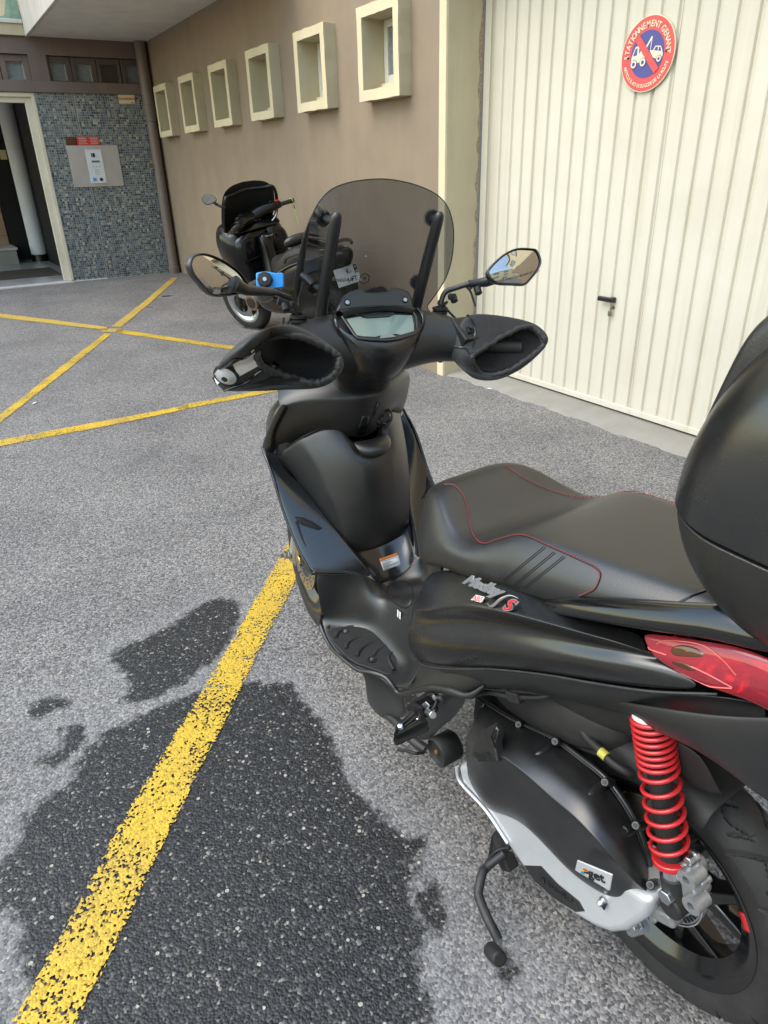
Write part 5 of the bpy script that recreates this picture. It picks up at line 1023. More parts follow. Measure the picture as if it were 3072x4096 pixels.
def tightr(rows,i,a=.15):
    A=[[Vector(p) for p in r] for r in rows]
    up=[A[i-1][k].lerp(A[i][k],1-a) for k in range(len(A[i]))]; dn=[A[i][k].lerp(A[i+1][k],a) for k in range(len(A[i]))]
    return A[:i]+[up,A[i],dn]+A[i+1:]
gseam=[tuple(p) for p in GV[1]]; gseam=gseam+[(p[0],-p[1],p[2]) for p in reversed(gseam[:-1])]
gbot=[tuple(p) for p in GV[5]]; gbot=gbot+[(p[0],-p[1],p[2]) for p in reversed(gbot[:-1])]
GV=tightr([[Vector(p) for p in r] for r in GV],1,.25); GV=tight(GV,1,.22)
gl=grid('glove_box',full(GV),'grain_black',S,sub=3,solid=.006)
tube('gap_line',[(p[0]+.003,p[1],p[2]+.0045) for p in gseam],.0045,'deep_black',gl,n=6,smooth=4); tube('gap_line',[(p[0]+.004,p[1],p[2]-.003) for p in gbot],.0025,'deep_black',gl,n=6,smooth=4)
# lip below the key: pull handle
grid('glove_pull',full([[(1.0,.05,.80),(.985,.03,.80),(.978,0,.80)],[(.972,.05,.79),(.953,.03,.792),(.945,0,.792)],[(.968,.046,.778),(.945,.028,.776),(.936,0,.775)],[(.975,.04,.768),(.955,.025,.764),(.947,0,.762)],[(.99,.036,.765),(.975,.02,.758),(.97,0,.756)]]),'grain_black',gl,sub=3,solid=.003)
LP=[[(1.003,.102,.519),(.995,.078,.503),(.994,.05,.492),(1.0,0,.484)],[(.965,.09,.493),(.963,.07,.472),(.966,.045,.455),(.975,0,.446)],[(.928,.08,.468),(.932,.062,.44),(.938,.04,.42),(.95,0,.41)],[(.91,.072,.452),(.92,.058,.42),(.93,.036,.398),(.945,0,.388)]]
lp=grid('shield_lower_panel',full(LP),'shield_satin',S,sub=3,solid=.004)
lt=bvh(lp)
def st(u,v_):      # sticker corners from picture positions, dropped on the panel
    A,B_,C_,D_=[Vector(q) for q in ((0.94,0.028,0.473),(0.925,-0.022,0.482),(0.91,-0.022,0.451),(0.922,0.028,0.444))]
    return rc(lt,A.lerp(B_,u).lerp(D_.lerp(C_,u),v_),.0012)
def stk(name,u0,u1,v0,v1,mat,par,up=0):
    n=6; rows=[[st(u0+(u1-u0)*i/n,v0+(v1-v0)*j/2)+Vector((-.0006*up,0,.0004*up)) for i in range(n+1)] for j in range(3)]
    return grid(name,rows,mat,par,sub=0,solid=.0004,off=0)
sk=stk('warning_sticker',0,1,0,1,'label_white',S); stk('orange_band',0,1,0,.22,'label_orange',sk,1)
for v0,a,b in ((.29,.06,.9),(.42,.06,.5),(.51,.06,.6),(.60,.06,.45),(.69,.06,.93),(.77,.06,.9),(.9,.06,.35)): stk('text_line',a,b,v0,v0+.035,'label_ink',sk,1)
# side wings of the shield
WG=[[(1.176,0.222,0.778),(1.156,0.218,0.776),(1.15,0.205,0.764),(1.158,0.192,0.754)],
[(1.16,0.224,0.76),(1.136,0.221,0.756),(1.125,0.205,0.747),(1.147,0.184,0.731)],
[(1.143,0.225,0.745),(1.112,0.222,0.741),(1.093,0.205,0.729),(1.135,0.172,0.701)],
[(1.112,0.227,0.704),(1.074,0.224,0.704),(1.047,0.203,0.7),(1.098,0.158,0.665)],
[(1.068,0.228,0.62),(1.02,0.225,0.632),(0.971,0.2,0.642),(1.034,0.13,0.596)],
[(1.012,0.226,0.547),(0.959,0.222,0.566),(0.913,0.19,0.578),(0.964,0.104,0.527)],
[(0.979,0.222,0.51),(0.92,0.218,0.536),(0.87,0.182,0.547),(0.924,0.086,0.484)],
[(0.964,0.218,0.49),(0.906,0.214,0.515),(0.856,0.175,0.523),(0.909,0.078,0.46)]]
for r in WG:
    a,d=Vector(r[0]),Vector(r[3]); n_w=Vector((-.55,.75,.35)).normalized()
    for k_,t_ in ((1,.22),(2,.62)): r[k_]=tuple(a.lerp(d,t_)+n_w*(.006 if k_==1 else .004))
    r.insert(3,tuple(a.lerp(d,.94)+n_w*.0012))
for rw_ in (WG,mir(WG)):
    wg=grid('shield_wing',rw_,'shield_satin',S,sub=3,solid=.004)
    s_=1 if rw_ is WG else -1; wt_=bvh(wg)
    VO=[(1.003,0.227,0.64),(0.956,0.226,0.657),(0.937,0.21,0.648),(0.973,0.17,0.601),(0.973,0.18,0.601),(0.955,0.21,0.626),(0.971,0.225,0.632),(0.99,0.226,0.629)]
    vo_=[]
    for sc_2,of in ((1,.001),(.8,.0025),(.3,.0025),(.02,.0025)):
        cc=Vector((0,0,0))
        for p in VO: cc+=Vector(p)/len(VO)
        vo_.append([tuple((rc if s_>0 else snap)(wt_,(lambda w_:Vector((w_.x,w_.y*s_,w_.z)))(cc+(Vector(p)-cc)*sc_2),of)) for p in VO])
    grid('air_vent',vo_,'deep_black',wg,cv=True,sub=0,solid=0)
    tube('vent_edge',[(rc if s_>0 else snap)(wt_,(p[0],p[1]*s_,p[2]),.001) for p in VO],.0014,'gloss_black',wg,n=8,closed=True)
    tube('vent_crease',[(rc if s_>0 else snap)(wt_,(p[0],p[1]*s_,p[2]),.0) for p in ((1.001,0.226,0.628),(0.994,0.224,0.604),(0.988,0.22,0.577),(0.983,0.216,0.558))],[.004,.003,.002,.0008],'deep_black',wg,n=8,smooth=4)
    tube('gap_line',[(p[0],p[1],p[2]-.003) for p in rw_[-1]],.003,'deep_black',wg,n=6,smooth=3)
    tube('wing_edge',[(p[0],p[1],p[2]) for p in [r[0] for r in rw_]],.0045,'gloss_black',wg,n=8,smooth=4)
# closed backing behind the shield
BKG=[[(r[-1][0]+.02,r[-1][1]+.012,r[-1][2]-.005),(r[-1][0]+.05+.012*i_,r[-1][1]*.6,r[-1][2]-.01),(r[-1][0]+.06+.016*i_,0,r[-1][2]-.015)] for i_,r in enumerate(WG)]
grid('shield_backing',full(BKG),'deep_black',S,sub=1,solid=.01)
# near-black tube along the diagonal seam
for s_ in (1,-1): tube('seam',[(r[-1][0]+.003,s_*(r[-1][1]-.001),r[-1][2]-.002) for r in WG],.004,'deep_black',S,n=8,smooth=3)
# upper inner shield
UI=[[(1.16,.165,.93),(1.13,.14,.955),(1.09,.09,.97),(1.06,.045,.975),(1.05,0,.975)],
[(1.105,.19,.915),(1.075,.158,.937),(1.03,.10,.945),(.995,.045,.945),(.985,0,.943)],
[(1.09,.193,.90),(1.055,.155,.918),(1.008,.098,.922),(.972,.045,.918),(.962,0,.915)],
[(1.125,.205,.835),(1.07,.16,.862),(1.02,.10,.872),(.99,.05,.868),(.98,0,.865)],
[(1.160,.205,.775),(1.10,.158,.822),(1.05,.105,.842),(1.012,.055,.832),(.998,0,.82)],
[(1.175,.198,.745),(1.115,.155,.80),(1.065,.104,.822),(1.025,.054,.81),(1.01,0,.795)]]
UI=tightr(UI,2,.18)
ui=grid('shield_upper_panel',full(UI),'grain_black',S,sub=3,solid=.005)
ut=bvh(ui)
for s_ in (1,-1):
    tr_=[[(1.024,0.196,0.944),(1.035,0.188,0.932)],[(1.034,0.205,0.932),(1.036,0.19,0.919)],[(1.072,0.213,0.896),(1.065,0.197,0.885)],[(1.113,0.218,0.849),(1.106,0.202,0.843)],[(1.153,0.222,0.805),(1.134,0.206,0.797)],[(1.172,0.224,0.779),(1.155,0.194,0.755)]]
    grid('shield_trim',[[(p[0],p[1]*s_,p[2]) for p in (r[0],tuple((Vector(r[0])*.5+Vector(r[1])*.5+Vector((-.006,.006,.0))).to_tuple()),r[1])] for r in tr_[1:]],'satin_black',S,sub=3,solid=.004) if s_>0 else None
def patch(name,tree,pts,mat,par,off=.0015,**k):
    cc=Vector((0,0,0))
    for p in pts: cc+=Vector(p)/len(pts)
    rows=[[tuple(rc(tree,cc+(Vector(p)-cc)*t,off if t<1 else 0)) for p in pts] for t in (1,.97,.6,.02)]
    return grid(name,rows,mat,par,cv=True,sub=0,solid=0,**k)
patch('key_recess',ut,[(0.936,0,0.859),(0.939,-0.005,0.874),(0.921,-0.01,0.887),(0.905,-0.03,0.892),(0.916,-0.03,0.869),(0.918,-0.02,0.852),(0.929,-0.005,0.835),(0.956,0,0.832)],'gloss_black',ui,off=.002)
sl=patch('hook_slot',ut,[(0.964,0.032,0.874),(0.949,0.02,0.875),(0.965,0.02,0.845),(0.986,0.02,0.815),(1.004,0.035,0.812),(0.983,0.034,0.844)],'gloss_black',ui)
ky=Vector(rc(ut,(0.936,-0.01,0.869),.0)); lathe('key_barrel',[(.026,.0),(.024,.006),(.018,.008),(.013,.004),(0,.004)],'gloss_black',ui,c=ky,axis=(-.9,.1,.35),n=28); lathe('key_slot_ring',[(.0145,.004),(.0145,.007),(.011,.0075),(.0,.006)],'stand_steel',ui,c=ky,axis=(-.9,.1,.35),n=24)
# front fairing nose and mudguard (mostly hidden from here)
FF=[]
for X,w_,z0,z1 in ((1.10,.19,.66,.955),(1.17,.205,.60,.935),(1.24,.19,.62,.90),(1.32,.15,.66,.86),(1.39,.09,.70,.81),(1.42,.03,.73,.78)):
    zc,hz=(z0+z1)/2,(z1-z0)/2; FF.append(ell((X,0,zc),w_,hz,20,2.6,'X'))
grid('front_fairing',FF,'satin_black',S,cv=True,cap=True,sub=2)
grid('fairing_crown',[ell((1.02,0,.955),.055,.03,16,2.4,'X'),ell((1.10,0,.965),.115,.035,16,2.4,'X'),ell((1.18,0,.945),.13,.04,16,2.4,'X'),ell((1.27,0,.90),.10,.04,16,2.4,'X')],'satin_black',S,cv=True,cap=True,sub=2)
grid('inner_fender',[ell((1.02,0,.55),.13,.09,14,3,'X'),ell((1.08,0,.60),.16,.10,14,3,'X'),ell((1.14,0,.66),.15,.08,14,3,'X')],'deep_black',S,cv=True,cap=True,sub=2)
# ================================================================ steered parts: built straight ahead, then turned about the raked steering axis
ST_=Matrix.Translation((1.48,0,0))@Matrix.Rotation(R(-10.3),4,Vector((-.438,0,.899)))@Matrix.Translation((-1.48,0,0))
XF=ST_
FC=(1.39,0,.283)
fw=wheel(S,FC,.283,.213,.048,rim='wheel_silver',lip='gloss_black',nseg=280)
fw.name='wheel'
# gold disc with holes, on the left
dk=lathe('brake_disc',[(.085,.058),(.129,.058),(.129,.0625),(.085,.0625),(.085,.058)],'disc_steel',fw,c=FC,n=90)
for k in range(30):
    for r_,da in ((.095,0),(.107,.07),(.119,.14)):
        if k%2 and r_>.1: continue
        a=2*math.pi*k/30+da; cyl('disc_hole',(1.39+r_*math.cos(a),.0622,.283+r_*math.sin(a)),(1.39+r_*math.cos(a),.0634,.283+r_*math.sin(a)),.0035,'deep_black',dk,n=8)
lathe('disc_carrier',[(.03,.05),(.086,.056),(.086,.061),(.03,.058)],'gloss_black',fw,c=FC,n=40)
arcstrip('rim_decal',FC,.2,.211,.046,R(205),R(216),'red_mark',fw,.004)
for s_ in (1,-1):
    tube('fork_leg',[(1.405,s_*.085,.255),(1.39,s_*.085,.285),(1.30,s_*.085,.46),(1.20,s_*.085,.66)],[.021,.0235,.0235,.0235],'fork_silver',S,n=20)
lathe('axle_nut',[(0,.03),(.007,.03),(.0075,.018),(.013,.017),(.013,.006),(.017,.005),(.017,0)],'zinc',S,c=(1.39,.108,.283),axis='Y',n=6)
cal=prism('brake_caliper',[(1.345,.095,.335),(1.325,.095,.375),(1.295,.095,.372),(1.275,.095,.335),(1.285,.095,.295),(1.315,.095,.272),(1.345,.095,.29)],(0,1,0),.045,'brass_gold',S,bevel=.008,bseg=3)
for a,b,r_ in (((1.30,.093,.345),(1.30,.108,.345),.021),((1.30,.093,.305),(1.30,.106,.305),.019)): cyl('piston_boss',a,b,r_,'brass_gold',cal,bevel=.003)
for p in ((1.335,.095,.365),(1.275,.095,.30),(1.33,.095,.28)): cyl('bolt',p,(p[0],.108,p[2]),.008,'zinc',cal,n=6)
cyl('banjo',(1.32,.07,.395),(1.32,.10,.395),.010,'brass_gold',cal)
mg=[]
for k in range(11):
    a=R(30+14*k); r_=.303
    mg.append([(1.39+(r_+dz)*math.cos(a),yy,.283+(r_+dz)*math.sin(a)) for yy,dz in ((.072,-.045),(.066,-.008),(.035,.004),(0,.008),(-.035,.004),(-.066,-.008),(-.072,-.045))])
grid('front_mudguard',mg,'satin_black',S,sub=2,solid=.003)
# ---------------- handlebar shroud
HBs=[((.875,-.265,1.042),.020,.020),((.885,-.235,1.045),.034,.038),((.905,-.20,1.052),.044,.052),((.922,-.165,1.058),.050,.056),((.936,-.12,1.058),.060,.064),((.945,-.06,1.05),.070,.072),((.945,0,1.045),.074,.076)]
HBs=HBs+[((c[0],-c[1],c[2]),a,b) for c,a,b in reversed(HBs[:-1])]
shd=grid('handlebar_shroud',[ell(c,a,b,16,2.5,'Y',R(-25)) for c,a,b in HBs],'matte_black',S,cv=True,cap=True,sub=2)
# neck below
grid('steering_neck',[ell((.945,0,1.03),.062,.105,20,2.6,'Z'),ell((.955,0,1.0),.062,.10,20,2.6,'Z'),ell((.98,0,.97),.062,.09,20,2.6,'Z'),ell((1.005,0,.945),.06,.075,20,2.6,'Z'),ell((1.02,0,.92),.055,.065,20,2.6,'Z')],'satin_black',S,cv=True,cap=True,sub=2)
# V-shaped front face below the display
VF=[[(.893,.104,1.112),(.876,.09,1.094),(.862,.06,1.081),(.857,.03,1.077),(.856,0,1.075)],
[(.888,.098,1.085),(.866,.084,1.072),(.853,.058,1.062),(.846,.03,1.058),(.844,0,1.057)],
[(.892,.086,1.052),(.87,.073,1.043),(.858,.05,1.035),(.852,.026,1.032),(.850,0,1.031)],
[(.905,.070,1.018),(.885,.058,1.010),(.874,.04,1.004),(.868,.02,1.001),(.866,0,1.0)],
[(.92,.056,.992),(.905,.045,.985),(.895,.03,.98),(.89,.015,.978),(.889,0,.977)]]
vf=grid('instrument_cover',full(VF),'satin_black',S,sub=3,solid=.004)
for s_ in (1,-1): tube('cover_edge',[(p[0]-.001,s_*(p[1]+.001),p[2]) for p in ((.915,.100,1.128),(.893,.104,1.112),(.888,.098,1.085),(.892,.086,1.052),(.905,.070,1.018),(.92,.056,.992))],.0045,'gloss_black',vf,n=8,smooth=5)
# display
DS=[(0.8978,0.079,1.1168),(0.9021,0.0455,1.1205),(0.8989,0.0418,1.1178),(0.8962,0.031,1.1155),(0.8964,-0.0212,1.1157),(0.901,-0.0364,1.1196),(0.8979,-0.0784,1.1169),(0.8782,-0.075,1.1001),(0.8643,-0.0689,1.0882),(0.8581,-0.0339,1.0829),(0.8613,-0.0248,1.0856),(0.8599,0.0178,1.0844),(0.8578,0.0265,1.0826),(0.8611,0.0565,1.0854),(0.8638,0.0681,1.0878)]
BZ=[(0.9032,0.088,1.1214),(0.9108,0.049,1.128),(0.9126,-0.0036,1.1295),(0.9106,-0.0435,1.1278),(0.904,-0.0852,1.1221),(0.8938,-0.0881,1.1134),(0.862,-0.0766,1.0863),(0.8585,-0.0705,1.0832),(0.8508,-0.0304,1.0766),(0.8488,0.0025,1.075),(0.8526,0.0404,1.0782),(0.8578,0.0684,1.0827),(0.8642,0.0737,1.0881)]
nd=Vector((-.65,0,.76))
bz=prism('dash_bezel',BZ,nd,.02,'gloss_black',S,bevel=.002); lc=prism('display',[Vector(p)+nd*.0012 for p in DS],nd,.002,'lcd',bz)
prism('warning_lamp_strip',[Vector(p)+nd*.0016 for p in ((0.9051,0.0414,1.1231),(0.9076,0.0096,1.1252),(0.9059,-0.0364,1.1238),(0.9036,-0.0395,1.1218),(0.8981,-0.0239,1.1171),(0.8979,0.0294,1.1169))],nd,.002,'lcd_dark',bz)
prism('menu_button',[Vector(p)+nd*.002 for p in ((0.8605,0.0132,1.0849),(0.8608,-0.0155,1.0852),(0.8544,-0.0219,1.0798),(0.8538,0.0173,1.0792))],nd,.003,'seal_grey',bz,bevel=.001)
tube('bezel_frame',[Vector(p)+nd*.001 for p in BZ],.003,'matte_black',bz,n=8,closed=True)
# hood above the display with two screws
HO=[(0.9094,0.0986,1.1334),(0.9168,0.0895,1.1478),(0.9263,0.0733,1.166),(0.9303,0.0552,1.1736),(0.9328,0.0286,1.1784),(0.9285,0.0227,1.1702),(0.9273,-0.0052,1.1679),(0.9281,-0.0349,1.1693),(0.9322,-0.0488,1.1773),(0.9296,-0.0715,1.1722),(0.9262,-0.0837,1.1658),(0.9199,-0.0891,1.1536),(0.9079,-0.0889,1.1305),(0.9107,-0.0434,1.136),(0.9118,0.0009,1.138),(0.9112,0.0489,1.1369)]
nh=Vector((-.887,0,.461)); hd_=prism('dash_hood',HO,nh,.03,'matte_black',S,bevel=.004)
grid('hood_brow',[[Vector((0.9094,0.0995,1.1334))+nh*.004,Vector((0.9109,0.049,1.1364))+nh*.012,Vector((0.9113,0.0011,1.1372))+nh*.014,Vector((0.9105,-0.0433,1.1355))+nh*.012,Vector((0.9076,-0.0894,1.13))+nh*.004],[Vector((0.9086,0.0909,1.126))+nd*.012,Vector((0.9134,0.048,1.1302))+nd*.014,Vector((0.915,-0.0005,1.1315))+nd*.015,Vector((0.9128,-0.0444,1.1296))+nd*.014,Vector((0.9065,-0.0899,1.1242))+nd*.012],[Vector((0.9028,0.0887,1.1211))+nd*.0,Vector((0.9082,0.0491,1.1257))+nd*.0,Vector((0.9109,-0.0028,1.128)),Vector((0.9089,-0.0427,1.1263)),Vector((0.901,-0.0888,1.1196))]],'matte_black',hd_,sub=2,solid=.003)
for q in ((0.9179,0.0697,1.1499),(0.9176,-0.0703,1.1493)):
    lathe('screw_well',[(.0072,.001),(.0062,.0025),(.0052,.001)],'gloss_black',hd_,c=q,axis=nh.to_tuple(),n=20); lathe('screw',[(0,.0012),(.0022,.0012),(.0026,.0022),(.005,.0018),(.0055,0)],'zinc',hd_,c=q,axis=nh.to_tuple(),n=6)
# ---------------- windscreen
def wsx(Y,Z): return 1.035-.512*(Z-1.123)-1.75*Y*Y
OUT=[(1.0196,0.1308,1.0946),(0.9942,0.1571,1.1185),(0.9726,0.1717,1.1442),(0.9477,0.1806,1.1824),(0.9316,0.1807,1.2139),(0.9054,0.1735,1.2733),(0.8921,0.1626,1.3119),(0.8864,0.1522,1.334),(0.8817,0.1378,1.3575),(0.883,0.1122,1.3774),(0.8891,0.0751,1.3893),(0.8942,0.0337,1.3952),(0.8948,-0.0027,1.397),(0.8936,-0.039,1.3941),(0.8899,-0.0793,1.3857),(0.8838,-0.1196,1.3702),(0.8823,-0.1459,1.3491),(0.8873,-0.1635,1.3208),(0.8986,-0.1768,1.2831),(0.9177,-0.1848,1.2355),(0.9394,-0.1846,1.1937),(0.9644,-0.1755,1.1563),(0.9892,-0.1628,1.1219),(1.0112,-0.1499,1.0933)]
ol=cr(OUT,4,True); ol=[(p.y,p.z) for p in ol]; cyy=sum(p[0] for p in ol)/len(ol); czz=1.24
rows=[]
for t in (1,.9,.75,.6,.45,.3,.15,.01): rows.append([(wsx(cyy+(y-cyy)*t,czz+(z-czz)*t),cyy+(y-cyy)*t,czz+(z-czz)*t) for y,z in ol])
ws=grid('windscreen',rows,'smoked_screen',S,cv=True,sub=0,solid=0)
tube('screen_edge',[(wsx(y,z)-.0005,y,z) for y,z in ol],.0013,'smoked_screen',ws,n=6,closed=True)
def wtext(name,body,size,y,z,par): 
    v,f=textm(body,size,.0002,offset=.0003,spacing=1.15); v2=[]
    for p in v: yy=y+p.x; zz=z+p.y*.9; v2.append(T((wsx(yy,zz)+.0008+p.z,yy,zz)))   # printed on the outside: reads backwards from the rider's side
    return link(name,mesh(name,v2,f),'deep_black',par,smooth=False)
wtext('maker_name','PIAGGIO',.011,.048,1.184,ws)
hx=[(-.004+.0125*math.cos(R(30+60*k)),1.188+.0125*math.sin(R(30+60*k))) for k in range(6)]
tube('maker_emblem',[(wsx(y,z)+.0008,y,z) for y,z in hx],.0011,'deep_black',ws,n=5,closed=True); wtext('maker_emblem','P',.013,-.004,1.184,ws)
STX=[(.958,.118,1.10),(.953,.118,1.135),(.90,.1165,1.24),(.856,.115,1.322),(.853,.115,1.333)]
for s_ in (1,-1):
    so=tube('screen_strut',[(p[0],s_*p[1],p[2]) for p in STX],[.0135,.0135,.0128,.0118,.006],'matte_black',S,n=16,smooth=4)
    tube('strut_socket',[(.975,s_*.118,1.075),(.955,s_*.118,1.118)],[.019,.0155],'matte_black',so,n=16)
    for Z,y_ in ((1.318,.125),(1.175,.128)):
        xs_=.858+(1.322-Z)*.512; xw=wsx(y_,Z); a=Vector((xs_,s_*.116,Z)); b_=Vector((xw,s_*y_,Z+.004)); d=(b_-a).normalized()
        cyl('clamp_pin',a,b_-d*.006,.0085,'matte_black',so,bevel=.001); lathe('clamp_washer',[(.009,0),(.0155,0),(.0155,.004),(.009,.004)],'rubber',so,c=b_-d*.006,axis=d.to_tuple(),n=24); lathe('clamp_flange',[(.0155,0),(.0185,.001),(.0185,.0025),(.0,.003)],'clear_pane',so,c=b_-d*.002,axis=d.to_tuple(),n=24); lathe('clamp_cap',[(.012,0),(.010,.006),(0,.008)],'gloss_black',so,c=b_+d*.001,axis=d.to_tuple(),n=20)
# ---------------- mirrors
def mirror(side,outline,nrm,name='mirror'):
    n_=Vector(nrm); P=[Vector(p) for p in outline]; P=cr(P,4,True); c=sum(P,Vector())/len(P)
    # convex glass, housing behind
    rows=[[c+(p-c)*t+n_*(.010*(1-t*t)-.001) for p in P] for t in (1,.8,.6,.4,.2,.02)]
    bk=[P[i] for i in range(len(P))]
    hs=grid(name,[[c+(p-c)*t-n_*d for p in bk] for t,d in ((1.0,-.001),(1.035,-.003),(1.075,-.001),(1.09,.004),(1.07,.014),(.9,.024),(.6,.032),(.02,.036))],'matte_black',S,cv=True,sub=1,solid=0)
    g_=grid('glass',rows,'mirror_glass',hs,cv=True,sub=1,solid=0)
    return hs,c,n_
ML,cL,nL=mirror(1,[(0.8505,0.4073,1.2427),(0.8558,0.403,1.2534),(0.8639,0.3937,1.259),(0.8771,0.3767,1.2598),(0.8934,0.3536,1.2522),(0.9102,0.3282,1.2381),(0.925,0.3045,1.2203),(0.9325,0.29,1.2011),(0.9333,0.2861,1.1893),(0.9239,0.2964,1.1815),(0.8998,0.3277,1.1809),(0.8776,0.3574,1.183),(0.8659,0.3747,1.1915),(0.8576,0.39,1.21),(0.8511,0.4025,1.2261)],MIR_NL)
MR,cR,nR=mirror(-1,[(0.8848,-0.2667,1.2054),(0.8893,-0.2755,1.2163),(0.895,-0.2945,1.2302),(0.9006,-0.3194,1.2442),(0.9041,-0.3495,1.253),(0.9034,-0.3871,1.2519),(0.9012,-0.401,1.2471),(0.8925,-0.4082,1.2265),(0.8851,-0.3979,1.2085),(0.8769,-0.3742,1.1887),(0.8732,-0.3582,1.1795),(0.8741,-0.3295,1.1811),(0.8753,-0.2956,1.1834),(0.8785,-0.2756,1.1907)],MIR_NR)
def mlet(s,a,b,nrm,par,size=.0062):
    a,b=Vector(a),Vector(b); vv,ff=textm(s,size,.0001,offset=.0002,spacing=1.35); ex_=(b-a).normalized(); ey_=Vector(nrm).cross(ex_); c_=(a+b)/2+Vector(nrm)*.0085
    link('lettering',mesh('lettering',[T(c_+ex_*p.x+ey_*p.y) for p in vv],ff),'label_ink',par,smooth=False)
mlet('MIRROR ARE CLOSER THAN THEY',(0.8636,0.3783,1.1943),(0.9154,0.3091,1.1878),MIR_NL,ML); mlet('MIRROR ARE CLOSER THAN THEY',(0.876,-0.3073,1.1852),(0.8803,-0.3711,1.1968),MIR_NR,MR)
stemL=[(.945,.175,1.10),(.946,.178,1.135),(.945,.188,1.158),(.935,.21,1.168),(.918,.235,1.178)]
for s_,mo,cc in ((1,ML,cL),(-1,MR,cR)):
    q=[Vector((p[0],s_*p[1],p[2])) for p in stemL]; inner=cc+Vector((.028,-s_*.06,-.034))
    tube('mirror_stem',q+[inner],.0062,'matte_black',mo,n=12,smooth=5)
    tube('stem_sleeve',[q[-1],inner,inner+(cc-inner)*.45],[.0085,.0115,.017],'matte_black',mo,n=14)
    for k in range(4): lathe('boot_ring',[(.011,0),(.0185,.001),(.0185,.006),(.011,.008)],'rubber',mo,c=(.945,s_*.175,1.092+k*.0085),axis='Z',n=20)
    tube('lash_cord',[(.952,s_*.178,1.125),(.955,s_*.19,1.13),(.948,s_*.195,1.135),(.938,s_*.185,1.132),(.942,s_*.17,1.13),(.952,s_*.178,1.137),(.94,s_*.20,1.11),(.925,s_*.225,1.085)],.0028,'rubber',mo,n=6,smooth=5)
    p=Vector((.935,s_*.205,1.143)); cyl('cord_lock',p-Vector((.006,0,.006)),p+Vector((.006,0,.008)),.0085,'rubber',mo,bevel=.002); lathe('cord_knot',[(0,.009),(.006,.006),(.007,0),(.005,-.006),(0,-.008)],'rubber',mo,c=p+Vector((-.006,-s_*.012,.006)),axis='Z',n=10)
tube('lash_cord',[(.921,-.238,1.182),(.915,-.243,1.175),(.918,-.236,1.166),(.925,-.231,1.172),(.918,-.24,1.16),(.91,-.245,1.14),(.905,-.248,1.128)],.0026,'rubber',MR,n=6,smooth=5)
p=Vector((.905,-.252,1.163)); cyl('cord_lock',p-Vector((.006,0,.006)),p+Vector((.006,0,.008)),.0085,'rubber',MR,bevel=.002)
# ---------------- phone mount on the left stem
pm=empty('phone_mount',(0,0,0)); pm.matrix_world=S.matrix_world; tag(pm,'bright blue and black phone mount clamped to left mirror stem of front scooter','phone mount')
pc=Vector((1.069,0.215,1.186)); camv=Vector((-.456,.825,1.445)); camn=(ST_.inverted()@camv-pc).normalized(); nn=(camn+Vector((-.25,.15,.25))).normalized(); exm=nn.cross(Vector((0,0,1))).normalized()*-1; eym=nn.cross(exm); eym=eym if eym.z>0 else -eym
def pmp(x,y,z=0): return pc+exm*x*.78+eym*y*.82+nn*z
if (ST_@pmp(1,0)-ST_@pc).y>0: exm=-exm
prism('blue_tab',[pmp(*q) for q in ((-.026,-.020,-.004),(-.026,.019,-.004),(.0,.024,-.004),(.03,.019,-.004),(.052,.020,-.004),(.055,.015,-.004),(.055,-.018,-.004),(.050,-.022,-.004),(.0,-.027,-.004))],nn,.007,'mount_blue',pm,bevel=.003)
lathe('lock_ring',[(0,.006),(.004,.006),(.005,.009),(.0155,.008),(.018,.004),(.018,-.004),(0,-.004)],'rubber',pm,c=pc,axis=nn.to_tuple(),n=8); lathe('screw',[(0,.0085),(.0045,.0085),(.006,.006)],'zinc',pm,c=pc,axis=nn.to_tuple(),n=16)
a0=pc-nn*.012; a1=Vector((1.061,0.19,1.153)); tube('arm',[a0,a0.lerp(a1,.5)-nn*.01,a1],[.016,.014,.013],'rubber',pm,n=12); lathe('screw',[(0,.004),(.006,.003),(.007,0)],'zinc',pm,c=a1+nn*.012,axis=nn.to_tuple(),n=16)
cyl('pivot',Vector((1.205,0.225,1.15)),Vector((1.198,0.215,1.157)),.010,'rubber',pm,bevel=.002); tube('arm',[Vector((1.198,0.222,1.154)),pc-nn*.01],.010,'rubber',pm,n=10); lathe('stem_clamp',[(.0,-.012),(.015,-.012),(.015,.012),(0,.012)],'rubber',pm,c=Vector((1.008,0.19,1.148)),axis=(.2,1,.3),n=16)
# ---------------- switchgear
def sw(name,c,s,mat,par=shd,rotz=0): return box(name,c,s,mat,par,rot=Matrix.Rotation(R(rotz),3,'Z')@Matrix.Rotation(R(-35),3,'Y'),bevel=.003)
for s_ in (1,-1):
    sw('switch_housing',(.888,s_*.205,1.062),(.07,.05,.062),'matte_black',rotz=-s_*12); sw('rocker_switch',(.862,s_*.212,1.082),(.02,.022,.014),'gloss_black',rotz=-s_*12)
    sw('push_button',(.858,s_*.20,1.035),(.012,.018,.014),'gloss_black',rotz=-s_*12)
lathe('start_button',[(0,.008),(.009,.008),(.010,0)],'rubber',shd,c=(0.95,-0.185,0.999),axis=(-.8,.4,.4),n=20); box('button_mark',Vector((0.944,-0.182,1.002))+Vector((-.006,.004,.003)),(.002,.011,.0045),'label_white',shd,rot=Matrix.Rotation(R(-25),3,'Z'))
sw('push_button',(0.931,-0.195,1.005),(.012,.016,.014),'gloss_black',rotz=12)
# grips
for s_ in (1,-1): tube('grip',[(.885,s_*.23,1.046),(.857,s_*.35,1.031)],.0165,'rubber',S,n=16)
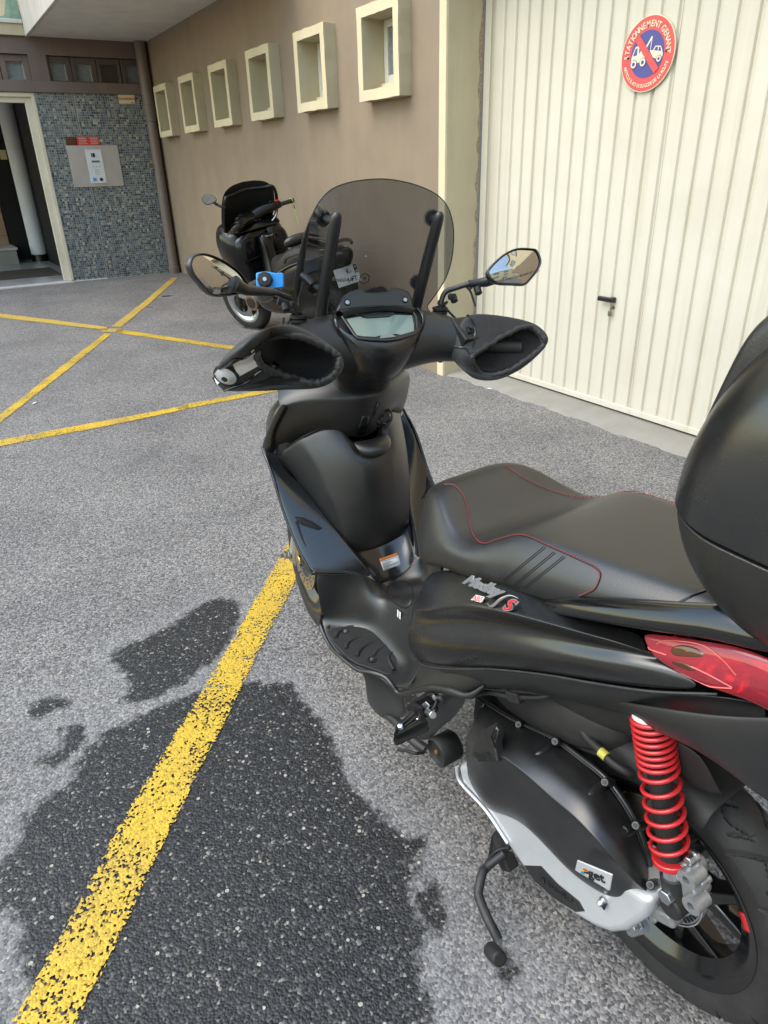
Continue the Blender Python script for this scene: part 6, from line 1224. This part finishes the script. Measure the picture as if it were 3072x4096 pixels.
# ---------------- muffs
def muff(name,rim,far,label,capshift,side):
    A=[Vector(p) for p in rim]; B=[Vector(p) for p in far]; n=len(A); cA=sum(A,Vector())/n; cB=sum(B,Vector())/n; cap=Vector(capshift)
    rows=[[ (A[i]+(cA-A[i])*.06)+(B[i]-A[i])*.10 for i in range(n)],A,[A[i].lerp(B[i],.33)+(A[i]-cA).normalized()*.018 for i in range(n)],[A[i].lerp(B[i],.7)+(A[i]-cA).normalized()*.017 for i in range(n)],B,[B[i]+cap*.45+(cB-B[i])*.14 for i in range(n)],[B[i]+cap*.85+(cB-B[i])*.5 for i in range(n)],[B[i]+cap+(cB-B[i])*.97 for i in range(n)]]
    mo=empty(name,(0,0,0)); mo.matrix_world=S.matrix_world; tag(mo,label,'handlebar muff','handlebar muffs of the front scooter')
    sk_=grid('shell',rows,'neoprene',mo,cv=True,sub=2,solid=.004)
    inner=[[p+(cA-p)*.05 for p in A],[A[i].lerp(B[i],.5)+(cA-A[i])*.10 for i in range(n)],[B[i]+(cB-B[i])*.12 for i in range(n)],[B[i]+cap*.4+(cB-B[i])*.9 for i in range(n)]]
    grid('lining',inner,'lining_black',mo,cv=True,sub=1,solid=0)
    Cr=cr(A,7,True); tube('hem',[p+(p-cA).normalized()*.001+Vector((random.uniform(-.0012,.0012),random.uniform(-.0012,.0012),random.uniform(-.0012,.0012))) for p in Cr],[.0062+.0012*math.sin(k*1.9)+random.uniform(-.0005,.0005) for k in range(len(Cr))],'neoprene',mo,n=8,closed=True)
    return mo,sk_
MU,sL=muff('handlebar_muff',[(0.664,0.335,1.105),(0.701,0.312,1.12),(0.708,0.29,1.129),(0.708,0.268,1.13),(0.712,0.235,1.121),(0.724,0.195,1.101),(0.724,0.165,1.083),(0.717,0.162,1.07),(0.716,0.17,1.052),(0.717,0.192,1.036),(0.72,0.218,1.034),(0.731,0.25,1.042),(0.722,0.285,1.058),(0.7,0.315,1.077)],
[(0.771,0.402,1.054),(0.701,0.4,1.085),(0.605,0.385,1.127),(0.615,0.35,1.146),(0.716,0.285,1.148),(0.818,0.225,1.122),(0.778,0.165,1.082),(0.753,0.155,1.062),(0.751,0.16,1.042),(0.762,0.185,1.02),(0.739,0.225,1.025),(0.709,0.295,1.034),(0.731,0.385,1.022),(0.759,0.4,1.028)],'left handlebar muff, black with white reflective patches and round silver bar end',(.035,.0,-.012),1)
lt_=bvh(sL)
def lpatch(name,pts,mat,off=.0022):
    P=[Vector(p) for p in pts]; A,B_,C_,D_=P
    return grid(name,[[snap2(A.lerp(B_,i/10).lerp(D_.lerp(C_,i/10),j/6),off) for i in range(11)] for j in range(7)],mat,MU,sub=0,solid=0)
XFK=XF
def snap2(p,off):
    return rc(lt_,ST_@Vector(p),off)
XF=None
lpatch('reflective_patch',[(0.688,0.376,1.09),(0.663,0.338,1.116),(0.674,0.33,1.088),(0.678,0.368,1.069)],'reflective_white')
lpatch('reflective_patch',[(0.783,0.401,1.048),(0.733,0.397,1.065),(0.735,0.392,1.046),(0.761,0.4,1.029)],'reflective_white')
tube('piping',[snap2(p,.0015) for p in cr([(0.757,0.39,1.021),(0.683,0.378,1.048),(0.64,0.362,1.067),(0.642,0.345,1.079),(0.643,0.33,1.087)],6)],.0022,'gloss_black',MU,n=6)
tube('piping',[snap2(p,.0015) for p in cr([(0.77,0.402,1.056),(0.667,0.39,1.094),(0.624,0.385,1.113),(0.614,0.372,1.115),(0.642,0.352,1.116),(0.681,0.33,1.117)],6)],.0022,'gloss_black',MU,n=6)
q=snap2((0.737,0.38,1.057),.0); nq=(snap2((0.737,0.38,1.057),.02)-q).normalized()
lathe('bar_end_bezel',[(.0245,-.002),(.0245,.003),(.021,.005)],'rubber',MU,c=q,axis=nq.to_tuple(),n=32); lathe('bar_end',[(0,.009),(.005,.0085),(.006,.012),(.0085,.012),(.0205,.004),(.021,-.003)],'silver_paint',MU,c=q,axis=nq.to_tuple(),n=32); lathe('bar_end_bolt',[(0,.0125),(.006,.0125),(.006,.008)],'gloss_black',MU,c=q,axis=nq.to_tuple(),n=6)
lpatch('brand_tab',[(0.687,0.345,1.112),(0.679,0.34,1.119),(0.671,0.34,1.117),(0.68,0.345,1.109)],'gloss_black',.003); lpatch('brand_patch',[(0.681,0.345,1.113),(0.681,0.34,1.117),(0.675,0.34,1.116),(0.676,0.345,1.111)],'label_white',.0036)
vt,ft=textm('D',.022,.0003,offset=.0008); fr=frame3(snap2((0.765,0.4,1.041),.003)-Vector((0,0,.008)),ST_.to_3x3()@(Vector((0.76,0.394,1.046))-Vector((0.77,0.401,1.039))),(0,0,1)); link('lettering',mesh('lettering',[fr@p for p in vt],ft),'ink_black',MU,smooth=False)
XF=ST_
MU2,sR=muff('handlebar_muff',[(0.828,-0.205,1.03),(0.831,-0.22,1.038),(0.842,-0.265,1.054),(0.851,-0.315,1.071),(0.854,-0.36,1.083),(0.852,-0.39,1.072),(0.837,-0.405,1.052),(0.835,-0.395,1.034),(0.827,-0.365,1.018),(0.822,-0.325,0.999),(0.826,-0.285,0.984),(0.836,-0.245,0.981),(0.838,-0.225,0.996),(0.83,-0.208,1.017)],
[(0.903,-0.175,1.042),(0.885,-0.185,1.088),(0.871,-0.2,1.126),(0.874,-0.27,1.115),(0.874,-0.37,1.084),(0.867,-0.4,1.07),(0.849,-0.415,1.051),(0.847,-0.405,1.034),(0.835,-0.37,1.018),(0.821,-0.31,0.996),(0.83,-0.27,0.981),(0.835,-0.215,0.988),(0.832,-0.19,1.001),(0.888,-0.18,1.016)],'right handlebar muff, plain black with wide open mouth, in front of garage door',(.05,.0,-.02),-1)
XF=None
rt_=bvh(sR)
def snapR(p,off):
    return rc(rt_,ST_@Vector(p),off)
tube('piping',[snapR(p,.0015) for p in cr([(0.881,-0.2,1.125),(0.873,-0.21,1.118),(0.855,-0.215,1.101),(0.842,-0.215,1.084),(0.839,-0.212,1.061),(0.833,-0.205,1.048)],6)],.0022,'gloss_black',MU2,n=6)
tube('piping',[snapR(p,.0015) for p in cr([(0.903,-0.172,1.044),(0.869,-0.185,1.044),(0.842,-0.195,1.045),(0.84,-0.2,1.037),(0.831,-0.205,1.034)],6)],.0022,'gloss_black',MU2,n=6)
XF=ST_; prism('care_label',[Vector(p) for p in ((0.854,-0.345,1.015),(0.846,-0.37,1.018),(0.842,-0.36,1.013),(0.851,-0.345,1.007))],(-1,.3,.2),.001,'label_white',MU2); XF=None
# ---------------- passenger peg, side stand
pg=prism('passenger_peg',[(0.486,0.225,0.391),(0.473,0.22,0.395),(0.452,0.215,0.376),(0.456,0.217,0.365),(0.504,0.265,0.314),(0.505,0.275,0.315),(0.498,0.268,0.363)],(-.25,.3,1),.03,'peg_black',S,bevel=.004)
prism('peg_pad',[Vector(p)+Vector((-.002,.003,.009)) for p in ((0.486,0.225,0.386),(0.472,0.221,0.391),(0.456,0.217,0.374),(0.506,0.262,0.318),(0.505,0.27,0.323),(0.497,0.264,0.36))],(-.25,.3,1),.006,'rubber',pg,bevel=.002)
for a,b in (((0.493,0.258,0.353),(0.479,0.224,0.386)),((0.494,0.258,0.342),(0.472,0.221,0.381)),((0.496,0.26,0.332),(0.467,0.22,0.374)),((0.493,0.256,0.332),(0.464,0.218,0.369))): tube('pad_rib',[Vector(a)+Vector((-.002,.004,.011)),Vector(b)+Vector((-.002,.004,.011))],.0025,'rubber',pg,n=6)
for q in ((0.491,0.258,0.352),(0.476,0.222,0.367)): lathe('rivet',[(0,.006),(.005,.005),(.007,.001),(.007,-.003)],'chrome',pg,c=Vector(q)+Vector((-.002,.004,.011)),axis=(-.25,.3,1),n=16)
box('peg_hinge',(0.466,0.212,0.407),(.035,.045,.03),'peg_black',pg,rot=Matrix.Rotation(R(20),3,'Y'),bevel=.006); prism('hinge_plate',[(0.467,0.226,0.416),(0.45,0.222,0.44),(0.438,0.22,0.436),(0.453,0.224,0.405)],(-.3,.8,.4),.004,'zinc',pg,bevel=.001)
cyl('clevis_pin',(0.443,0.222,0.418),(0.409,0.232,0.44),.0075,'zinc',pg,n=14,bevel=.001); tube('split_pin',[(0.42,0.23,0.438),(0.402,0.234,0.459)],.0018,'chrome',pg,n=6); tube('peg_wire',[(0.461,0.19,0.429),(0.443,0.2,0.43),(0.439,0.212,0.423),(0.445,0.22,0.416)],.003,'stand_steel',pg,n=8,smooth=4); lathe('peg_stud',[(0,.006),(.006,.005),(.007,0)],'chrome',pg,c=(0.456,0.192,0.432),axis=(0,1,.3),n=12)
SS=[(0.263,0.165,0.132),(0.269,0.205,0.114),(0.263,0.222,0.114),(0.247,0.244,0.104),(0.237,0.252,0.096),(0.202,0.262,0.089),(0.174,0.265,0.078),(0.16,0.266,0.07)]
ss=tube('side_stand',SS,[.008,.009,.0095,.010,.010,.010,.010,.010],'stand_steel',S,n=14,smooth=5)
FT=Vector((0.171,0.268,0.019)); cyl('stand_foot',FT+Vector((.012,-.002,-.012)),FT+Vector((-.024,.004,.012)),.0175,'rubber',ss,r2=.016,n=10,bevel=.004)
prism('stand_plate',[(0.332,0.13,0.106),(0.282,0.14,0.113),(0.288,0.15,0.073),(0.287,0.19,0.091),(0.321,0.15,0.111)],(.2,1,.3),.006,'stand_steel',ss,bevel=.001); box('side_stand_switch',(0.262,0.155,0.102),(.032,.03,.032),'dusty_black',ss,rot=Matrix.Rotation(R(40),3,'Y'),bevel=.004); tube('switch_lead',[(0.262,0.15,0.14),(0.282,0.165,0.121),(0.279,0.195,0.114),(0.267,0.215,0.111)],.004,'rubber',ss,n=8,smooth=5)
# ================================================================ SECOND SCOOTER by the wall
B=empty('maxi_scooter',mat=basis(SB_F,SB_L,SB_U,SB_O)); tag(B,'black maxi scooter parked by the brown wall, partly behind the windscreen','scooter')
XF=None
wheel(B,(0,0,.30),.30,.19,.075,nseg=160,rim='gloss_black')
STB=Matrix.Translation((1.68,0,0))@Matrix.Rotation(R(16),4,Vector((-.43,0,.90)))@Matrix.Translation((-1.68,0,0))
XF=STB
fwb=wheel(B,(1.575,0,.30),.30,.195,.058,nseg=160,rim='gloss_black',lip='wheel_silver')
lathe('rim_stripe',[(.196,.052),(.204,.055),(.207,.053),(.196,.050)],'wheel_silver',fwb,c=(1.575,0,.30),n=60)
lathe('brake_disc',[(.09,.068),(.134,.068),(.134,.073),(.09,.073),(.09,.068)],'zinc',fwb,c=(1.575,0,.30),n=48)
for s_ in (1,-1): tube('fork_leg',[(1.58,s_*.095,.27),(1.50,s_*.095,.46),(1.38,s_*.095,.72)],.026,'stand_steel',B,n=14)
mg=[]
for k in range(12):
    a=R(10+15*k); r_=.318; mg.append([(1.575+(r_+dz)*math.cos(a),yy,.30+(r_+dz)*math.sin(a)) for yy,dz in ((.08,-.05),(.07,-.01),(0,.008),(-.07,-.01),(-.08,-.05))])
grid('front_mudguard',mg,'maxi_black',B,sub=2,solid=.004)
grid('fork_guard',[[(1.62,.10,.50),(1.50,.11,.48),(1.40,.11,.44)],[(1.60,.115,.44),(1.48,.12,.42),(1.36,.115,.38)],[(1.55,.11,.38),(1.44,.115,.36),(1.33,.11,.32)]],'wheel_silver',B,sub=2,solid=.004)
cyl('gold_hub',(1.36,.10,.33),(1.36,.125,.33),.075,'lever_gold',B,n=28,bevel=.004); cyl('hub_centre',(1.36,.125,.33),(1.36,.13,.33),.05,'stand_steel',B,n=24)
XF=None
# main front fairing: lofted sections along x
def sec(X,pts): return [(X,y,z) for y,z in pts]
FR=[]
for X,wt,zt,wm,zm,wb,zb in ((.98,.20,.97,.25,.80,.17,.50),(1.08,.25,1.02,.30,.84,.20,.48),(1.20,.27,1.06,.31,.88,.22,.50),(1.34,.22,1.06,.27,.88,.20,.56),(1.48,.15,1.0,.20,.86,.15,.66),(1.60,.07,.92,.10,.85,.07,.76)):
    h=[(0,zb),(wb*.6,zb),(wb,zb+.05),((wb+wm)/2+.01,(zb+zm)/2),(wm,zm),((wm+wt)/2+.01,(zm+zt)/2),(wt,zt-.02),(wt*.6,zt),(0,zt)]
    FR.append([(X,y,z) for y,z in h]+[(X,-y,z) for y,z in reversed(h[1:-1])])
grid('front_fairing',FR,'maxi_black',B,cv=True,cap=True,sub=2)
# inner shield with two storage boxes
for s_ in (1,-1):
    grid('storage_box',[[(.985,s_*.06,.97),(.975,s_*.13,.975),(.985,s_*.20,.96),(1.02,s_*.245,.93)],[(.962,s_*.06,.94),(.945,s_*.13,.945),(.95,s_*.205,.935),(.99,s_*.255,.90)],[(.955,s_*.06,.85),(.935,s_*.13,.85),(.94,s_*.215,.84),(.985,s_*.265,.81)],[(.965,s_*.06,.76),(.95,s_*.13,.755),(.955,s_*.20,.75),(.995,s_*.24,.74)],[(.985,s_*.06,.73),(.98,s_*.13,.725),(.985,s_*.19,.725),(1.01,s_*.22,.72)]],'maxi_black',B,sub=2,solid=.006)
    box('box_latch',(.932,s_*.15,.90),(.012,.06,.035),'maxi_black',B,bevel=.006)
    tube('box_seam',[(.953,s_*.07,.93),(.94,s_*.13,.935),(.944,s_*.20,.925),(.936,s_*.21,.84),(.948,s_*.195,.76),(.943,s_*.13,.765),(.955,s_*.07,.77)],.003,'deep_black',B,n=6)
lathe('cup_tube',[(0,.0),(.045,.0),(.05,.10),(.05,.13),(.042,.132),(.0,.128)],'maxi_black',B,c=(.955,-.035,.80),axis=(-.15,0,1),n=24); lathe('cup_rim',[(.046,.132),(.052,.13),(.052,.122)],'zinc',B,c=(.955,-.035,.80),axis=(-.15,0,1),n=24)
grid('centre_column',[ell((.94,0,.95),.05,.06,14,2.6,'Z'),ell((.93,0,.80),.055,.06,14,2.6,'Z'),ell((.90,0,.62),.07,.08,14,2.6,'Z'),ell((.86,0,.48),.10,.11,14,2.6,'Z')],'maxi_black',B,cv=True,cap=True,sub=2)
# tall dark windscreen and dash
wsb=[]
for z,w_,x in ((1.02,.25,1.26),(1.10,.265,1.22),(1.18,.265,1.175),(1.25,.255,1.135),(1.305,.23,1.11),(1.335,.185,1.095),(1.348,.10,1.088)):
    wsb.append([(x-1.35*y*y*1.0,y,z-abs(y)*.08) for y in (-w_,-w_*.75,-w_*.45,0,w_*.45,w_*.75,w_)])
grid('windscreen',wsb,'deep_black',B,sub=2,solid=.005)
tube('screen_surround',[(p[0]-.035,p[1]*.97,p[2]-.02) for p in [r[0] for r in wsb[:5]]+wsb[4][1:-1]+[r[-1] for r in reversed(wsb[:5])]],.014,'maxi_black',B,n=10,smooth=4)
dsh=grid('dashboard',[[(1.15,y*.8,1.09-abs(y)*.1),(1.08,y,1.055-abs(y)*.08),(1.02,y*1.05,1.01-abs(y)*.05),(.985,y,.975)] for y in (-.22,-.14,-.06,0,.06,.14,.22)],'maxi_black',B,sub=2,solid=.01)
for y,r_ in ((.075,.048),(-.035,.058)):
    q=Vector((1.085,y,1.07)); ax_=(-.72,.05,.69); gg=lathe('gauge',[(r_,-.02),(r_*1.06,.006),(r_*.96,.010),(r_*.92,.004),(0,.003)],'gloss_black',dsh,c=q,axis=ax_,n=32); lathe('gauge_ring',[(r_*.99,.009),(r_*.96,.0115),(r_*.93,.008)],'zinc',gg,c=q,axis=ax_,n=32)
    for k in range(11):
        a=R(220-26*k); M_=frame3(q,Vector(ax_).cross(Vector((0,0,1)))*-1,(0,0,1)); box('gauge_mark',M_@Vector((r_*.72*math.cos(a),r_*.72*math.sin(a),.0045)),(.004,.010,.010),'dash_white',gg,rot=M_.to_3x3()@Matrix.Rotation(a,3,'Z'))
# handlebar
XF=Matrix.Translation((1.05,0,1.05))@Matrix.Rotation(R(16),4,Vector((-.43,0,.90)))@Matrix.Translation((-1.05,0,-1.05))
for s_ in (1,-1):
    tube('bar_cover',[(1.06,s_*.02,1.07),(1.03,s_*.10,1.085),(.985,s_*.18,1.09),(.955,s_*.235,1.085)],[.05,.05,.04,.03],'maxi_black',B,n=14,smooth=4)
    tube('grip',[(.955,s_*.235,1.085),(.915,s_*.36,1.075)],.0175,'rubber',B,n=14); cyl('bar_end',(.915,s_*.36,1.075),(.907,s_*.385,1.073),.019,'stand_steel',B,bevel=.004)
    box('switch_cluster',(.962,s_*.235,1.088),(.06,.045,.055),'maxi_black',B,bevel=.006)
    tube('brake_lever',[(1.0,s_*.225,1.075),(1.015,s_*.26,1.07),(.99,s_*.33,1.06),(.975,s_*.38,1.055)],[.012,.010,.008,.007],'lever_gold',B,n=8,smooth=4); cyl('reservoir',(1.0,s_*.20,1.10),(1.0,s_*.20,1.135),.022,'maxi_black',B,bevel=.003)
box('kill_switch',(.952,-.235,1.122),(.03,.03,.012),'red_mark',B,bevel=.004); box('indicator_switch',(.945,.228,1.10),(.02,.02,.02),'wire_yellow',B,bevel=.004)
pts=[]; 
for k in range(60): a=k*.75; pts.append((.91+.006*math.cos(a),-.37+.006*math.sin(a),1.03-.0026*k))
tube('lanyard',[(.915,-.365,1.095),(.912,-.37,1.06),(.91,-.372,1.04)]+pts,.0022,'cord_green',B,n=6); tube('lanyard_loop',[(.915+.02*math.cos(a),-.362,1.075+.022*math.sin(a)) for a in [k*.5 for k in range(13)]],.0022,'cord_green',B,n=6); cyl('lanyard_clasp',(.911,-.371,1.035),(.910,-.371,1.01),.005,'rubber',B)
tube('brake_hose',[(.98,-.22,1.07),(.96,-.18,1.02),(.99,-.12,.98),(1.04,-.08,.97)],.006,'zinc',B,n=8,smooth=5)
XF=None
# left mirror
mc=Vector((1.0233,0.36,1.2822)); mn=Vector((-.8,.35,.45)).normalized(); O_=[Vector((1.1499,0.375,1.2808)),Vector((1.0766,0.375,1.3233)),Vector((1.0243,0.365,1.3251)),Vector((0.953,0.355,1.3186)),Vector((0.9295,0.345,1.296)),Vector((0.9219,0.34,1.2737)),Vector((0.9824,0.35,1.2568)),Vector((1.0784,0.36,1.2383)),Vector((1.1172,0.37,1.2513))]
mm_=grid('mirror',[[mc+(p-mc)*t-mn*d for p in O_] for t,d in ((1,0),(1.05,.003),(1.03,.02),(.6,.035),(.02,.04))],'maxi_black',B,cv=True,sub=1,solid=0); grid('glass',[[mc+(p-mc)*t+mn*(.001+.004*(1-t*t)) for p in O_] for t in (.97,.6,.3,.02)],'mirror_glass',mm_,cv=True,sub=1,solid=0)
tube('mirror_stem',[(1.0079,0.335,1.2544),(1.0045,0.31,1.2293),(0.9844,0.29,1.2139),(0.9839,0.26,1.199)],.012,'gloss_black',mm_,n=10,smooth=4)
# floor, seat, tail
grid('floor_fairing',[ell((1.02,0,.50),.20,.10,16,3,'X'),ell((.85,0,.44),.24,.12,16,3,'X'),ell((.65,0,.45),.25,.14,16,3,'X'),ell((.45,0,.50),.22,.16,16,3,'X'),ell((.25,0,.60),.18,.14,16,3,'X')],'maxi_black',B,cv=True,cap=True,sub=2)
grid('floor_panel',[[(1.0,.10,.62),(1.0,.20,.58),(1.0,.265,.52)],[(.88,.11,.50),(.88,.20,.49),(.88,.275,.46)],[(.70,.11,.47),(.70,.2,.47),(.70,.28,.45)],[(.55,.12,.52),(.55,.2,.51),(.55,.265,.49)]],'cover_black',B,sub=2,solid=.01)
sb=[]
for X,w_,zt,zb in ((.80,.06,.70,.62),(.74,.10,.79,.62),(.60,.15,.80,.64),(.48,.165,.82,.68),(.40,.165,.87,.70),(.30,.15,.90,.74),(.10,.13,.91,.78),(-.10,.10,.91,.82),(-.22,.06,.91,.85)):
    h=[(X,0,zb),(X,w_*.8,zb),(X,w_,zb+.03),(X,w_,(zt+zb)/2+.01),(X,w_*.85,zt-.01),(X,w_*.4,zt),(X,0,zt)]; sb.append(h+[(p[0],-p[1],p[2]) for p in reversed(h[1:-1])])
grid('seat',sb,'seat_vinyl',B,cv=True,cap=True,sub=2)
grid('backrest',[ell((.40,0,.90),.14,.045,12,2.4,'X'),ell((.37,0,.925),.13,.05,12,2.4,'X'),ell((.32,0,.93),.10,.03,12,2.4,'X')],'seat_vinyl',B,cv=True,cap=True,sub=2)
for s_ in (1,-1):
    grid('side_cowl',[[(.62,s_*.17,.64),(.45,s_*.19,.70),(.25,s_*.18,.77),(.0,s_*.155,.83),(-.22,s_*.09,.87),(-.33,s_*.03,.885)],[(.62,s_*.20,.56),(.45,s_*.22,.60),(.25,s_*.21,.67),(.0,s_*.18,.75),(-.22,s_*.11,.81),(-.34,s_*.03,.84)],[(.60,s_*.17,.50),(.45,s_*.18,.52),(.25,s_*.16,.58),(.0,s_*.14,.67),(-.20,s_*.08,.75),(-.30,s_*.02,.78)]],'maxi_black',B,sub=2,solid=.006)
    tube('grab_handle',[(.30,s_*.20,.80),(.22,s_*.215,.845),(.05,s_*.20,.885),(-.12,s_*.16,.905),(-.2,s_*.12,.90)],.014,'cover_black',B,n=10,smooth=5)
    tube('cowl_line',[(.60,s_*.188,.645),(.45,s_*.205,.705),(.25,s_*.195,.775),(.0,s_*.168,.835),(-.2,s_*.10,.875)],.004,'zinc',B,n=6,smooth=4)
grid('tail_unit',[ell((-.16,0,.83),.11,.05,14,3,'X'),ell((-.25,0,.845),.09,.045,14,3,'X'),ell((-.31,0,.855),.05,.03,14,3,'X')],'maxi_black',B,cv=True,cap=True,sub=2)
grid('number_holder',[[(-.16,-.07,.82),(-.16,.07,.82)],[(-.235,-.08,.74),(-.235,.08,.74)],[(-.275,-.08,.62),(-.275,.08,.62)],[(-.29,-.06,.54),(-.29,.06,.54)]],'maxi_black',B,sub=1,solid=.01)
NPc=Vector((-.272,.012,.70)); NF=frame3(NPc,(0,-1,0),(.30,0,1)); XF=NF
np_=box('number_plate',(0,0,0),(.21,.13,.004),'plate_white',B,bevel=.002)
v,f=textm('K-',.05,.0005,offset=.0008); link('lettering',mesh('lettering',[T(p+Vector((.02,.012,.0028))) for p in v],f),'ink_black',np_,smooth=False)
v,f=textm('1-FT',.05,.0005,offset=.0008); link('lettering',mesh('lettering',[T(p+Vector((.028,-.052,.0028))) for p in v],f),'ink_black',np_,smooth=False)
box('region_band',(.085,.032,.0025),(.03,.06,.001),'ink_black',np_); v,f=textm('2B',.022,.0005); link('region_code',mesh('region_code',[T(p+Vector((.085,.006,.0035))) for p in v],f),'plate_white',np_,smooth=False); v,f=lathem([(0,.0036),(.006,.0036),(.006,.003)],(.085,.045,0),'Z',10); link('region_crest',mesh('region_crest',v,f),'plate_white',np_,smooth=False)
XF=None
tube('silencer',[(.35,-.20,.33),(.05,-.24,.38),(-.20,-.25,.46),(-.30,-.25,.49)],[.04,.06,.07,.06],'stand_steel',B,n=18,smooth=4)
grid('engine_case',[ell((.45,0,.30),.12,.10,14,3,'X'),ell((.25,.02,.32),.13,.11,14,3,'X'),ell((.05,.05,.32),.07,.07,14,3,'X')],'dusty_black',B,cv=True,cap=True,sub=2)
tube('side_stand',[(.62,.15,.30),(.60,.24,.15),(.58,.27,-.04)],.012,'stand_steel',B,n=10)
fl=[]
for k in range(8):
    a=R(30+15*k); fl.append([(.33*math.cos(a),yy,.30+(.33+dz)*math.sin(a)) for yy,dz in ((.09,-.03),(0,.01),(-.09,-.03))])
grid('rear_mudguard',fl,'dusty_black',B,sub=2,solid=.004)
